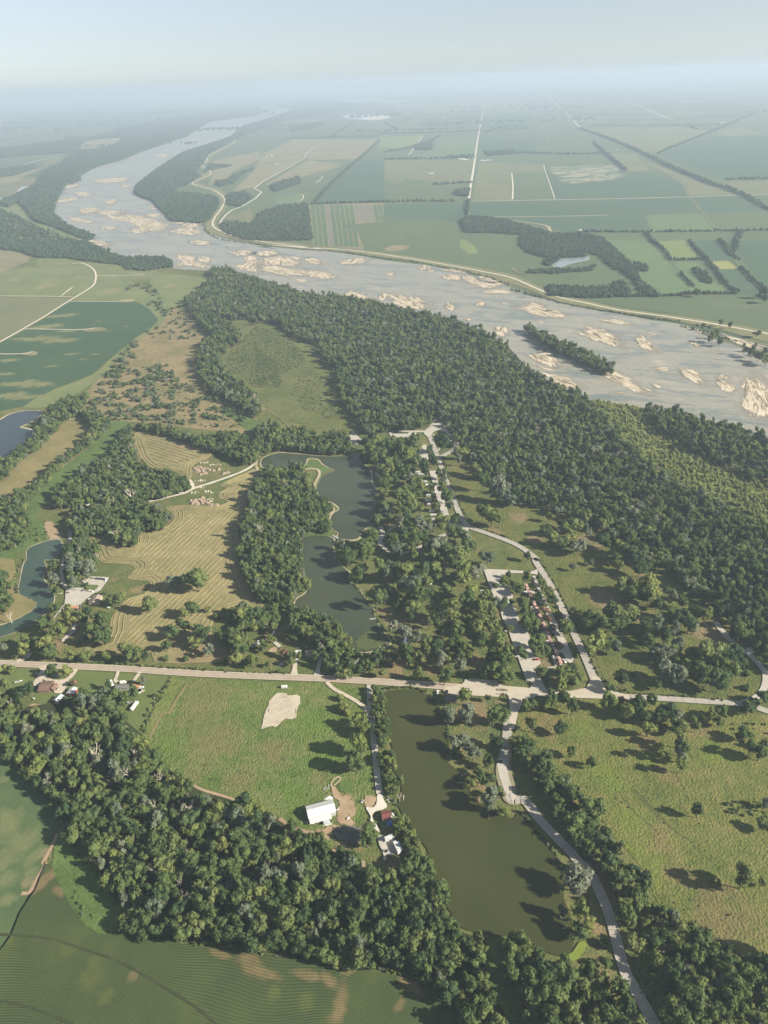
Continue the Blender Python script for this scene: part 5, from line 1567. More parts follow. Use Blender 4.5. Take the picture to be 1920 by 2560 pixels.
def cluster(phrase, group, s, kinds='bbbto', tints='gggggdys', seed=1, hk=1.0, ks=1.0):
    """trees read one by one from the photograph: crown centre and crown radius"""
    rg = random.Random(seed)
    items = []
    force = None
    for w in s.split('|'):
        w = w.strip()
        if not w:
            continue
        fk, ft = None, None
        if w[0] == '(':
            code, w = w[1:].split(')', 1)
            fk = {'b': 'broad', 't': 'tall', 'o': 'open', 'u': 'bush', 'c': 'conifer', 'x': 'dead'}[code[0]]
            ft = TINTS[code[1]] if len(code) > 1 else None
        for p in PP(w):
            kind = fk or {'b': 'broad', 't': 'tall', 'o': 'open', 'u': 'bush', 'c': 'conifer', 'x': 'dead'}[rg.choice(kinds)]
            tint = ft or TINTS[rg.choice(tints)]
            r_px = p[2] if len(p) > 2 else 14
            i = rg.randrange(len(PROTO[kind]))
            r0, h0, zc = PROTO[kind][i][2:5]
            rm = r_px / PXM(p[0], p[1]) * 1.14 * ks
            if kind == 'tall':
                rm *= 0.85
            sc = max(rm / r0, 0.25)
            zs = rg.uniform(0.92, 1.12) * hk
            x, y = G(p[0], p[1], zc * sc * zs)
            o = make_tree(kind, i, tint, x, y, sc, zs, rg.uniform(0, 6.28))
            o['category'] = 'shrub' if kind == 'bush' else 'tree'
            o['group'] = group
            tw = '' if kind == 'dead' else ADJ_T[tint] + ' '
            items.append((o, '%s %s%s' % (size_word(rm, kind), tw, ADJ_K[kind]), p[0], p[1]))
    ordinal_labels(items, phrase, group)
    return len(items)


NT = 0
NT += cluster('in the right-hand meadow', 'trees of the right-hand meadow',
              '(ty)N 125,115,42|(bg)N 310,150,36|(bg)N 385,300,38|(bg)N 520,375,31|(by)N 740,35,42|N 830,15,42|N 855,75,34|(by)N 890,150,42|(ty)N 970,290,42|N 1000,35,48|N 965,85,38|(bg)N 1075,130,45|N 1060,65,38|N 1082,215,42|N 1095,275,44|N 1105,330,38|(ty)N 1095,385,36|(ty)N 1190,128,34|(by)N 1245,78,30|N 1290,60,36|N 1355,45,36|N 1345,110,30|(ud)N 1535,20,34|(og)N 1208,680,44|N 1510,190,42|N 1550,262,44|N 1612,310,40|(og)N 1640,255,32|(og)N 1640,775,36|(ty)Q 1290,110,26|(ty)Q 1340,125,24|(og)Q 1500,70,70|(og)Q 1620,110,30|N 1650,640,30', seed=2)
NT += cluster('below the east road', 'trees along the lower edge of the east road',
              '(td)K 258,885,44|(bg)K 322,890,46|(og)K 395,935,44|(og)K 112,925,40|(by)K 212,928,36|(by)K 630,900,45|(ob)K 718,905,24|K 812,918,42|(og)K 905,905,34|(ud)K 1565,918,36|(od)K 1535,955,34|(xg)K 370,945,38|(bd)K 1640,880,34', seed=3)
NT += cluster('beside the lower park road', 'trees beside the lower park road',
              '(bs)Q 415,90,74|(ty)Q 450,300,56|(ty)Q 500,390,46|(bg)Q 430,430,54|(os)Q 330,310,40|(ud)Q 580,512,34|(bg)Q 610,640,30|(bg)Q 800,505,55|(bg)Q 745,300,58|(ug)Q 460,225,24|(xg)Q 600,30,34', seed=4)
NT += cluster('by the park entrance building', 'trees round the park entrance building',
              '(by)J 1345,870,52|(bd)J 1505,888,22|(os)J 1240,1000,52|(os)J 1360,985,48|(og)J 1540,1005,54|(og)M 1580,60,48|(os)M 1250,60,52|(os)M 1310,232,50|(od)M 1555,235,36|(os)M 1410,300,48|(og)M 1510,365,42|(bg)M 1392,505,34|(og)M 1490,470,42|(og)M 1440,435,32|(os)M 1510,600,58|(og)M 1575,570,36|(by)M 1602,690,32|(ug)M 1300,330,24|(ub)M 1440,620,20', seed=5)
NT += cluster('in the barn pasture', 'trees of the barn pasture',
              '(by)M 680,100,44|(by)M 690,150,40|(ty)M 650,240,46|(ty)M 672,265,44|(tg)M 640,350,48|(bg)M 655,385,44|(bg)M 735,820,58|(bg)M 720,870,44|(uy)M 560,20,34|(uy)M 590,50,30|(uy)M 545,-40,26|(bg)M 620,1000,50|(bg)M 560,960,40|(by)M 30,700,34', seed=6)
NT += cluster('among the caboose lots', 'trees among the caboose lots',
              '(bg)Y 440,210,52|(by)Y 370,315,72|(bd)Y 235,380,52|(bg)Y 600,430,78|(bg)Y 525,375,48|(og)Y 735,245,90|(bd)Y 815,400,40|(bg)Y 908,250,42|(bg)Y 960,345,52|(bg)Y 975,430,44|(bg)Y 1075,490,86|(bg)Y 1110,600,72|(bd)Y 885,555,70|(bg)Y 975,700,40|(bb)Y 1010,765,58|(bb)Y 1055,890,54|(od)Y 1110,1030,56|(bg)Y 365,640,84|(bd)Y 320,755,38|(bd)Y 485,630,52|(bg)Y 680,640,88|(bg)Y 705,745,80|(bg)Y 735,890,118|(by)Y 650,950,52|(bg)Y 830,970,88|(bg)Y 470,1050,60|(bg)Y 760,1045,60|(bg)Y 880,1240,104|(bg)Y 840,1360,80|(bg)Y 995,1370,88|(bg)Y 660,1420,84|(ub)Y 1215,1325,58|(bg)Y 1335,1020,104|(bg)Y 945,1700,76|(bg)Y 1290,1690,104|(bg)Y 1420,1660,88|(og)Y 1480,1820,96|(by)Y 1250,1820,88|(by)Y 1270,1940,70|(by)Y 1390,1900,78|(td)Y 1100,2040,60|(bg)Y 1290,2070,78|(ug)Y 1480,1470,40|(ug)Y 1390,1290,36|(ug)Y 1200,830,50', seed=7, ks=0.95)
NT += cluster('in the middle lake grove', 'trees of the park grove by the middle lake',
              'J 670,60,48|J 655,105,30|J 800,45,44|(os)J 870,60,50|J 905,45,40|J 960,80,48|J 1010,45,46|J 1060,60,50|J 1095,120,46|J 950,140,46|J 1010,150,50|J 1060,190,46|J 1120,195,36|J 985,205,44|J 1040,240,44|J 1085,235,32|J 1025,290,36|(td)J 780,240,44|(td)J 832,230,32|J 910,290,24|J 880,180,36|(td)J 1005,350,32|J 1165,42,44|J 1225,180,34|J 1182,108,24|(bs)J 890,425,30|(bs)J 965,455,50|J 1040,490,34|(cl)J 965,515,20|J 1122,392,34|J 1180,430,42|J 1150,325,42|J 1270,305,58|J 1225,345,48|J 1295,455,54|J 1290,525,42|J 1285,580,36|(ty)J 1375,575,40|J 1110,545,44|J 1180,555,44|(og)J 975,605,58|(og)J 1045,620,42|(by)J 820,725,28|(by)J 1050,728,40|(os)J 1200,640,48|(bg)J 1220,740,50|(os)J 1330,680,46|J 1265,635,36|J 1285,20,40|(by)J 1350,50,46|(by)J 1345,112,40|J 1430,60,44|(by)J 1388,190,48|J 1370,260,54|J 1440,300,54|J 1490,240,48|J 1500,310,44|(by)J 1368,378,42|J 1440,400,56|J 1520,390,52|J 1545,445,44|J 1468,510,44|J 1560,550,54|J 1520,630,38|J 1600,630,52|J 1590,500,40|(td)J 1498,715,34|J 1580,710,50|J 1640,765,34|J 1640,600,40|J 1310,610,40|J 1560,280,36|J 1600,700,40|(bd)J 1625,750,40', seed=8)
NT += cluster('in the north campground', 'trees of the north campground',
              'G 740,225,32|G 700,270,36|G 745,300,42|G 790,270,40|G 840,285,42|G 890,270,38|G 930,300,44|G 980,275,36|G 1020,265,34|G 1050,235,22|(bd)G 1016,242,24|G 870,330,44|G 920,350,40|G 985,340,44|G 1035,310,34|G 820,340,44|G 770,350,40|G 725,340,34|(bd)G 712,395,26|G 760,395,36|(by)G 975,395,40|G 1030,390,42|G 920,410,42|G 860,400,40|G 1080,400,32|G 1100,440,36|G 860,450,42|(bg)G 800,440,34|(bd)G 930,470,44|G 890,510,38|G 830,510,38|G 985,450,38|G 1040,520,42|G 990,560,40|G 1065,560,40|(by)G 1130,560,30|(os)G 1010,530,30|G 1000,500,34|G 850,560,26|G 830,590,30|(bg)G 960,610,54|G 1010,650,52|G 940,670,44|G 980,710,48|G 1040,600,30|G 1070,690,26|(by)G 1150,625,22|G 820,680,44|G 850,720,42|G 800,640,30|G 880,760,38|G 960,770,50|G 1000,800,46|G 930,800,46|(xs)G 1080,800,52|(os)G 1060,790,44|(os)G 1100,830,42|G 1020,860,48|G 960,860,46|G 1030,910,40|G 1080,875,40|G 980,910,40|G 1120,800,28|(bg)G 1215,770,50|(bg)G 1165,680,32|G 780,770,30', seed=9, ks=0.9)
NT += cluster('south of the campground', 'trees south of the campground loop',
              '(bg)G 735,880,56|(bg)G 690,955,56|G 710,995,42|(bg)G 590,1005,44|(os)G 540,930,34|(bg)G 880,900,50|G 900,940,36|G 922,985,24|G 1020,980,40|G 1130,950,54|G 1180,930,54|G 1230,965,56|G 1165,990,44|(bg)G 1310,1010,52|(bg)G 1290,850,46|(bd)G 1380,930,44|G 1365,880,34|G 1375,965,32|(os)G 1500,1010,40|G 1250,1015,36|G 640,975,34', seed=10)
NT += cluster('lining the upper park road', 'trees beside the upper park road',
              '(bd)G 1195,260,46|(td)G 1125,330,28|(td)G 1138,375,28|G 1165,400,26|G 1200,470,28|G 1210,560,34|G 1235,615,36|G 1255,680,30|(bd)G 1290,762,34|G 1215,515,24', seed=11)
NT += cluster('right of the upper road', 'trees right of the upper park road',
              '(by)G 1330,330,36|G 1362,322,20|G 1405,360,22|G 1430,440,36|G 1470,505,48|(os)G 1560,565,58|(os)G 1600,600,50|(os)G 1640,625,44|(by)G 1530,735,58|G 1470,715,44|G 1575,765,36|G 1310,375,24|(ug)G 1420,490,34|H 30,610,40|H 100,1005,28|H 240,752,27|H 420,800,38|H 320,790,24|H 360,828,38|H 300,842,30|H 495,842,30|H 220,835,28|(by)H 260,875,44|(by)H 375,895,32|H 330,922,34|(os)H 440,942,44|(bd)H 590,895,40|H 690,945,46|(bd)H 770,970,56|(bd)H 820,990,44|(ug)H 530,1022,20|(bg)H 680,1020,34', seed=12)
NT += cluster('below the river wood', 'trees in the grassland below the river wood',
              'K 690,25,34|(bd)K 830,38,44|K 735,165,54|K 785,200,50|(by)K 880,145,58|(by)K 895,210,50|K 940,265,38|(bd)K 1000,185,26|K 1055,225,24|K 1110,260,38|K 1022,265,15|K 850,230,40|K 345,430,48|K 420,350,42|K 500,380,50|K 555,390,44|K 640,320,50|K 720,330,60|K 690,390,48|K 640,410,48|K 780,372,34|K 400,330,34|K 880,415,48|K 940,390,40|K 950,440,38|K 990,480,48|K 1060,440,40|K 1050,340,40|K 1110,360,44|K 1150,400,48|K 1190,330,40|(by)K 1260,340,48|K 1180,430,38|(by)K 1385,395,24|K 1490,475,42|(bd)K 1432,470,24|K 1585,540,26|(by)K 550,530,60|K 620,530,48|(os)K 680,560,38|K 890,508,38|(os)K 950,610,44|(os)K 1010,590,44|K 1080,535,40|K 1060,585,40|K 1085,660,34|K 1170,610,44|(os)K 1040,705,62|(os)K 1085,740,60|K 1150,690,44|K 1210,700,48|K 1270,740,58|K 1290,575,66|K 1375,590,58|K 1440,610,56|K 1340,665,58|K 1420,690,52|K 1340,770,56|K 1400,735,44|K 1470,660,40|K 710,770,40|K 640,820,32|K 940,800,28|(ud)K 785,740,18|(ud)K 1510,735,24|(ud)K 1515,830,22|K 520,10,16|K 620,25,18|K 395,40,20', kinds='bbboo', tints='gggds', seed=13)
NT += cluster('round the shop lot', 'trees round the shop lot',
              'I 340,30,34|I 345,115,48|I 350,190,34|(uy)I 400,195,22|I 350,300,36|I 285,400,56|(by)I 385,450,58|I 440,350,56|I 530,370,44|(os)I 475,145,46|(os)I 500,40,62|(os)I 565,45,56|(bg)I 650,370,66|(bg)I 660,470,58|I 600,440,44|I 740,250,44|I 790,232,32|(bd)I 560,155,12|I 140,570,46|(bg)I 210,548,54|(by)I 245,570,38|I 290,530,56|I 330,580,48|I 20,570,32|I 160,510,38|I 610,520,34|(cd)I 550,495,18|(cd)I 515,530,12|(cd)I 485,630,12|I 325,708,38|(by)I 420,712,40|I 560,330,36', seed=14, ks=0.84)
NT += cluster('by the large hayfield', 'trees of the large hay field',
              '(os)I 1140,130,48|(bg)I 1275,108,58|(bg)I 960,278,42|I 1235,305,38|I 1190,335,34|(og)I 1350,312,18|(bg)I 1445,328,18|(ug)I 1400,368,24|(bd)I 1195,415,38|(bd)I 1110,455,44|(by)I 1265,440,34|(bd)I 1310,465,46|(by)I 1262,520,38|I 1075,545,34|I 825,575,48|I 870,598,42|I 940,610,36|I 690,615,26|I 560,612,34|I 450,605,28|(ug)I 1070,640,22|(ug)I 1200,645,22|(os)I 1350,580,34|(by)I 1525,640,38|(by)I 1640,645,38|(ug)I 1460,655,18|I 1280,145,40|(ug)I 1620,650,30', seed=15)
NT += cluster('below the county road', 'trees of the house yards below the county road',
              '(bd)I 180,825,42|(bd)I 140,840,34|(bd)I 860,848,38|I 800,890,44|I 740,880,40|(os)I 930,782,28|(bg)I 540,850,28|(uy)I 20,705,30|(uy)I 60,712,28|I 700,800,22|(bb)I 480,790,18|(bd)I 1000,875,12|I 690,930,52|I 620,900,48|I 540,910,46|(ud)I 410,900,20', seed=16)
NT += cluster('above the county road', 'trees of the house yards above the county road',
              '(bg)X 300,130,64|(by)X 470,330,66|(by)X 540,370,52|X 390,430,74|X 340,520,62|(by)X 245,700,68|(bg)X 430,760,44|(ob)X 680,570,78|(bg)X 840,610,80|(bg)X 810,720,70|(bg)X 940,610,60|(tg)X 1010,230,96|(bg)X 1070,290,70|(bg)X 1215,610,72|(bb)X 1340,350,66|(bb)X 1300,440,46|(bg)X 1180,430,40|(bd)X 1430,640,90|(bd)X 1560,690,70|X 60,140,86|X 130,290,58|X 30,410,60|(cd)X 1400,440,34|(ug)X 640,890,50', seed=17, ks=0.84)
NT += cluster('above other crowns', 'dead trees standing above the woods',
              '(xs)L 600,300,62|(xs)L 520,290,52|(xs)L 815,430,58|(xs)L 300,470,44|(xs)L 990,650,44|(xs)L 1240,640,50|(xs)L 1570,750,56|(xs)L 700,720,36|(xs)P 960,450,46|(xs)P 1060,480,50|(xs)P 1120,590,52|(xs)F 715,640,44|(xs)F 840,580,50|(xs)F 750,850,44|(xs)G 30,820,48|(xs)F 1640,720,44|(xs)G 775,90,28|(xs)N 170,350,44|(xs)N 220,440,40|(xs)N 340,500,46|(xs)N 540,780,40|(xs)K 1560,250,40|(xs)E 315,650,22|(xs)E 175,590,18|(xs)E 450,715,18|(xs)E 550,770,18|(xs)C 1640,1010,40|(xs)C 1500,980,30|(xs)I 60,355,34|(xs)J 650,650,50|(xs)L 430,560,44|(xs)L 880,620,46|(xs)L 1100,800,44|(xs)P 300,150,40|(xs)H 760,700,30|(xs)H 1150,640,34|(xs)H 1380,900,44|(xs)H 640,480,26|(xs)H 420,330,24|(xs)D 1000,700,22|(xs)D 700,800,24|(xs)D 1300,950,24|(xs)Q 960,330,46|(xs)P 1640,540,46|(xs)L 510,20,44|(xs)M 930,595,30', seed=18)
NT += cluster('on the far river bank', 'trees along the far river bank',
              '(td)E 1350,530,20|(td)E 1415,545,20|(og)E 1300,620,34|(og)E 1330,600,34|(bd)E 1350,650,30|(og)E 1280,640,26|(bd)E 1640,330,34|(bd)E 1640,370,30|(bg)E 1205,330,30|E 1550,720,34|E 1600,745,38|E 1650,770,38|E 1510,700,26|E 1570,690,24|E 1640,720,28|E 1590,600,26|E 1240,555,18|E 1280,565,18|E 1200,550,16', tints='gd', seed=19, ks=0.72)
print('SINGLE', NT)


def wood_individuals(pts, marks, group, n, specs, lo=0.85, hi=1.12, seed=1, name='wood_tree'):
    """the largest-showing trees of a wood as things of their own; returns the rest"""
    rg = random.Random(seed)
    order = sorted(range(len(pts)), key=lambda i: pts[i][0] ** 2 + pts[i][1] ** 2)
    zones = {}
    for i in order[:n]:
        x, y = pts[i]
        kind, v, tint = rg.choice(specs)
        s = rg.uniform(lo, hi)
        o = make_tree(kind, v, tint, x, y, s, rg.uniform(0.88, 1.2), rg.uniform(0, 6.28))
        o.name = name
        o['category'] = 'tree'
        o['group'] = group
        z = min(marks, key=lambda m: (m[0] - x) ** 2 + (m[1] - y) ** 2)[2]
        rm = PROTO[kind][v][2] * s
        zones.setdefault(z, []).append((o, '%s %s %s' % ('large' if rm > 4.6 else ('medium' if rm > 3.6 else 'small'), ADJ_T[tint], ADJ_K[kind]), x / y, -y))
    for z, items in zones.items():
        ordinal_labels(items, z, group)
    return [pts[i] for i in order[n:]]


def marks(*a):
    return [(*G(*tp(t, x, y)), w) for t, x, y, w in a]


SP_WOOD = [('broad', i, 'green') for i in range(7)] * 3 + [('tall', i, 'green') for i in range(4)] * 2 + [('open', i, 'green') for i in range(3)] + [('broad', 1, 'yellow'), ('open', 2, 'grey'), ('open', 0, 'grey')] + [('broad', i, 'dark') for i in range(7)] + [('tall', 2, 'dark'), ('tall', 5, 'dark')]


FM = marks(('L', 150, 350, 'above the low crop'), ('L', 300, 500, 'by the crop corner'), ('L', 450, 300, 'around the bleached trees'), ('L', 500, 700, 'above the grass wedge'), ('L', 750, 600, 'amid the left wood'), ('L', 1000, 500, 'under the pasture corner'), ('L', 1300, 700, 'along the dirt track'), ('L', 800, 900, 'inside the lower wood'),
           ('L', 1150, 900, 'amid the lower wood'), ('O', 900, 250, 'right of grass wedge'), ('O', 1150, 380, 'above the corn edge'), ('O', 1500, 450, 'by the dry corn'), ('O', 1200, 100, 'mid lower wood'), ('O', 1550, 150, 'below the white barn'), ('M', 100, 850, 'left of the barn yard'), ('M', 400, 1000, 'under the barn yard'), ('P', 150, 400, 'near the corn curve'),
           ('P', 400, 250, 'below the yard soil'), ('P', 500, 500, 'above the dry corn'), ('P', 750, 300, 'left of pond foot'), ('P', 800, 580, 'behind the corn bend'), ('P', 1050, 300, 'near the pond edge'), ('P', 1050, 600, 'by the forked snag'), ('P', 1300, 550, 'under the pond foot'), ('P', 1350, 800, 'along the corn curve'), ('P', 1450, 1000, 'at the bottom edge'))
RM_ = marks(('N', 50, 300, 'by the road pull-off'), ('N', 250, 550, 'along the road bend'), ('N', 420, 750, 'beside the meadow'), ('N', 600, 950, 'mid belt by the meadow'), ('Q', 750, 120, 'above the lower road'), ('Q', 950, 380, 'in the belt bend'), ('Q', 1150, 500, 'along the meadow foot'), ('Q', 1250, 800, 'bottom right wood'), ('Q', 1500, 700, 'under the meadow edge'),
            ('Q', 1550, 950, 'far right corner'), ('Q', 1100, 1000, 'at the bottom, roadside'), ('Q', 100, 650, 'below the duckweed'), ('Q', 250, 850, 'in the corner wood'), ('Q', 500, 800, 'left of the road'), ('Q', 650, 980, 'beside the road foot'), ('P', 1620, 800, 'near the green ditch'))
LM = marks(('M', 800, 80, 'at the lane top'), ('M', 820, 300, 'mid lane strip'), ('M', 900, 520, 'above the gravel yard'), ('M', 970, 800, 'by the motorhome'), ('M', 1060, 980, 'right of the camper'), ('J', 800, 950, 'near the county road'))
rest_f = wood_individuals(list(FRONTPTS), FM, 'trees of the lower wood', 190, SP_WOOD, 0.78, 1.5, 21)
rest_r = wood_individuals(list(np.concatenate(RIGHTPTS)), RM_, 'trees of the right-hand wood', 105, SP_WOOD, 0.75, 1.45, 22)
wood_individuals(list(np.concatenate(LANEPTS)), LM, 'trees between the dirt lane and the long pond', 400,
                 [('broad', i, 'green') for i in range(5)] + [('broad', 1, 'yellow'), ('tall', 2, 'green')], 0.6, 0.85, 23, 'bank_tree')
rest = rest_f + rest_r
if rest:
    scatter('lower_woodland', rest, sc_(len(rest), 0.75, 1.45, 9), 'mixed', 'remaining dense trees of the lower wood behind the first rows', 'forest', 9)
_m = np.concatenate(MIDPTS)
scatter('field_side_woodland', _m, sc_(len(_m), 0.8, 1.25, 10), 'mixed', 'dark green copses and tree belts around the hay fields at left', 'forest', 10)
_m = np.concatenate(LAKEPTS)
scatter('lake_woodland', _m, sc_(len(_m), 0.85, 1.3, 12), 'mixed', 'leafy wood on the left shore of the two lakes', 'forest', 12)

# ---- thickets, brush and ground cover too many to count
b = [fill('C 640,900 760,820 900,830 1080,800 1150,900 1290,960 1500,1080 1600,1180 1500,1230 900,1170 720,1170 560,1110 620,1000', 5.5, 0, 1, 70, 0.55),
     fill('C 820,690 900,640 900,760 780,850 690,890 700,850', 5.0, 0, 1, 71, 0.5), fill('C 900,870 1060,800 1060,960 980,1010 880,1000', 5.0, 0, 1, 73, 0.5),
     fill('C 820,330 900,300 1000,370 960,420 1060,500 1100,480 1060,400 1000,300 940,280 820,300', 6, 0, 1, 72, 0.6), fill('C 920,560 1140,540 1300,600 1280,660 1000,640', 9, 0, 1, 74, 0.25),
     fill('C 1050,430 1180,430 1240,500 1260,600 1200,620 1080,520', 7, 0, 1, 75, 0.25)]
b = np.concatenate(b)
from mathutils import noise as mnoise
b = b[np.array([mnoise.noise(Vector((x / 26.0, y / 26.0, 3.0))) + 0.4 * mnoise.noise(Vector((x / 9.0, y / 9.0, 1.0))) for x, y in b]) > -0.02]
scatter('brush', b, sc_(len(b), 0.7, 2.4, 3), 'brush', 'scattered dark brush dotting the dry tan land left of the river wood', 'brush', 3)
b = np.concatenate([fill('D 0,560 150,600 300,720 330,800 100,900 0,960 C 1450,850 1500,700', 3.6, 0, 1, 80, 0.6), fill('D 300,820 480,900 560,1050 640,1130 500,1170 330,1120 230,1000', 3.8, 0, 1, 81, 0.35), fill('D 0,700 150,800 170,950 0,960', 3.0, 0, 1, 82, 0.6)])
scatter('weed_thicket', b, sc_(len(b), 0.35, 0.75, 5), 'bush', 'low weedy thicket in the wild meadow left of the river wood', 'thicket', 5)
b = np.concatenate([fill('E 510,1035 700,1062 860,1090 900,1150 1000,1240 1090,1290 H 960,160 1060,270 1150,350 1300,400 1420,460 1540,510 1659,560 1760,610 1760,840 1659,790 1500,720 1400,660 1240,590 1080,540 1010,460 900,390 800,320 720,230 660,150 580,90', 3.6, 1.5, 1, 83, 0.5)])
scatter('willow_thicket', b, sc_(len(b), 0.6, 1.25, 6) , 'reed', 'yellow-green willow thicket on the sandy flat between the river woods', 'thicket', 6, zs=np.random.default_rng(6).uniform(1.1, 2.1, len(b)))
b = np.concatenate([along('G 1215,400 1240,480 1290,620 1330,700 1380,770 1450,830 1560,870 1659,900', 3.0, 1.2, 84), along('K 175,0 260,130 350,300 430,470 500,620 570,760 640,830', 3.0, 1.2, 85), along('K 660,850 900,875 1200,895 1440,915', 3.5, 1.0, 86),
                    along('I 480,660 800,680 1100,700 1400,720 1659,735', 2.6, 1.6, 87), along('J 0,730 220,738', 2.6, 1.5, 88), along('I 1100,770 1040,880 980,980 L 960,100 920,200', 2.0, 2.2, 89), along('J 830,835 1000,828 1120,860', 2.0, 1.0, 90),
                    along('J 1130,880 1180,960 M 1180,20 1240,150 1255,260', 2.2, 1.0, 91), along('N 20,690 110,770 200,870 270,960 Q 330,60 345,180', 2.2, 1.0, 92), along('L 390,830 460,890 540,1000 O 660,120 760,250 800,360', 2.5, 2.5, 93),
                    along('P 0,580 400,625 700,675 950,722 1100,790 1230,905', 2.6, 1.4, 94), along('O 900,485 1100,500 1400,540 1659,580', 2.6, 1.4, 95), along('J 590,130 660,190 740,290 790,400 830,450', 2.4, 1.2, 96),
                    along('I 150,0 100,130 120,220', 2.4, 1.5, 97), along('F 130,640 330,470 560,300', 4, 2, 98), along('M 895,640 920,700 930,740', 2, 1.5, 99), fill('Q 745,630 900,690 960,850 1000,1037 900,950 800,800', 4, 0, 1, 100, 0.6), fill('N 1380,650 1500,620 1659,640 1659,740 1400,720', 3.2, 0, 1, 101, 0.6),
                    fill('N 1400,120 1659,120 1659,330 1560,300 1480,240', 4.2, 0, 1, 102, 0.35), fill('K 800,500 1000,540 960,640 860,640 820,560', 4.5, 0, 1, 103, 0.35), fill('O 440,120 560,260 640,400 560,380 470,240', 3.5, 0, 1, 104, 0.5),
                    fill('I 1440,440 1540,420 1600,500 1500,560 1450,500', 4.0, 0, 1, 105, 0.6), fill('F 200,800 300,830 320,900 220,930 190,880', 4.0, 0, 1, 106, 0.6), fill('I 0,700 80,695 90,720 0,730', 3.2, 0, 1, 107, 0.6), fill('L 700,150 900,210 960,330 850,330 700,250', 4.2, 0, 1, 108, 0.4)])
scatter('roadside_shrubs', b, sc_(len(b), 0.4, 0.95, 7), 'bush', 'low green shrubs and weeds lining roads, banks and field edges', 'shrubs', 7)
b = np.concatenate([fill('M 300,200 560,120 600,300 480,480 300,640 120,560 60,300', 6, 0, 1, 110, 0.35), fill('L 1000,300 1250,0 1600,100 1659,500 1500,560 1250,480', 7, 0, 1, 111, 0.3), fill('N 150,250 700,60 1100,450 1640,800 1640,1000 1200,1000 700,700 350,450', 8, 0, 1, 112, 0.3), fill('K 420,120 700,60 900,300 700,300 480,280', 6, 0, 1, 113, 0.4), fill('K 560,600 900,680 900,860 680,840', 6, 0, 1, 114, 0.3), fill('Q 950,250 1200,150 1659,500 1600,560 1350,420', 8, 0, 1, 115, 0.3)])
scatter('grass_tufts', b, sc_(len(b), 0.18, 0.42, 8), 'bush', 'tall weed tufts dotted over the pastures and meadows', 'weeds', 8)
b = np.concatenate([along('E 0,325 150,365 300,405 500,445 700,475 900,505 1080,530', 3.5, 3, 120), along('D 300,60 560,80 850,125 1000,140 1300,195 1480,235 1640,295', 4, 3, 121), along('E 1100,560 1250,600 1450,660', 4, 4, 122), along('A 880,990 940,1030 1100,1055 1400,1085', 5, 4, 123)])
scatter('levee_shrubs', b, sc_(len(b), 0.7, 1.7, 9), 'brush', 'dark shrubs along the water edge below the levee', 'shrubs', 13)

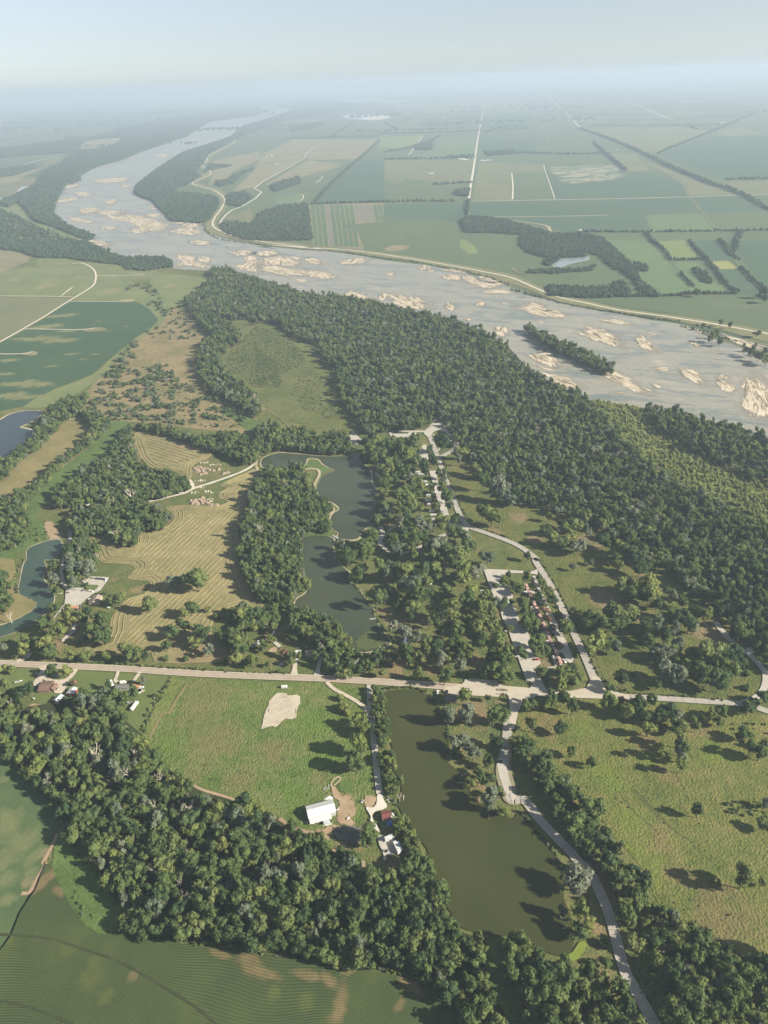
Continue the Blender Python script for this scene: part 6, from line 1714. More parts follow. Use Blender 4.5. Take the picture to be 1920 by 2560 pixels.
# ---- far side: woods and hedgerows that read as masses
far = [fill('C -60,20 0,0 540,0 620,30 700,75 800,105 900,105 1060,100 1115,130 1120,165 1000,180 940,190 830,180 780,150 560,130 450,110 250,105 100,60 -60,45', 8, 6, 1, 130),
       fill('A 60,850 150,800 190,740 270,700 300,670 400,650 560,640 640,640 520,690 400,720 330,750 350,775 280,800 240,870 230,920 290,970 410,1015 390,1035 320,1012 230,975 150,950 110,900', 8.5, 6, 1, 131, 0.9),
       fill('A 0,905 60,925 150,970 300,1025 400,1055 480,1080 470,1106 300,1106 0,1070', 10, 6, 1, 154, 0.34),
       fill('A -40,650 160,620 400,590 560,545 700,520 880,490 960,470 1100,463 1165,480 1100,500 900,525 800,590 620,650 400,655 300,655 0,680', 13, 6, 1, 132, 0.9, ('A 335,648 370,608 480,595 540,596 485,632 400,650', 'A 375,670 440,645 460,658 400,680')),
       fill('A -40,770 -40,740 150,712 160,725 60,755', 9, 6, 1, 133, 0.7), fill('A -40,880 0,868 90,830 180,790 190,800 100,850 40,890', 8, 6, 1, 134, 0.6),
       fill('A 580,832 590,800 680,730 740,690 800,655 900,625 1000,590 1050,545 1200,500 1290,470 1180,460 1260,435 1330,410 1560,455 1500,475 1360,500 1240,520 1060,580 1000,610 900,665 880,700 862,720 800,780 740,830 860,840 940,850 950,875 910,940 870,960 740,950 690,900 660,865', 9, 6, 1, 135, 0.85),
       fill('A 950,960 1010,955 1080,965 1120,920 1200,890 1330,880 1350,1030 1180,1035 1050,1030 970,1000', 9, 6, 1, 136, 0.7),
       fill('B 330,955 350,930 520,945 640,980 720,1000 600,1010 470,1000 350,1000', 8, 6, 1, 137), fill('B 585,1015 720,1008 850,1000 950,1025 1040,1106 1000,1106 900,1060 800,1060 640,1080 590,1050', 8, 6, 1, 138),
       fill('E 40,10 550,0 620,50 720,110 790,150 820,130 885,165 880,190 810,190 830,250 940,330 950,358 880,350 820,310 790,250 700,190 640,165 560,90 480,70 330,80 240,110 100,70', 7, 6, 1, 139, 0.9),
       fill('E 228,285 330,292 640,302 655,360 450,362 235,345', 5.5, 6, 1, 140), fill('E 650,270 720,250 770,320 765,358 660,350', 7, 6, 1, 141, 0.8), fill('E 100,190 240,185 460,180 550,150 520,190 240,210 100,205', 6, 5, 1, 142, 0.7), fill('E 240,110 330,85 480,80 500,100 320,110 245,160 190,140', 6, 5, 1, 143, 0.6),
       fill('E 1170,160 1240,190 1300,260 1290,275 1220,260 1180,200', 7, 5, 1, 144, 0.9), fill('A 1170,800 1290,765 1300,790 1190,825', 9, 5, 1, 145), fill('A 880,745 905,710 1000,715 900,735', 10, 5, 1, 146, 0.5), fill('A 930,785 1000,775 1010,790 950,805', 8, 5, 1, 147, 0.5), fill('A 985,840 1060,830 1090,850 1040,890 980,880', 8, 5, 1, 148, 0.5),
       fill('A 1250,550 1390,525 1400,545 1260,570', 12, 5, 1, 149), fill('B 130,630 165,615 210,625 205,645 140,645', 10, 5, 1, 150), fill('B 430,655 560,650 580,662 450,672', 10, 5, 1, 151, 0.6), fill('B 300,825 370,815 365,845 310,840', 8, 5, 1, 152),
       fill('A 690,750 800,720 870,760 800,800 700,820 640,830', 9, 5, 1, 153, 0.5)]
for k, (s, g, w) in enumerate([('B 840,555 960,595 1100,655 1250,728 1400,790 1520,830 1659,905 1760,960', 7, 12), ('E 1150,10 1200,70 1262,130 1330,215 1400,300 1460,342', 5, 4), ('E 1340,0 1440,112 1490,132', 6, 6), ('E 1088,218 1130,260 1172,308', 6, 4), ('E 1115,352 1300,350 1470,352', 4, 2.5), ('E 895,5 970,48 1028,132', 6, 5),
                                ('E 1052,132 1240,130', 4, 2), ('B 860,1003 1200,1004 1440,1000 1700,996', 7, 4), ('B 905,615 960,665 1000,700 1045,738', 8, 4), ('B -20,578 200,575 400,566', 10, 6), ('B 410,565 640,556', 12, 8), ('B 210,800 380,790', 9, 4), ('B -40,875 120,872 300,872', 9, 6), ('B 360,930 366,865', 6, 4),
                                ('A 1365,870 1450,780 1552,690 1640,610', 9, 4), ('A 1420,600 1540,520', 12, 6), ('E 440,372 700,368 960,366 1100,362', 4, 2), ('E 1600,362 1660,385', 4, 5), ('A 1340,884 1660,874', 6, 4), ('E 1480,180 1560,260 1650,340', 6, 3), ('B 1540,1000 1500,1106', 6, 8), ('B 1130,1010 1180,1060', 6, 5), ('B 1480,778 1659,774', 9, 5),
                                ('A 1060,745 1000,790', 9, 4), ('A 1240,600 1640,590', 14, 5), ('B 0,690 250,686 390,682', 10, 5), ('B 270,680 390,672', 8, 7), ('B 560,660 800,668 980,664', 12, 4), ('B 880,545 1150,545 1480,540', 16, 6), ('B 440,575 520,550 620,548', 10, 8), ('B 1180,665 1340,600 1500,535 1600,490', 12, 5), ('B 40,470 400,465 620,460 900,462', 22, 10), ('B 1150,455 1270,440 1400,425', 20, 20), ('B 0,530 60,560', 14, 6),
                                ('A 0,610 300,560 700,470', 22, 20), ('A 1000,770 1100,730', 8, 3), ('B 240,585 200,620', 10, 6), ('B 1310,545 1350,558', 12, 10), ('B 0,660 110,640 220,600', 9, 4)]):
    far.append(along(s, g, w, 160 + k))
fp = np.concatenate(far)
fd = np.linalg.norm(fp, axis=1)
fs_ = sc_(len(fp), 0.55, 0.95, 14) * np.clip(fd / 3000.0, 0.85, 1.5)
scatter('far_woods_and_hedges', fp, fs_, 'far', 'distant dark woods and hedgerows across the farmland beyond the river', 'woods', 14)
# horizon belts
hz = []
rgh = np.random.default_rng(5)
for k in range(110):
    x0, y0 = rgh.uniform(-0.62, 0.62), rgh.uniform(7500, 40000)
    n = int(rgh.uniform(15, 60))
    ln = rgh.uniform(500, 3500) * y0 / 15000
    t = rgh.uniform(-0.5, 0.5, n)
    hz.append(np.stack([x0 * y0 + t * ln, y0 + rgh.uniform(-60, 60, n) * y0 / 9000 - 0.135 * t * ln], 1))
hz = np.concatenate(hz)
scatter('horizon_woods', hz, sc_(len(hz), 1.4, 3.2, 15) * np.clip(np.linalg.norm(hz, axis=1) / 9000, 1, 3), 'far', 'hazy belts of trees fading towards the horizon', 'woods', 15, zs=0.55)
print('FAR', len(fp), 'brush etc done')
# ================================================================ buildings, vehicles and small things
WHITE = plain('white_paint', (0.60, 0.60, 0.58), 0.4, 0.4, var=0.05)
WMETAL = plain('white_roof_metal', (0.50, 0.50, 0.485), 0.5, 0.3, var=0.08, scale=0.5)
GMETAL = plain('galvanised_roof', (0.36, 0.40, 0.43), 0.4, 0.5, var=0.1, scale=0.5)
BROWNR = plain('brown_shingles', (0.150, 0.098, 0.075), 0.9, 0.1, var=0.25, scale=1.2)
GREYR = plain('grey_shingles', (0.150, 0.145, 0.140), 0.9, 0.1, var=0.25, scale=1.2)
TANR = plain('tan_shingles', (0.255, 0.220, 0.175), 0.9, 0.1, var=0.2, scale=1.2)
MAROON = plain('maroon_roof', (0.150, 0.050, 0.048), 0.6, 0.3, var=0.12)
TERRA = plain('rusty_orange_roof', (0.36, 0.19, 0.105), 0.8, 0.2, var=0.2)
REDW = plain('red_barn_siding', (0.30, 0.040, 0.030), 0.7, 0.2, var=0.15)
TANW = plain('tan_siding', (0.36, 0.30, 0.22), 0.8, 0.2)
GREYW = plain('grey_siding', (0.36, 0.37, 0.37), 0.8, 0.2)
BRICK = plain('brown_brick_wall', (0.20, 0.12, 0.085), 0.9, 0.1, var=0.25, scale=3)
WOOD = plain('weathered_timber', (0.22, 0.165, 0.11), 0.85, 0.1, var=0.3, scale=3)
GLASS = plain('dark_glass', (0.02, 0.025, 0.03), 0.1, 0.6, var=0.0)
RUB = plain('black_rubber', (0.018, 0.018, 0.018), 0.8, 0.2, var=0.1)
BLUE = plain('blue_tarp', (0.02, 0.13, 0.52), 0.5, 0.4, var=0.1)
POOLW = plain('pool_water', (0.03, 0.36, 0.50), 0.08, 0.5, var=0.08)
STEEL = plain('grey_steel', (0.30, 0.31, 0.32), 0.4, 0.5, var=0.1)
CAB_R = plain('faded_caboose_red', (0.33, 0.115, 0.100), 0.7, 0.2, var=0.25, scale=0.9)
CAB_T = plain('faded_pink_roof', (0.40, 0.270, 0.245), 0.8, 0.2, var=0.28, scale=0.8)
DIRT = plain('pinkish_dirt', (0.235, 0.185, 0.140), 0.95, 0.1, var=0.2, scale=0.8)
LUMP = plain('pale_rubble', (0.55, 0.52, 0.46), 0.9, 0.1, var=0.15, scale=1)
PAINTS = {k: plain(k + '_car_paint', c, 0.3, 0.5, var=0.02) for k, c in dict(white=(0.70, 0.70, 0.69), black=(0.022, 0.023, 0.026), grey=(0.14, 0.145, 0.15), silver=(0.42, 0.43, 0.44), red=(0.32, 0.03, 0.025), blue=(0.03, 0.07, 0.20), brown=(0.13, 0.06, 0.035), tan=(0.38, 0.32, 0.23), green=(0.03, 0.10, 0.04)).items()}
SURF = 0.92      # top of paved sheets


def gp(t, x, y, h=0.0):
    return np.array(G(*tp(t, x, y), h))


def ang(t, x1, y1, x2, y2, h=0.0):
    d = gp(t, x2, y2, h) - gp(t, x1, y1, h)
    return math.atan2(d[1], d[0])


def gable_parts(root, o, t, A, B, hr, E, he, wall, roof, over=0.45, openings=(), open_sides=False, base=0.0):
    """a gabled block read from its ridge ends (height hr) and one eave point (height he); meshes are placed relative to root"""
    a, b, e = gp(t, A[0], A[1], hr), gp(t, B[0], B[1], hr), gp(t, E[0], E[1], he)
    u = (b - a)
    L = np.linalg.norm(u)
    u /= L
    v = np.array((-u[1], u[0]))
    hw = abs((e - a) @ v)
    sgn = 1 if (e - a) @ v > 0 else -1
    c = (a + b) / 2
    M4 = Matrix(((u[0], v[0] * sgn, 0, c[0] - o[0]), (u[1], v[1] * sgn, 0, c[1] - o[1]), (0, 0, 1, 0), (0, 0, 0, 1)))

    def put(mb, nm, mat, parent=root):
        mb.v = [tuple(M4 @ Vector(q)) for q in mb.v]
        return mb.build(nm, mat, parent)
    w = max(hw - over, 0.5)
    l2 = L / 2 - over
    th = 0.14
    slope = (hr - he) / hw
    zt = hr - 0.05
    ze = zt - slope * w
    if open_sides:
        for sx in (-1, 0, 1):
            for sy in (-1, 1):
                put(MB().box(sx * l2 - 0.12, sx * l2 + 0.12, sy * w - 0.12, sy * w + 0.12, 0, ze), 'post', wall)
    else:
        mb = MB()
        mb.prism([(-w, base), (w, base), (w, ze), (0, zt), (-w, ze)], -l2, l2, axis='x')
        put(mb, 'wall', wall)
    for s in (-1, 1):
        mb = MB()
        mb.prism([(0.0, hr), (s * hw, he), (s * hw, he + th), (0.0, hr + th)], -L / 2, L / 2, axis='x')
        put(mb, 'roof_slope', roof)
    mb = MB().box(-L / 2, L / 2, -0.16, 0.16, hr + th * 0.6, hr + th + 0.07)
    put(mb, 'ridge_cap', roof)
    for (side, p, ww, z0, z1, mat, nm) in openings:
        mb = MB()
        if side in ('n', 'f'):           # near / far long wall
            y = w if side == 'n' else -w
            mb.box(p * l2 - ww / 2, p * l2 + ww / 2, min(y, y * 1.0) - 0.05, max(y, y) + 0.05, z0, z1)
        else:                             # gable ends
            x = -l2 if side == 'a' else l2
            mb.box(x - 0.05, x + 0.05, p * w - ww / 2, p * w + ww / 2, z0, z1)
        ob = put(mb, nm, mat)
        if nm == 'window':
            fr = MB()
            q = 0.07
            if side in ('n', 'f'):
                x0, x1 = p * l2 - ww / 2, p * l2 + ww / 2
                for bx in ((x0 - q, x1 + q, z0 - q, z0), (x0 - q, x1 + q, z1, z1 + q), (x0 - q, x0, z0, z1), (x1, x1 + q, z0, z1)):
                    fr.box(bx[0], bx[1], y - 0.075, y + 0.075, bx[2], bx[3])
                put(fr, 'frame', WHITE, ob)
    return M4, L, w, l2, put


def building(name, label, cat, specs, group=None):
    t, A, B, hr = specs[0][0], specs[0][1], specs[0][2], specs[0][3]
    o = (gp(t, A[0], A[1], hr) + gp(t, B[0], B[1], hr)) / 2
    root = empty(name, (o[0], o[1], 0), 0, label, cat, group)
    out = None
    for s in specs:
        r = gable_parts(root, o, s[0], s[1], s[2], s[3], s[4], s[5], s[6], s[7], **(s[8] if len(s) > 8 else {}))
        out = out or r
    return root, out


WIN = lambda side, p, w=1.2, z0=1.0, z1=2.1: (side, p, w, z0, z1, GLASS, 'window')
DOOR = lambda side, p, w=1.0, z1=2.1, m=None: (side, p, w, 0.05, z1, m or WOOD, 'door')

# the white-roofed barn with its lean-to
barn, (M4, L, w, l2, put) = building('barn', 'long white metal-roofed barn standing in the pasture beside bare soil yard', 'barn',
    [('Z', (345, 447), (704, 354), 6.6, (548, 512), 4.3, GREYW, WMETAL, dict(openings=(('b', 0.0, 4.0, 0.05, 3.8, STEEL, 'door'), ('a', 0.3, 1.1, 0.05, 2.2, STEEL, 'door'), WIN('f', -0.4), WIN('f', 0.3))))])
mb = MB().prism([(w + 0.3, 3.6), (w + 4.0, 2.7), (w + 4.0, 2.8), (w + 0.3, 3.72)], -l2, l2 * 0.62, axis='x')
put(mb, 'lean_to_roof', WMETAL)
for k in range(6):
    x = -l2 + 0.2 + k * (1.62 * l2 - 0.4) / 5
    put(MB().box(x - 0.1, x + 0.1, w + 3.6, w + 3.8, 0, 2.7), 'post', WOOD)
put(MB().prism([(w + 4.1, 2.75), (w + 6.8, 2.3), (w + 6.8, 2.4), (w + 4.1, 2.85)], -l2 * 0.05, l2 * 0.42, axis='x'), 'porch_roof', GMETAL)
for x in (-0.03, 0.40):
    put(MB().box(l2 * x - 0.08, l2 * x + 0.08, w + 6.5, w + 6.66, 0, 2.32), 'post', WOOD)
put(MB().box(-l2 - 3.6, -l2 - 0.3, w - 0.6, w - 0.2, 0.3, 0.55), 'ramp_board', GREYW)

building('shed', 'small shed with maroon roof beside the white gravel lane', 'shed', [('Z', (1316, 497), (1436, 482), 4.3, (1380, 566), 2.9, WHITE, MAROON, dict(openings=(DOOR('n', 0.3), WIN('n', -0.4), DOOR('a', 0, 2.4, 2.3, WHITE))))])
building('ranch_house', 'low ranch house with brown shingled roof and a side wing', 'house',
    [('W', (418, 222), (548, 216), 4.5, (480, 288), 2.7, BRICK, BROWNR, dict(openings=(WIN('n', -0.6), WIN('n', 0.0), DOOR('n', 0.4)))),
     ('W', (540, 262), (588, 200), 4.3, (604, 240), 2.7, BRICK, BROWNR, dict(openings=(WIN('n', -0.3), WIN('n', 0.4), DOOR('a', 0.0, 2.2))))])
building('red_barn', 'red barn with blue-grey metal roof behind the brown ranch house', 'barn', [('W', (584, 384), (647, 317), 5.4, (664, 366), 3.7, REDW, GMETAL, dict(openings=(('a', 0.0, 3.0, 0.05, 3.0, WHITE, 'door'), ('a', 0.6, 0.9, 0.05, 2.1, WHITE, 'door'), WIN('n', 0.1))))])
building('garage', 'grey-white metal garage right of the red barn', 'garage', [('W', (735, 310), (784, 242), 4.2, (806, 285), 3.0, REDW, WMETAL, dict(openings=(('a', 0.0, 2.6, 0.05, 2.5, WHITE, 'door'), WIN('n', 0.0))))])
building('garden_shed', 'tiny grey garden shed at the edge of the left wood', 'shed', [('W', (212, 284), (243, 280), 3.0, (236, 318), 2.0, GREYW, GMETAL, dict(over=0.2, openings=(DOOR('n', 0),)))])
building('grey_roofed_house', 'house with dark grey roof beside the blue round pool', 'house', [('W', (1228, 226), (1376, 222), 4.4, (1290, 262), 2.7, GREYW, GREYR, dict(openings=(WIN('n', -0.5), WIN('n', 0.1), DOOR('n', 0.5))))])
building('brown_roofed_garage', 'brown-roofed garage next to the blue round pool', 'garage', [('W', (1408, 218), (1484, 216), 4.2, (1446, 250), 2.7, TANW, TERRA, dict(openings=(('n', 0.0, 2.6, 0.05, 2.2, WHITE, 'door'), WIN('n', 0.7, 0.8))))])
building('long_house', 'long house with tan-grey roof above the county road', 'house', [('X', (1050, 560), (1328, 562), 4.3, (1180, 630), 2.7, GREYW, TANR, dict(openings=(WIN('n', -0.7), WIN('n', -0.3), DOOR('n', 0.05), WIN('n', 0.4))))])
building('white_shed', 'small flat white-roofed shed left of the long tan-roofed house', 'shed', [('X', (880, 552), (976, 550), 3.1, (930, 580), 2.4, WHITE, WMETAL, dict(over=0.2, openings=(DOOR('n', 0.2),)))])
building('cottage', 'reddish-brown roofed cottage among trees above the county road', 'house', [('X', (386, 300), (486, 296), 4.2, (432, 345), 2.6, WHITE, BROWNR, dict(openings=(WIN('n', -0.4), DOOR('n', 0.3))))])
building('shop_building', 'shop with tan-brown gable roof on the right edge of the pale lot', 'shop', [('V', (1118, 628), (1000, 790), 4.8, (1158, 742), 3.1, TANW, TANR, dict(openings=(WIN('f', 0.3, 2.0), DOOR('f', 0), WIN('f', -0.4, 2.0), WIN('n', 0.0))))])
building('orange_roofed_shop', 'shop building with rusty orange roof at the foot of the pale lot', 'shop', [('V', (512, 872), (712, 872), 4.3, (590, 920), 2.7, TANW, TERRA, dict(openings=(DOOR('f', 0, 2.4, 2.3), WIN('n', -0.4), WIN('f', 0.5))))])
building('park_office', 'grey-brown roofed park entrance building beside the wide apron', 'park office', [('T', (306, 300), (498, 296), 4.6, (405, 372), 2.8, BRICK, GREYR, dict(openings=(WIN('n', -0.6), WIN('n', -0.1), DOOR('n', 0.3), WIN('n', 0.65), WIN('f', 0.0))))])
building('picnic_shelter', 'open-sided picnic shelter with pale roof in the north campground', 'picnic shelter', [('U', (650, 918), (738, 928), 4.4, (700, 957), 2.8, WOOD, TANR, dict(open_sides=True))])
building('restroom_block', 'little grey-roofed hut under the trees left of the parking lot', 'hut', [('U', (10, 232), (62, 234), 3.8, (36, 256), 2.6, BRICK, GREYR, dict(openings=(DOOR('n', 0.0),)))])
building('kiosk', 'tiny white hut on the concrete pad by the access road', 'hut', [('K', (1525, 578), (1548, 576), 2.9, (1540, 592), 2.1, WHITE, WMETAL, dict(over=0.15, openings=(DOOR('n', 0.0, 0.8),)))])


# ---------------- vehicles
def wheels(root, xs, y, r=0.34, wd=0.24):
    me = None
    for x in xs:
        for s in (-1, 1):
            if me is None:
                mb = MB().tube((0, -wd / 2, 0), (0, wd / 2, 0), r, r, 12)
                me = mb.mesh('wheel', RUB)
                hub = MB().tube((0, -wd / 2 - 0.015, 0), (0, wd / 2 + 0.015, 0), r * 0.55, r * 0.55, 10).mesh('rim', STEEL)
            o = link_mesh('wheel', me, root)
            o.location = (x, s * y, r)
            link_mesh('rim', hub, o)


def car(label, cat, t, x, y, a, paint, kind='car', z=SURF, group=None, h=0.8):
    p = gp(t, x, y, z + h)
    root = empty({'car': 'car', 'suv': 'car', 'pickup': 'pickup_truck', 'van': 'van'}[kind], (p[0], p[1], z), a, label, cat, group)
    pm = PAINTS[paint]
    if kind in ('car', 'suv'):
        hh = 1.45 if kind == 'car' else 1.75
        L2 = 2.3
        MB().prism([(-L2, 0.30), (L2, 0.30), (L2, 0.62), (L2 - 0.12, 0.78), (1.15, 0.92), (-1.75, 0.95), (-L2, 0.85)], -0.9, 0.9).build('body', pm, root)
        MB().prism([(1.10, 0.92), (0.45, hh - 0.06), (-1.2, hh - 0.06), (-1.85 if kind == 'car' else -2.1, 0.94)], -0.76, 0.76).build('window_band', GLASS, root)
        MB().prism([(0.50, hh - 0.09), (0.35, hh), (-1.15, hh), (-1.35, hh - 0.09)], -0.73, 0.73).build('roof', pm, root)
        wheels(root, (1.4, -1.4), 0.80)
        for s in (-1, 1):
            MB().box(L2 - 0.05, L2 + 0.02, s * 0.62 - 0.16, s * 0.62 + 0.16, 0.58, 0.70).build('headlight', WHITE, root)
    elif kind == 'pickup':
        MB().prism([(-2.75, 0.42), (2.75, 0.42), (2.75, 0.85), (2.6, 1.02), (1.35, 1.10), (-0.55, 1.10), (-0.55, 0.62), (-2.75, 0.62)], -0.96, 0.96).build('body', pm, root)
        MB().prism([(1.30, 1.10), (0.75, 1.78), (-0.45, 1.78), (-0.55, 1.10)], -0.82, 0.82).build('window_band', GLASS, root)
        MB().prism([(0.80, 1.74), (0.66, 1.84), (-0.42, 1.84), (-0.5, 1.74)], -0.80, 0.80).build('roof', pm, root)
        for s in (-1, 1):
            MB().box(-2.75, -0.55, s * 0.90 - 0.06, s * 0.90 + 0.06, 0.60, 1.12).build('bed_side', pm, root)
        MB().box(-2.78, -2.70, -0.84, 0.84, 0.60, 1.12).build('tailgate', pm, root)
        wheels(root, (1.75, -1.65), 0.86, 0.40, 0.28)
    else:
        MB().prism([(-2.8, 0.40), (2.8, 0.40), (2.8, 0.95), (2.35, 1.25), (1.75, 2.25), (-2.7, 2.35), (-2.8, 2.2)], -0.98, 0.98).build('body', pm, root)
        MB().prism([(2.36, 1.27), (1.80, 2.16), (1.74, 2.14), (2.28, 1.25)], -0.86, 0.86).build('windscreen', GLASS, root)
        for s in (-1, 1):
            MB().box(0.8, 1.75, s * 0.985 - 0.015, s * 0.985 + 0.015, 1.35, 2.0).build('window', GLASS, root)
        wheels(root, (1.85, -1.75), 0.88, 0.38, 0.26)
    return root


def camper(label, t, x, y, a, L=7.5, z=SURF, group=None, motor=False, cat='camper trailer', stripe='tan'):
    p = gp(t, x, y, z + 1.6)
    root = empty('motorhome' if motor else 'camper_trailer', (p[0], p[1], z), a, label, cat, group)
    l = L / 2
    if motor:
        prof = [(-l, 0.55), (l, 0.55), (l + 0.05, 1.1), (l - 0.55, 1.35), (l - 0.95, 2.0), (l - 0.3, 2.25), (l - 0.4, 2.95), (-l + 0.1, 3.05), (-l, 2.9)]
    else:
        prof = [(-l, 0.65), (l - 0.25, 0.55), (l, 1.3), (l - 0.2, 2.55), (l - 0.6, 2.95), (-l + 0.15, 3.0), (-l, 2.85)]
    MB().prism(prof, -1.2, 1.2).build('body', WHITE, root)
    MB().box(-l + 0.2, l - 0.9, -1.12, 1.12, 3.0 if not motor else 3.03, 3.10).build('roof', WMETAL, root)
    MB().box(-l * 0.5, -l * 0.5 + 0.8, -0.4, 0.4, 3.10, 3.34).build('air_conditioner', GREYW, root)
    for s in (-1, 1):
        MB().box(-l + 0.3, l - 0.9, s * 1.2 - 0.02, s * 1.2 + 0.02, 1.0, 1.25).build('stripe', PAINTS[stripe], root)
        for q in (-0.55, 0.0, 0.45):
            MB().box(q * l - 0.5, q * l + 0.5, s * 1.205 - 0.02, s * 1.205 + 0.02, 1.65, 2.3).build('window', GLASS, root)
    MB().box(l * 0.18, l * 0.18 + 0.75, -1.24, -1.2, 0.7, 2.5).build('door', GREYW, root)
    wheels(root, (l * 0.7, -l * 0.5) if motor else (0.35, -0.55), 1.08, 0.36, 0.24)
    if motor:
        MB().prism([(l - 0.53, 1.38), (l - 0.90, 1.96), (l - 0.86, 1.98), (l - 0.47, 1.40)], -1.0, 1.0).build('windscreen', GLASS, root)
    else:
        MB().box(l - 0.2, l + 1.1, -0.08, 0.08, 0.5, 0.62).build('hitch', STEEL, root)
    return root


def mower(label, t, x, y, a, paint, z=SURF, group=None):
    """small utility machine: deck, bonnet, seat, roll bar, wheels"""
    p = gp(t, x, y, z + 0.6)
    root = empty('utility_vehicle', (p[0], p[1], z), a, label, 'utility vehicle', group)
    pm = PAINTS[paint]
    MB().prism([(-1.4, 0.42), (1.4, 0.42), (1.45, 0.75), (0.6, 0.98), (0.45, 0.62), (-0.6, 0.62), (-0.65, 0.95), (-1.4, 0.95)], -0.68, 0.68).build('body', pm, root)
    MB().box(-0.55, 0.05, -0.55, 0.55, 0.62, 0.82).build('seat', RUB, root)
    mb = MB()
    for s in (-1, 1):
        mb.tube((-0.6, s * 0.62, 0.9), (-0.45, s * 0.58, 1.85), 0.04, 0.04, 5)
        mb.tube((0.6, s * 0.62, 0.9), (0.30, s * 0.58, 1.85), 0.04, 0.04, 5)
    mb.build('roll_cage', RUB, root)
    MB().box(-0.5, 0.36, -0.62, 0.62, 1.85, 1.92).build('canopy', PAINTS['black'] if paint != 'black' else STEEL, root)
    wheels(root, (0.95, -0.9), 0.66, 0.34, 0.26)
    return root


def box_trailer(label, t, x, y, a, L=6.0, z=0.3, h=2.5, name='box_trailer', cat='trailer', mat=None):
    p = gp(t, x, y, z + h / 2)
    root = empty(name, (p[0], p[1], z), a, label, cat)
    m_ = mat or WHITE
    MB().prism([(-L / 2, 0.45), (L / 2, 0.45), (L / 2 + 0.4, 1.2), (L / 2, h - 0.08), (L / 2 - 0.15, h), (-L / 2, h)], -1.15, 1.15).build('body', m_, root)
    MB().box(-L / 2 + 0.1, L / 2 - 0.2, -1.05, 1.05, h, h + 0.06).build('roof', WMETAL, root)
    MB().box(-L / 2 - 0.04, -L / 2, -0.95, 0.95, 0.55, h - 0.2).build('rear_door', GREYW, root)
    MB().box(L / 2, L / 2 + 1.4, -0.07, 0.07, 0.42, 0.54).build('hitch', STEEL, root)
    wheels(root, (0.4, -0.5), 1.05, 0.36, 0.22)
    return root


def flat_trailer(label, t, x, y, a, L=5.0, z=SURF):
    p = gp(t, x, y, z + 0.6)
    root = empty('flatbed_trailer', (p[0], p[1], z), a, label, 'trailer')
    MB().box(-L / 2, L / 2, -1.05, 1.05, 0.55, 0.68).build('deck', WOOD, root)
    for s in (-1, 1):
        MB().box(-L / 2, L / 2, s * 1.05 - 0.04, s * 1.05 + 0.04, 0.55, 1.0).build('side_rail', STEEL, root)
    MB().box(L / 2, L / 2 + 1.3, -0.07, 0.07, 0.5, 0.62).build('hitch', STEEL, root)
    wheels(root, (0.35, -0.5), 1.2, 0.34, 0.2)
    return root


def boat(label, t, x, y, a, L=6.0, z=0.5, cover=None):
    p = gp(t, x, y, z + 0.8)
    root = empty('boat', (p[0], p[1], z), a, label, 'boat')
    prof = [(-0.5, 0.95), (-0.36, 1.0), (0.05, 0.85), (0.32, 0.55), (0.5, 0.02)]
    mb = MB()
    vs, fs = [], []
    for q, w_ in prof:
        for yy, zz in ((-1.1 * w_, 1.15), (-0.75 * w_, 0.55), (0, 0.35), (0.75 * w_, 0.55), (1.1 * w_, 1.15)):
            vs.append((q * L, yy, zz + (0.18 if q > 0.3 else 0)))
    for i in range(len(prof) - 1):
        for j in range(4):
            fs.append((i * 5 + j, i * 5 + j + 1, i * 5 + j + 6, i * 5 + j + 5))
    fs.append((0, 1, 2, 3, 4))
    mb.add(vs, fs)
    mb.build('hull', WHITE, root)
    MB().prism([(-0.48 * L, 1.16), (0.1 * L, 1.16), (0.12 * L, 1.35), (-0.46 * L, 1.25)], -0.9, 0.9).build('cover' if cover else 'deck', cover or GREYW, root)
    MB().prism([(0.1 * L, 1.2), (0.16 * L, 1.2), (0.08 * L, 1.7), (0.06 * L, 1.7)], -0.7, 0.7).build('windscreen', GLASS, root)
    mb = MB()
    for s in (-1, 1):
        mb.box(-0.45 * L, 0.35 * L, s * 0.6 - 0.05, s * 0.6 + 0.05, 0.28, 0.38)
        mb.tube((-0.1 * L, s * 1.0 - 0.1, 0.28), (-0.1 * L, s * 1.0 + 0.1, 0.28), 0.28, 0.28, 10)
    mb.box(0.3 * L, 0.62 * L, -0.05, 0.05, 0.28, 0.38)
    mb.build('trailer_frame', STEEL, root)
    return root


def pole(label, t, x, y, h=9.5, arms=True, cat='utility pole', name='utility_pole', mat=None, r=0.15):
    p = gp(t, x, y)
    root = empty(name, (p[0], p[1], 0), 0.2, label, cat)
    MB().tube((0, 0, -0.3), (0, 0, h), r, r * 0.65, 8).build('shaft', mat or WOOD, root)
    if arms:
        MB().box(-1.1, 1.1, -0.07, 0.07, h - 0.7, h - 0.55).build('crossarm', mat or WOOD, root)
        for s in (-0.95, 0.0, 0.95):
            MB().lathe([(0.05, h - 0.55), (0.07, h - 0.45), (0.03, h - 0.36)], 6, s).build('insulator', STEEL, root)
    return root


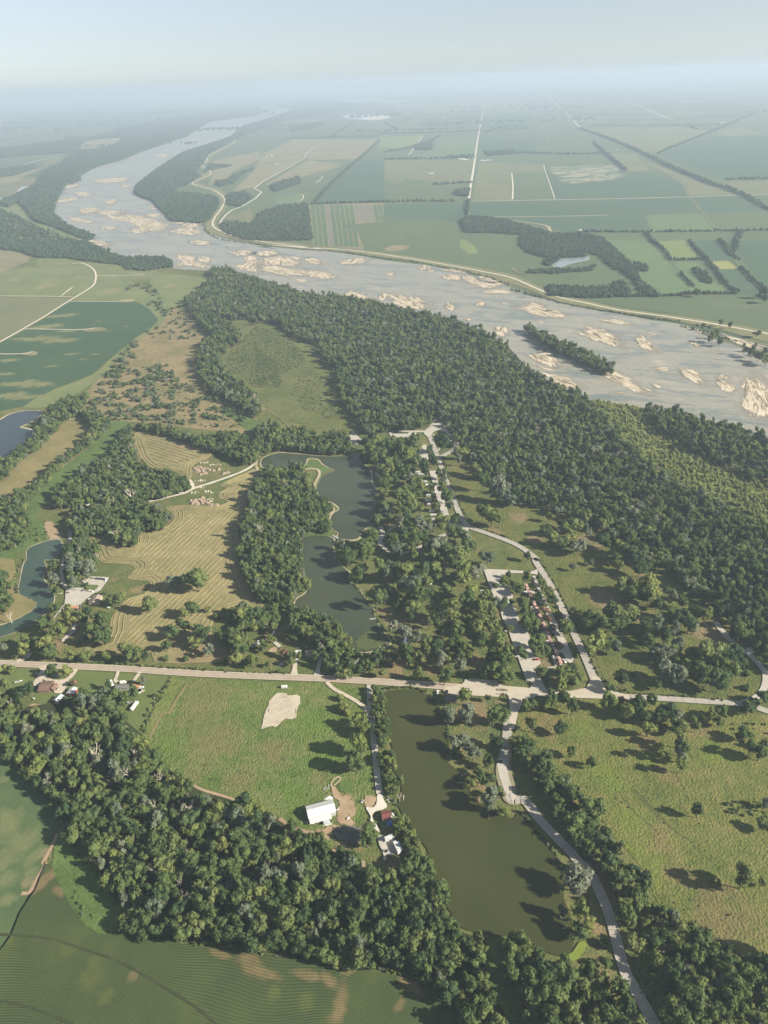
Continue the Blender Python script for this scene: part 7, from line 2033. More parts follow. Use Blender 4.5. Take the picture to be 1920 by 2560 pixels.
def mound(name, label, cat, t, x, y, r, h, mat, group=None, z=0.3, seed=0, squash=1.0):
    p = gp(t, x, y, z + h * 0.4)
    rg = np.random.default_rng(seed + int(x * 7 + y))
    n, m_ = 14, 6
    vs, fs = [], []
    for j in range(m_ + 1):
        f = j / m_
        for i in range(n):
            a_ = 2 * PI * i / n
            rr = r * (1 - f) ** 0.85 * (1 + 0.16 * math.sin(a_ * 3 + seed) + rg.uniform(-0.1, 0.1))
            vs.append((rr * math.cos(a_), rr * math.sin(a_) * squash, h * f * (1.05 - 0.18 * f) + rg.uniform(-0.05, 0.05) * h * (0 < j)))
    for j in range(m_):
        for i in range(n):
            fs.append((j * n + i, j * n + (i + 1) % n, (j + 1) * n + (i + 1) % n, (j + 1) * n + i))
    fs.append(tuple(range(m_ * n, m_ * n + n)))
    mb = MB().add(vs, fs)
    o = mb.build(name, mat)
    o.location = (p[0], p[1], z - 0.05)
    return tag(o, label, cat, group)


def table(label, t, x, y, a=0.0, group=None, z=0.5):
    p = gp(t, x, y, z + 0.5)
    root = empty('picnic_table', (p[0], p[1], z), a, label, 'picnic table', group)
    MB().box(-0.95, 0.95, -0.4, 0.4, 0.72, 0.78).build('tabletop', WOOD, root)
    for s in (-1, 1):
        MB().box(-0.95, 0.95, s * 0.75 - 0.14, s * 0.75 + 0.14, 0.42, 0.47).build('bench', WOOD, root)
        mb = MB()
        mb.tube((s * 0.65, -0.75, 0), (s * 0.65, 0.25, 0.74), 0.05, 0.05, 4)
        mb.tube((s * 0.65, 0.75, 0), (s * 0.65, -0.25, 0.74), 0.05, 0.05, 4)
        mb.build('leg_frame', STEEL, root)
    return root


def canopy(name, label, cat, t, x, y, size, hgt, mat, z=0.35, a=0.1):
    p = gp(t, x, y, z + hgt)
    root = empty(name, (p[0], p[1], z), a, label, cat)
    s = size / 2
    MB().add([(-s, -s, hgt), (s, -s, hgt), (s, s, hgt), (-s, s, hgt), (-0.25, 0, hgt + size * 0.26), (0.25, 0, hgt + size * 0.26), (-s, -s, hgt - 0.3), (s, -s, hgt - 0.3), (s, s, hgt - 0.3), (-s, s, hgt - 0.3)],
             [(0, 1, 5, 4), (1, 2, 5), (2, 3, 4, 5), (3, 0, 4), (0, 6, 7, 1), (1, 7, 8, 2), (2, 8, 9, 3), (3, 9, 6, 0)]).build('cover', mat, root)
    for sx in (-1, 1):
        for sy in (-1, 1):
            MB().tube((sx * (s - .1), sy * (s - .1), 0), (sx * (s - .1), sy * (s - .1), hgt), 0.05, 0.05, 6).build('pole', STEEL, root)
    return root


def tank(label, t, x, y, a, L=2.4, r=0.5, z=0.35, mat=None):
    p = gp(t, x, y, z + r)
    root = empty('tank', (p[0], p[1], z), a, label, 'tank')
    mb = MB()
    mb.lathe([(r * 0.05, -L / 2), (r * 0.6, -L / 2 + 0.06), (r * 0.92, -L / 2 + 0.22), (r, -L / 2 + 0.45), (r, L / 2 - 0.45), (r * 0.92, L / 2 - 0.22), (r * 0.6, L / 2 - 0.06), (r * 0.05, L / 2)], 12)
    mb.v = [(q[2], q[1], q[0] + r + 0.3) for q in mb.v]
    mb.build('shell', mat or WHITE, root)
    for s in (-1, 1):
        MB().box(s * L * 0.28 - 0.1, s * L * 0.28 + 0.1, -r * 0.7, r * 0.7, 0, r * 0.7 + 0.3).build('leg', STEEL, root)
    MB().lathe([(0.14, 2 * r + 0.26), (0.14, 2 * r + 0.42), (0.08, 2 * r + 0.5)], 8).build('valve_dome', STEEL, root)
    return root


def rubble(label, t, x, y, w_, d_, n, group=None, size=0.7, mat=None, name='rubble_heap', cat='rubble'):
    rg = random.Random(int(x * 3 + y))
    p = gp(t, x, y)
    mb = MB()
    for _ in range(n):
        cx, cy, s = rg.gauss(0, w_ / 3), rg.gauss(0, d_ / 3), size * rg.uniform(0.5, 1.4)
        a_ = rg.uniform(0, 6)
        ca, sa = math.cos(a_), math.sin(a_)
        b = MB().box(-s / 2, s / 2, -s * .4, s * .4, 0.2, 0.2 + s * rg.uniform(.4, .8), taper=s * rg.uniform(.05, .18))
        mb.add([(cx + q[0] * ca - q[1] * sa, cy + q[0] * sa + q[1] * ca, q[2]) for q in b.v], b.f)
    o = mb.build(name, mat or LUMP)
    o.location = (p[0], p[1], 0.1)
    return tag(o, label, cat, group)


# ---------------- the string of cabooses
CABS = [(716, 415), (768, 525), (828, 665), (880, 772), (928, 885), (986, 1010), (1045, 1150), (1104, 1280), (1166, 1408), (1222, 1545)]
CA = ang('Y', 716, 415, 1222, 1545)


def caboose():
    root = empty('caboose', (0, 0, 0.5), CA)
    MB().box(-4.1, 4.1, -1.45, 1.45, 1.05, 3.45).build('body', CAB_R, root)
    MB().prism([(-1.65, 3.45), (1.65, 3.45), (1.5, 3.62), (0.0, 3.86), (-1.5, 3.62)], -4.9, 4.9, axis='x').build('roof', CAB_T, root)
    cu = MB().box(-1.1, 1.1, -1.3, 1.3, 3.55, 4.65).build('cupola', CAB_R, root)
    MB().prism([(-1.45, 4.65), (1.45, 4.65), (1.2, 4.8), (0.0, 4.95), (-1.2, 4.8)], -1.3, 1.3, axis='x').build('cupola_roof', CAB_T, cu)
    for s in (-1, 1):
        MB().box(-0.5, 0.5, s * 1.31 - 0.02, s * 1.31 + 0.02, 3.95, 4.4).build('window', GLASS, cu)
        MB().box(s * 4.5 - 0.45, s * 4.5 + 0.45, -1.45, 1.45, 0.95, 1.08).build('platform', WOOD, root)
        mb = MB()
        for y in (-1.35, -0.45, 0.45, 1.35):
            mb.tube((s * 4.88, y, 1.05), (s * 4.88, y, 2.05 if abs(y) < 1 else 3.45), 0.04, 0.04, 5)
        mb.tube((s * 4.88, -1.35, 2.05), (s * 4.88, 1.35, 2.05), 0.04, 0.04, 5)
        mb.build('end_railing', PAINTS['white'], root)
        MB().box(s * 4.1 - 0.03, s * 4.1 + 0.03, -0.4, 0.4, 1.08, 3.0).build('door', WHITE, root)
        for q in (-2.9, -1.9, 1.9, 2.9):
            MB().box(q - 0.32, q + 0.32, s * 1.46 - 0.02, s * 1.46 + 0.02, 1.95, 2.75).build('window', GLASS, root)
        tr = MB().box(s * 2.9 - 1.1, s * 2.9 + 1.1, -0.85, 0.85, 0.55, 0.95).build('wheel_truck', PAINTS['black'], root)
        for q in (-0.75, 0.75):
            for y in (-0.76, 0.76):
                MB().tube((s * 2.9 + q, y - 0.07, 0.5), (s * 2.9 + q, y + 0.07, 0.5), 0.42, 0.42, 12).build('wheel', PAINTS['black'], tr)
    MB().tube((3.2, 0.6, 3.7), (3.2, 0.6, 4.35), 0.13, 0.13, 8).build('chimney', STEEL, root)
    MB().box(-1.0, 1.0, -1.49, -1.452, 2.0, 2.7).build('emblem_panel', PAINTS['white'], root)
    return root


_proto = caboose()
_where = ['northernmost, next to the small dark tree', 'second from the top of the string', 'third from the top of the string', 'fourth from the top, beside the browned trees', 'fifth from the top of the string', 'sixth from the top, fifth from the bottom',
          'fourth from the bottom of the string', 'third from the bottom of the string', 'second from the bottom of the string', 'southernmost, beside the white tank']
for i, (x, y) in enumerate(CABS):
    o = _proto if i == 0 else copy_tree(_proto)
    p = gp('Y', x, y, 3.2)
    o.location = (p[0], p[1], 0.5)
    tag(o, 'faded red caboose, ' + _where[i], 'caboose', 'cabooses standing in a string along the cabin lots')
_a, _b = gp('Y', 690, 370, 0), gp('Y', 1262, 1635, 0)
for s in (-0.72, 0.72):
    d = (_b - _a) / np.linalg.norm(_b - _a)
    nv = np.array((-d[1], d[0])) * s
    strip('rail', [tuple(_a + nv), tuple(_b + nv)], 0.16, 5, STEEL, 1)
for i, (x, y, c, k) in enumerate([(690, 488, 'white', 'car'), (742, 598, 'silver', 'suv'), (798, 718, 'white', 'car'), (892, 945, 'silver', 'car'), (958, 1078, 'grey', 'suv'), (1012, 1190, 'white', 'pickup'), (1072, 1335, 'silver', 'car'), (1128, 1485, 'white', 'suv'), (868, 1527, 'red', 'pickup'), (1300, 1545, 'white', 'pickup'), (1132, 1140, 'black', 'car'), (985, 618, 'white', 'pickup'), (945, 520, 'white', 'car')]):
    lab = ['white car beside the topmost caboose', 'silver car left of the second caboose', 'white car left of the third caboose', 'silver car left of the fifth caboose', 'grey car left of the sixth caboose', 'white pickup left of the seventh caboose', 'silver car left of the eighth caboose', 'white car left of the ninth caboose', 'red pickup parked under trees at the lower left lot', 'white pickup on the right-hand lot near the last caboose', 'black car on the right-hand lot between trees', 'white pickup on the drive below the dark purplish tree', 'white car at the top of the drive by the dark purplish tree'][i]
    car(lab, 'car' if k != 'pickup' else 'pickup', 'Y', x, y, CA + PI / 2 + 0.3 if i < 8 else CA + (0.2 if i != 8 else 1.5), c, k)
tank('white rounded tank beside the last caboose', 'Y', 1190, 1582, 1.2, 2.2, 0.9, SURF)

# ---------------- vehicles about the park and farms
UA = ang('U', 1050, 1190, 1150, 1190)
rvs = [(1072, 1058, 6.5, 'narrow white camper topmost of the row beside the camp road'), (1076, 1135, 8.0, 'white camper second from top of the row beside the camp road'), (1106, 1190, 9.0, 'long white camper third from top of the camp road row'), (1130, 1280, 8.0, 'white camper half under a tree in the camp road row'), (1145, 1350, 8.0, 'boxy white camper below the middle of the camp road row'), (1148, 1417, 6.5, 'short white camper second from bottom of the camp road row'), (1207, 1502, 7.0, 'white camper bottommost of the camp road row'),
       (915, 717, 6.5, 'white camper at the dark hollow left of the camp road top'), (955, 745, 7.0, 'white camper lower of the two at the camp road top'), (1012, 856, 7.5, 'white camper alone in trees beside the camp road middle'), (405, 972, 9.0, 'long white motorhome parked near the lake shore'), (320, 748, 6.0, 'white camper under the lakeside trees by bare sand')]
for k, (x, y, L_, lab) in enumerate(rvs):
    camper(lab, 'U', x, y, UA + (PI if k % 3 == 0 else 0) + (-0.12 if k == 10 else 0), L_, 0.6 if k > 6 else SURF, 'campers in the north campground', motor=(k == 10), cat='motorhome' if k == 10 else 'camper trailer', stripe=['tan', 'blue', 'brown', 'grey'][k % 4])
for x, y, c, k, lab in [(1198, 1228, 'white', 'pickup', 'white pickup beside the middle camp road campers'), (1215, 1078, 'silver', 'car', 'silver car on the camp road by the topmost camper'), (1248, 1300, 'white', 'suv', 'white car on the lower camp road'), (1240, 1478, 'grey', 'pickup', 'grey pickup right of the bottommost camper'), (1062, 905, 'white', 'van', 'white van below the lone roadside camper'), (985, 885, 'white', 'car', 'white car left of the lone roadside camper'), (1190, 1350, 'red', 'car', 'red car right of the boxy white camper'), (1150, 1005, 'white', 'pickup', 'white pickup above the topmost camper'), (1020, 745, 'white', 'pickup', 'white pickup right of the upper two campers')]:
    car(lab, {'pickup': 'pickup', 'van': 'van'}.get(k, 'car'), 'U', x, y, UA + 0.05, c, k, SURF)
for x, y, c, k, lab in [(355, 517, 'silver', 'car', 'silver car uppermost under the lakeside trees'), (325, 600, 'white', 'pickup', 'white pickup under trees near the lake corner'), (325, 657, 'white', 'suv', 'white car beside bare sand near the lake shore'), (455, 690, 'grey', 'car', 'grey car deep between campground trees'), (545, 1180, 'white', 'car', 'white car in the clearing below the picnic shelter'), (140, 287, 'silver', 'pickup', 'silver pickup on the ramp left of the parking lot'), (770, 192, 'silver', 'pickup', 'silver pickup on the upper parking lot by a tree'), (1292, 40, 'black', 'car', 'black car at the very top of the park loop'), (1190, 1160, 'black', 'pickup', 'dark pickup beside the camp road campers')]:
    car(lab, 'car' if k != 'pickup' else 'pickup', 'U', x, y, UA + 0.1, c, k, 0.75 if x < 600 else SURF)
car('dark car driving up the park road past the grove', 'car', 'Y', 1193, 716, ang('Y', 1150, 620, 1330, 1000), 'black', 'suv')
car('black car standing on the wide pull-off of the lower road', 'car', 'M', 1580, 372, 0.15, 'black', 'suv')
car('black car driving on the county road past the two yard trees', 'car', 'I', 357, 678, ang('I', 300, 685, 420, 692), 'black')
car('white pickup parked at the left end of the entrance apron', 'pickup', 'T', 208, 240, ang('T', 205, 270, 205, 215), 'white', 'pickup')
car('black car parked next to the entrance building', 'car', 'T', 342, 230, ang('T', 342, 262, 342, 200), 'black', 'suv')
car('tan pickup driving on the wide entrance apron', 'pickup', 'T', 1205, 206, ang('T', 1100, 200, 1260, 209), 'tan', 'pickup')
flat_trailer('flatbed trailer towed by the tan pickup on the apron', 'T', 1122, 200, ang('T', 1100, 200, 1260, 209), 4.6)
camper('white and pale blue motorhome parked on the yard pad', 'Z', 1412, 800, ang('Z', 1480, 768, 1360, 822), 7.6, SURF, motor=True, cat='motorhome', stripe='blue')
_tr = camper('large white camper trailer with grey awning on the yard pad', 'Z', 1512, 925, ang('Z', 1560, 1020, 1480, 845), 10.5, SURF, stripe='grey')
MB().prism([(-1.2, 2.9), (-3.4, 2.35), (-3.4, 2.42), (-1.2, 2.98)], -4.2, 3.6, axis='x').build('awning', GMETAL, _tr)
for q in (-4.0, 3.4):
    MB().tube((q, -3.3, 0), (q, -3.3, 2.4), 0.05, 0.05, 6).build('awning_pole', STEEL, _tr)
canopy('canopy', 'bright blue canopy below the maroon-roofed shed', 'canopy', 'Z', 1424, 612, 3.4, 2.3, BLUE)
mower('white and black utility vehicle at the right end of the barn', 'Z', 750, 425, 1.3, 'white', 0.6)
mower('white tractor-like vehicle between barn yard and stubble patch', 'Z', 1066, 330, 1.2, 'white', 0.4)
mower('dark green cart on the burnt patch, left one', 'Z', 740, 728, 0.4, 'green', 0.85)
mower('dark green cart on the burnt patch, right one', 'Z', 783, 728, 2.2, 'green', 0.85)
mower('small black machine on the pale trailer pad', 'Z', 1386, 965, 0.8, 'black')
tank('white drum-like tank lying in the barn yard', 'Z', 886, 548, 0.7, 2.6, 0.5, 0.6)
tank('white tank at the edge of the wood below the barn', 'Z', 318, 782, 0.2, 2.2, 1.0, 0.3)
tank('short white tank standing left of the gravel lane', 'Z', 1178, 570, 1.5, 2.6, 0.55, 0.4)
box_trailer('small grey trailer at the wood edge below the barn', 'Z', 356, 845, 0.3, 3.4, 0.3, 1.9, mat=GREYW)
mound('tarped_heap', 'white tarpaulin heap behind the barn', 'heap', 'Z', 630, 278, 3.6, 1.4, WHITE, squash=0.5, seed=3)
rubble('grey scrap heap in the grass behind the barn', 'Z', 620, 160, 5, 4, 12, None, 0.9, STEEL, 'scrap_heap', 'scrap')
rubble('white scrap pile on bare soil below the burnt patch', 'Z', 842, 990, 6, 3, 12, None, 1.0, WHITE, 'scrap_heap', 'scrap')
rubble('pale junk beside the maroon-roofed shed', 'Z', 1460, 535, 3, 6, 16, None, 0.9, WHITE, 'scrap_heap', 'scrap')
rubble('pale rubble by the white gravel lane end', 'Z', 1410, 310, 3, 3, 12, None, 0.7)
rubble('scrap along the left foot of the barn', 'Z', 400, 605, 9, 2.5, 16, None, 1.0, WHITE, 'scrap_heap', 'scrap')
rubble('pale scrap below the blue canopy', 'Z', 1410, 662, 6, 2, 8, None, 0.8, LUMP, 'scrap_heap', 'scrap')
rubble('burnt debris scattered on the dark burnt patch', 'Z', 880, 790, 22, 12, 60, None, 0.6, STEEL, 'debris', 'debris')
for k, (x0, y0, x1, y1) in enumerate([(556, 646, 672, 612), (580, 632, 660, 600), (600, 645, 682, 622)]):
    a_, b_ = gp('Z', x0, y0, 0.5), gp('Z', x1, y1, 0.5)
    o = MB().tube((a_[0], a_[1], 0.5), (b_[0], b_[1], 0.5), 0.2, 0.2, 8).build('pipe', WHITE)
    tag(o, ['long white pipe lying below the barn, lowest of three', 'white pipe lying below the barn, topmost of three', 'white pipe lying below the barn, right one of three'][k], 'pipe', 'white pipes below the barn')
for k, x in enumerate((1070, 1092)):
    p = gp('Z', x, 1142, 0.5)
    root = empty('pallet_stack', (p[0], p[1], 0.2), 0.1, ['left stack of timber boards at the wood edge', 'right stack of timber boards at the wood edge'][k], 'timber stack', 'timber stacks at the wood edge')
    for q in range(5):
        MB().box(-0.6 + q * 0.26, -0.42 + q * 0.26, -2.2, 2.2, 0.1, 0.75).build('board', TANW, root)
for k, (t, x0, y0, x1, y1, lab) in enumerate([('Z', 1598, 250, 1600, 320, 'pale log floating by the pond bank near the dirt lane'), ('M', 1330, 465, 1370, 452, 'upper bleached log at the right bank of the long pond'), ('M', 1305, 510, 1352, 512, 'lower bleached log at the right bank of the long pond'), ('Q', 322, 420, 366, 410, 'pale log floating near the lower right pond bank')]):
    a_, b_ = gp(t, x0, y0, 0.7), gp(t, x1, y1, 0.7)
    mb = MB().tube((a_[0], a_[1], 0.75), (b_[0], b_[1], 0.95), 0.32, 0.2, 7)
    c_ = (a_ + b_) / 2
    mb.tube((c_[0], c_[1], 0.8), (c_[0] + 1.6, c_[1] + 1.2, 1.5), 0.14, 0.05, 5)
    tag(mb.build('log', DEADW), lab, 'log')
for k, (t, x, y, s, lab) in enumerate([('M', 1503, 712, 0.62, 'grey driftwood snag standing in the long pond'), ('J', 572, 130, 0.6, 'fallen grey tree in the water under the shore tree'), ('J', 845, 555, 0.55, 'bleached brush pile at the foot of the middle lake'), ('J', 815, 570, 0.5, 'smaller bleached brush at the foot of the middle lake')]):
    p = gp(t, x, y, 1.5)
    o = link_mesh('driftwood', PROTO['dead'][k % 4][1])
    o.location = (p[0], p[1], 0.9)
    o.rotation_euler = (R(62), R(20), k * 1.3)
    o.scale = (s, s, s)
    tag(o, lab, 'driftwood')
# house yards on the left
box_trailer('long white box trailer left of the grey-roofed house', 'W', 1188, 202, ang('W', 1176, 168, 1202, 240), 7.5)
car('white van in front of the grey-roofed house', 'van', 'W', 1310, 196, ang('W', 1290, 198, 1330, 194), 'white', 'van', 0.7)
car('white car beside the blue round pool', 'car', 'W', 1503, 244, ang('W', 1480, 245, 1525, 243), 'white', 'car', 0.4)
boat('white boat on a trailer below the house trees', 'W', 1382, 412, ang('W', 1345, 412, 1420, 410), 6.5)
camper('narrow white camper parked along the yard hedge', 'W', 1428, 445, ang('W', 1400, 490, 1458, 412), 11.0, 0.3)
boat('covered white boat at the left yard edge', 'W', 195, 186, ang('W', 165, 195, 230, 178), 7.0, 0.3, GREYW)
tank('white propane tank on the lawn behind the ranch house', 'W', 357, 368, -0.4, 2.8, 0.55)
tank('white propane tank by the right yard hedge', 'W', 1646, 367, 1.4, 2.6, 0.55)
p = gp('W', 1478, 285, 1.0)
pool = empty('swimming_pool', (p[0], p[1], 0.3), 0, 'round blue above-ground pool beside the brown-roofed garage', 'pool')
MB().lathe([(2.75, 0), (2.75, 1.15), (2.6, 1.15), (2.6, 0.95)], 24).build('wall', WHITE, pool)
MB().lathe([(2.58, 0.85), (2.58, 1.0), (0.02, 1.0)], 24).build('water', POOLW, pool)
MB().lathe([(2.95, 1.15), (2.95, 1.22), (2.55, 1.22), (2.55, 1.15)], 24).build('rim', WHITE, pool)
MB().box(2.9, 5.2, -2.2, 1.0, 0.7, 0.95).build('deck', TANW, pool)
table('picnic table on the mown yard near the pasture hedge', 'W', 1478, 655, 0.2, None, 0.3)
for x, y, c, lab in [(420, 165, 'black', 'car'), ]:
    car('dark car at the end of the ranch house drive', 'car', 'W', 512, 186, 0.1, 'grey', 'car', 0.75)
car('tan car on the gravel court beside the ranch house', 'car', 'W', 618, 256, 0.9, 'tan', 'suv', 0.75)
car('dark pickup between gravel court and grey-white garage', 'pickup', 'W', 750, 215, 0.1, 'grey', 'pickup', 0.5)
rubble('pile of stones on the lawn between the two yard trees', 'W', 590, 126, 9, 3, 26, None, 0.7)
rubble('stone-lined flower bed beside the drive mouth', 'W', 405, 105, 6, 3, 18, None, 0.7)
rubble('clutter along the hedge of the right yard', 'W', 1338, 680, 3, 8, 14, None, 0.9, WHITE, 'scrap_heap', 'scrap')
# houses above the county road
car('white car left of the reddish-brown cottage', 'car', 'X', 305, 408, 0.1, 'white', 'suv', 0.4)
boat('white pontoon-like boat left of the cottage, upper one', 'X', 262, 445, 0.05, 7.5)
boat('white boat left of the cottage, lower one', 'X', 212, 482, 0.0, 7.5)
box_trailer('grey trailer behind the reddish-brown cottage', 'X', 540, 272, ang('X', 525, 300, 556, 250), 6.0, mat=STEEL)
car('silver car on the left house driveway under a tree', 'car', 'X', 910, 718, ang('X', 905, 760, 915, 690), 'silver', 'suv', 0.8)
car('silver car parked beside the right house driveway', 'car', 'X', 1315, 692, ang('X', 1305, 730, 1318, 660), 'silver', 'car', 0.4)
mower('white machine in the shade right of the long house', 'X', 1485, 612, 1.0, 'white', 0.3)
tank('white upright-looking tank behind the long house', 'X', 1060, 492, 1.5, 2.4, 0.5)
mound('stock_tank', 'round grey stock tank in the shaded yard', 'stock tank', 'X', 665, 755, 2.2, 1.0, STEEL, seed=9)
box_trailer('white livestock trailer standing in the pasture below the road', 'X', 703, 1130, 0.0, 5.0)
pole('utility pole in the shaded yard above the county road', 'X', 506, 862)
pole('pale bare pole under the big tree behind the houses', 'X', 1016, 470, 7.0, False)
pole('utility pole on the lawn left of the ranch house', 'W', 352, 342, 9)
pole('utility pole by the county road, left of two', 'I', 280, 628)
pole('utility pole by the county road, right of two', 'I', 352, 622)
pole('leaning utility pole at the edge of the mown yard', 'I', 1212, 780, 7)
pole('tall pole with white sign in the entrance clearing', 'T', 910, 490, 9.4, False, 'lamp post', 'lamp_post', STEEL, 0.12)
pole('thin flag pole in the entrance clearing', 'T', 1087, 470, 11, False, 'flag pole', 'flag_pole', STEEL, 0.08)
pole('short white post on the lawn by the long pond', 'T', 454, 812, 4, False, 'post', 'post', WHITE, 0.1)
# shop lot
VA = ang('V', 1000, 290, 1330, 318)
row = [(590, 243, 'brown'), (622, 245, 'brown'), (655, 247, 'brown'), (688, 249, 'tan'), (720, 250, 'brown'), (752, 252, 'brown'), (785, 254, 'black'), (820, 256, 'brown'), (895, 290, 'black'), (1000, 292, 'grey'), (1072, 298, 'black'), (1100, 301, 'grey'), (1128, 304, 'black'), (1156, 306, 'black'), (1184, 308, 'blue'), (1212, 310, 'black'), (1240, 313, 'black')]
for k, (x, y, c) in enumerate(row):
    w_ = ORD[k] if k < 12 else ['thirteenth', 'fourteenth', 'fifteenth', 'sixteenth', 'last'][k - 12]
    mower('%s utility vehicle, %s from left in the row along the lot top edge' % ({'brown': 'rusty brown', 'tan': 'tan', 'black': 'black', 'grey': 'grey', 'blue': 'blue'}[c], w_), 'V', x, y, VA + PI / 2, c, SURF, 'utility vehicles lined up on the shop lot')
car('white pickup at the right end of the lot vehicle row', 'pickup', 'V', 1288, 332, VA + 1.9, 'white', 'pickup')
car('dark car parked beside the grass island of the lot', 'car', 'V', 822, 540, ang('V', 790, 550, 850, 530), 'grey', 'suv')
car('white pickup at the foot of the grass island', 'pickup', 'V', 978, 556, ang('V', 950, 550, 1020, 572), 'white', 'pickup')
flat_trailer('flat trailer left of the white pickup by the grass island', 'V', 895, 550, ang('V', 860, 545, 940, 556), 4.6)
mower('black machine at the left edge of the shop lot', 'V', 490, 592, 0.1, 'black')
car('white car with dark windows before the gabled shop', 'car', 'V', 950, 720, ang('V', 920, 740, 980, 700), 'white', 'car')
for k in range(5):
    mower('black utility vehicle, %s from bottom beside the orange-roofed shop' % ORD[k], 'V', 690 + k * 24, 935 - k * 16, VA + 0.3, ['black', 'black', 'grey', 'black', 'black'][k], SURF, 'black vehicles beside the orange-roofed shop')
car('white pickup on the lower shop drive', 'pickup', 'V', 625, 1322, ang('V', 600, 1350, 665, 1265), 'white', 'pickup')
flat_trailer('grey flat trailer beside the pickup on the shop drive', 'V', 672, 1300, ang('V', 655, 1340, 700, 1272), 5.0)
boat('white boat at the bank left of the shop lot', 'V', 325, 612, 0.1, 6.0)
tank('white tank on the lawn right of the shop trees', 'V', 1335, 905, -0.3, 3.6, 0.8)
rubble('dark machines and scrap by the gabled shop corner', 'V', 1190, 632, 9, 5, 24, None, 1.1, PAINTS['black'], 'scrap_heap', 'scrap')
# lakes
canopy('white_tent', 'white pyramid-topped tent on the park lawn', 'tent', 'J', 1122, 148, 5.5, 2.4, WHITE)
a_, b_ = gp('G', 500, 880, 1.0), gp('G', 537, 902, 1.0)
br = empty('footbridge', ((a_[0] + b_[0]) / 2, (a_[1] + b_[1]) / 2, 0.5), math.atan2(b_[1] - a_[1], b_[0] - a_[0]), 'grey footbridge over the channel between the two lakes', 'footbridge')
BL = float(np.linalg.norm(b_ - a_)) / 2 + 1
pm_ = MB().box(-0.13, 0.13, -1.0, 1.0, 0.9, 0.98).mesh('plank', GREYW)
for k in range(int(BL * 2 / 0.32)):
    link_mesh('plank', pm_, br).location = (-BL + 0.16 + k * 0.32, 0, 0)
for s in (-1, 1):
    MB().box(-BL, BL, s * 1.0 - 0.05, s * 1.0 + 0.05, 1.75, 1.85).build('handrail', GREYW, br)
    MB().box(-BL, BL, s * 0.8 - 0.12, s * 0.8 + 0.12, 0.6, 0.9).build('beam', WOOD, br)
    for k in range(5):
        x = -BL + 0.2 + k * (2 * BL - 0.4) / 4
        MB().box(x - 0.06, x + 0.06, s * 1.0 - 0.06, s * 1.0 + 0.06, 0.0, 1.8).build('post', WOOD, br)
for t, x, y, a0, lab in [('J', 758, 382, 0.1, 'small wooden jetty on the right shore of the middle lake'), ('U', 205, 812, 0.05, 'small pale jetty on the right shore of the north lake')]:
    p = gp(t, x, y, 0.8)
    d_ = empty('jetty', (p[0], p[1], 0.4), a0, lab, 'jetty')
    MB().box(-3.5, 3.5, -0.8, 0.8, 0.55, 0.68).build('deck', GREYW, d_)
    for q in (-3, 0, 3):
        for s in (-1, 1):
            MB().tube((q, s * 0.75, -0.3), (q, s * 0.75, 1.2), 0.1, 0.1, 6).build('pile', WOOD, d_)
for t, x, y, a0, lab in [('T', 825, 572, 0.3, 'picnic table in the shade below the entrance clearing'), ('T', 980, 474, 0.2, 'picnic table beside the tall entrance pole'), ('T', 487, 490, 0.1, 'picnic table behind the park entrance building'), ('M', 567, 395, 0.4, 'picnic table left of the two pasture trees'), ('K', 1002, 318, 0.3, 'picnic table on the lawn below the river wood'), ('K', 1130, 462, 1.0, 'picnic table among the small meadow trees'), ('K', 1108, 188, 0.4, 'picnic table near the dark wood edge'), ('G', 565, 172, 0.3, 'picnic table at the left end of the upper parking road')]:
    table(lab, t, x, y, a0)
sg = empty('entrance_sign', (*gp('T', 1152, 272, 1.0), 0.5), ang('T', 1120, 270, 1190, 272), 'low stone park sign on the rounded lawn corner', 'sign')
MB().box(-2.4, 2.4, -0.25, 0.25, 0.5, 1.7).build('board', WOOD, sg)
for s in (-1, 1):
    MB().box(s * 2.4 - 0.35, s * 2.4 + 0.35, -0.4, 0.4, 0, 2.0).build('pillar', LUMP, sg)
sg = empty('notice_board', (*gp('U', 1155, 166, 1.5), 0.5), 0.1, 'pale notice board on the bare island of the park loop', 'notice board')
MB().box(-2.2, 2.2, -0.12, 0.12, 1.1, 2.7).build('board', WHITE, sg)
for s in (-1, 1):
    MB().box(s * 1.9 - 0.1, s * 1.9 + 0.1, -0.16, 0.16, 0, 2.9).build('post', WOOD, sg)
# dirt heaps beside the farm road
H1 = [(380, 325), (432, 355), (462, 392), (505, 455), (548, 345), (590, 335), (560, 395), (592, 425), (690, 362), (645, 345), (770, 372), (880, 348), (992, 430), (1066, 415), (455, 300), (500, 310)]
H2 = [(305, 1000), (340, 1055), (392, 990), (432, 1060), (470, 975), (540, 935), (520, 1000), (585, 985), (560, 1040), (610, 1035), (650, 1055), (650, 990), (705, 1005), (690, 1078), (742, 1088), (832, 1090), (372, 1020)]
for H, ph, gr in ((H1, 'above the farm road', 'dirt heaps above the farm road'), (H2, 'below the farm road', 'dirt heaps below the farm road')):
    xs = sorted(H)
    for k, (x, y) in enumerate(xs):
        nm = ORD[k] if k < 12 else ['thirteenth', 'fourteenth', 'fifteenth', 'sixteenth', 'seventeenth'][k - 12]
        mound('dirt_heap', 'pinkish dirt heap, %s from left of those %s' % (nm if k else 'first', ph), 'dirt heap', 'S', x, y, 3.6 + (x * 7 % 5) * 0.25, 2.3 + (y % 7) * 0.1, DIRT, gr, 0.3, k)
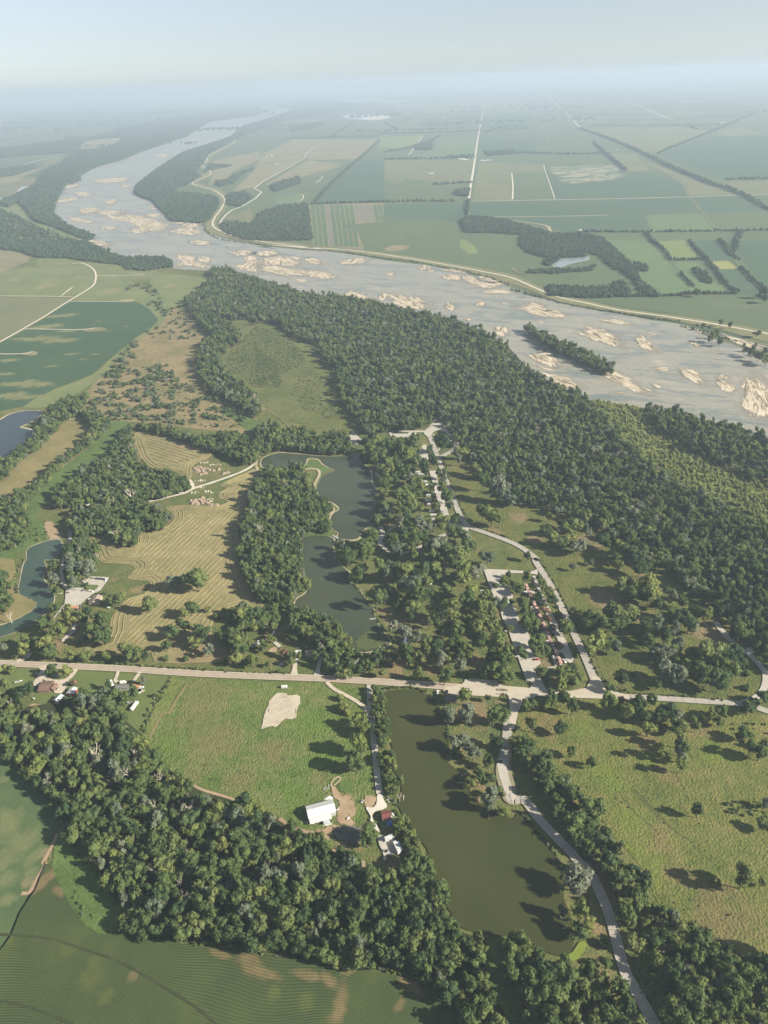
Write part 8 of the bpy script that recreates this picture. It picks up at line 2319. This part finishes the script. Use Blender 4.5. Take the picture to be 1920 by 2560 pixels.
for k, (x, y, w_, d_, n, lab) in enumerate([(520, 600, 9, 5, 26, 'white rubble scatter just above the farm road'), (530, 735, 12, 4, 16, 'white rubble at the lower edge of the farm road'), (665, 820, 8, 6, 22, 'white rubble scatter in the grass below the farm road'), (768, 850, 4, 2, 6, 'small white rubble right of the rubble scatter'), (80, 845, 14, 5, 40, 'white rubble bank along the farm road bend'), (640, 232, 12, 5, 16, 'white rubble behind the upper dirt heaps'), (790, 270, 12, 4, 16, 'pale rubble above the middle upper dirt heaps'), (720, 970, 8, 4, 8, 'pale rubble beside the lower dirt heaps'), (400, 850, 10, 4, 14, 'brownish rubble left of the lower grass patch')]):
    rubble(lab, 'S', x, y, w_, d_, n, None, 1.0)
# the bed of broken rock in the pasture: slabs too many to count
rb = np.concatenate([fill('J 130,873 180,865 210,880 280,880 287,920 270,970 252,1037 M 258,30 240,100 190,98 130,152 92,150 32,168 50,110 78,10 J 78,990 90,920', 1.25, 0, 2, 201)])
rg_ = random.Random(4)
mb = MB()
for x, y in rb:
    s = rg_.uniform(0.2, 0.5)
    a0 = rg_.uniform(0, 6)
    ca, sa = math.cos(a0), math.sin(a0)
    z0 = 0.55
    b = MB().box(-s * .7, s * .7, -s * .4, s * .4, z0, z0 + s * rg_.uniform(.5, 1.3), taper=s * .12)
    mb.add([(x + q[0] * ca - q[1] * sa, y + q[0] * sa + q[1] * ca, q[2] + q[0] * 0.3) for q in b.v], b.f)
tag(mb.build('rock_rubble', M['rubble']), 'broad bed of broken pale rock in the green pasture', 'rubble', kind='stuff')

# ---------------- far farmsteads and hamlets, a few pixels each
SPOTS = [('A', 25, 434, 40, 10), ('A', 180, 424, 60, 8), ('A', 300, 418, 30, 5), ('A', 428, 434, 20, 6), ('A', 485, 440, 12, 4), ('A', 30, 478, 30, 5), ('A', 110, 492, 30, 5), ('A', 245, 497, 14, 4), ('A', 285, 490, 12, 4), ('A', 380, 478, 12, 4), ('A', 756, 503, 8, 3), ('A', 0, 540, 30, 3),
         ('B', 340, 690, 25, 5), ('B', 440, 696, 25, 5), ('B', 500, 655, 45, 8), ('B', 240, 515, 20, 3), ('B', 455, 534, 10, 2), ('B', 690, 590, 30, 4), ('B', 870, 526, 25, 8), ('B', 1320, 438, 40, 5), ('B', 1470, 535, 30, 5), ('B', 1000, 487, 20, 3), ('B', 40, 450, 60, 14), ('B', 380, 385, 120, 16), ('B', 570, 385, 60, 6), ('B', 1000, 650, 5, 1), ('B', 336, 958, 3, 1), ('B', 850, 1003, 3, 1), ('A', 1165, 675, 14, 3), ('A', 1190, 712, 8, 2), ('B', 205, 753, 4, 1), ('B', 1190, 455, 40, 5)]
WM, RM = [WHITE, TANW, GREYW], [GMETAL, WMETAL, BROWNR]
_hp = []
for i in range(3):
    r_ = empty('farm_building', (0, 0, 0))
    w_, l_, h_, k_ = [(4.5, 7, 3.2, 5.8), (7, 14, 5, 8), (4, 6, 3.0, 6)][i]
    MB().prism([(-w_, 0), (w_, 0), (w_, h_), (0, k_ - 0.1), (-w_, h_)], -l_, l_).build('wall', WM[i], r_)
    for s in (-1, 1):
        MB().prism([(0, k_), (s * (w_ + .5), h_ - .3), (s * (w_ + .5), h_ - .1), (0, k_ + .2)], -l_ - .5, l_ + .5).build('roof_slope', RM[i], r_)
    MB().box(-1, 1, -l_ - 0.05, -l_, 0, 2.4).build('door', WOOD, r_)
    _hp.append(r_)
rg_ = random.Random(12)
_used = [False] * 3
_ph = ['in the far-left town', 'beyond the river', 'near the horizon']
_fb = [[], [], []]
for (t, x, y, sp, n) in SPOTS:
    for _ in range(n):
        i = rg_.randrange(3)
        px_, py_ = x + rg_.uniform(-sp, sp), y + rg_.uniform(-sp, sp) * 0.18
        g_ = gp(t, px_, py_)
        o = _hp[i] if not _used[i] else copy_tree(_hp[i])
        _used[i] = True
        o.location = (g_[0], g_[1], 0)
        dist = float(np.linalg.norm(g_))
        o.rotation_euler = (0, 0, R(-7.7) + rg_.choice((0, PI / 2)))
        s = min(max(dist / 6500.0, 1.0), 2.4)
        o.scale = (s, s, min(s, 1.5))
        q = 0 if t == 'A' and x < 900 else (2 if y < 460 else 1)
        tag(o, None, 'farm building', ['buildings of the hazy town at far left', 'farm buildings beyond the river', 'buildings of the hazy village near the horizon'][q])
        _fb[q].append((o, 'tiny ' + ['grey-roofed house', 'white-roofed barn', 'brown-roofed house'][i], px_ if t == 'A' else px_ + 1659, py_))
for q in range(3):
    ordinal_labels(_fb[q], _ph[q], None)
# ================================================================ haze
m, nt, out = new_mat('air')
pv = nt.nodes.new('ShaderNodeVolumePrincipled')
pv.inputs['Color'].default_value = (0.54, 0.68, 0.82, 1)
pv.inputs['Density'].default_value = 0.98e-4
pv.inputs['Anisotropy'].default_value = 0.08
nt.links.new(pv.outputs[0], out.inputs['Volume'])
hb = MB().box(-66000, 66000, -66000, 66000, -1.0, 580.0)
tag(hb.build('haze', m), 'pale summer haze lying over the whole river valley', 'haze', kind='stuff')
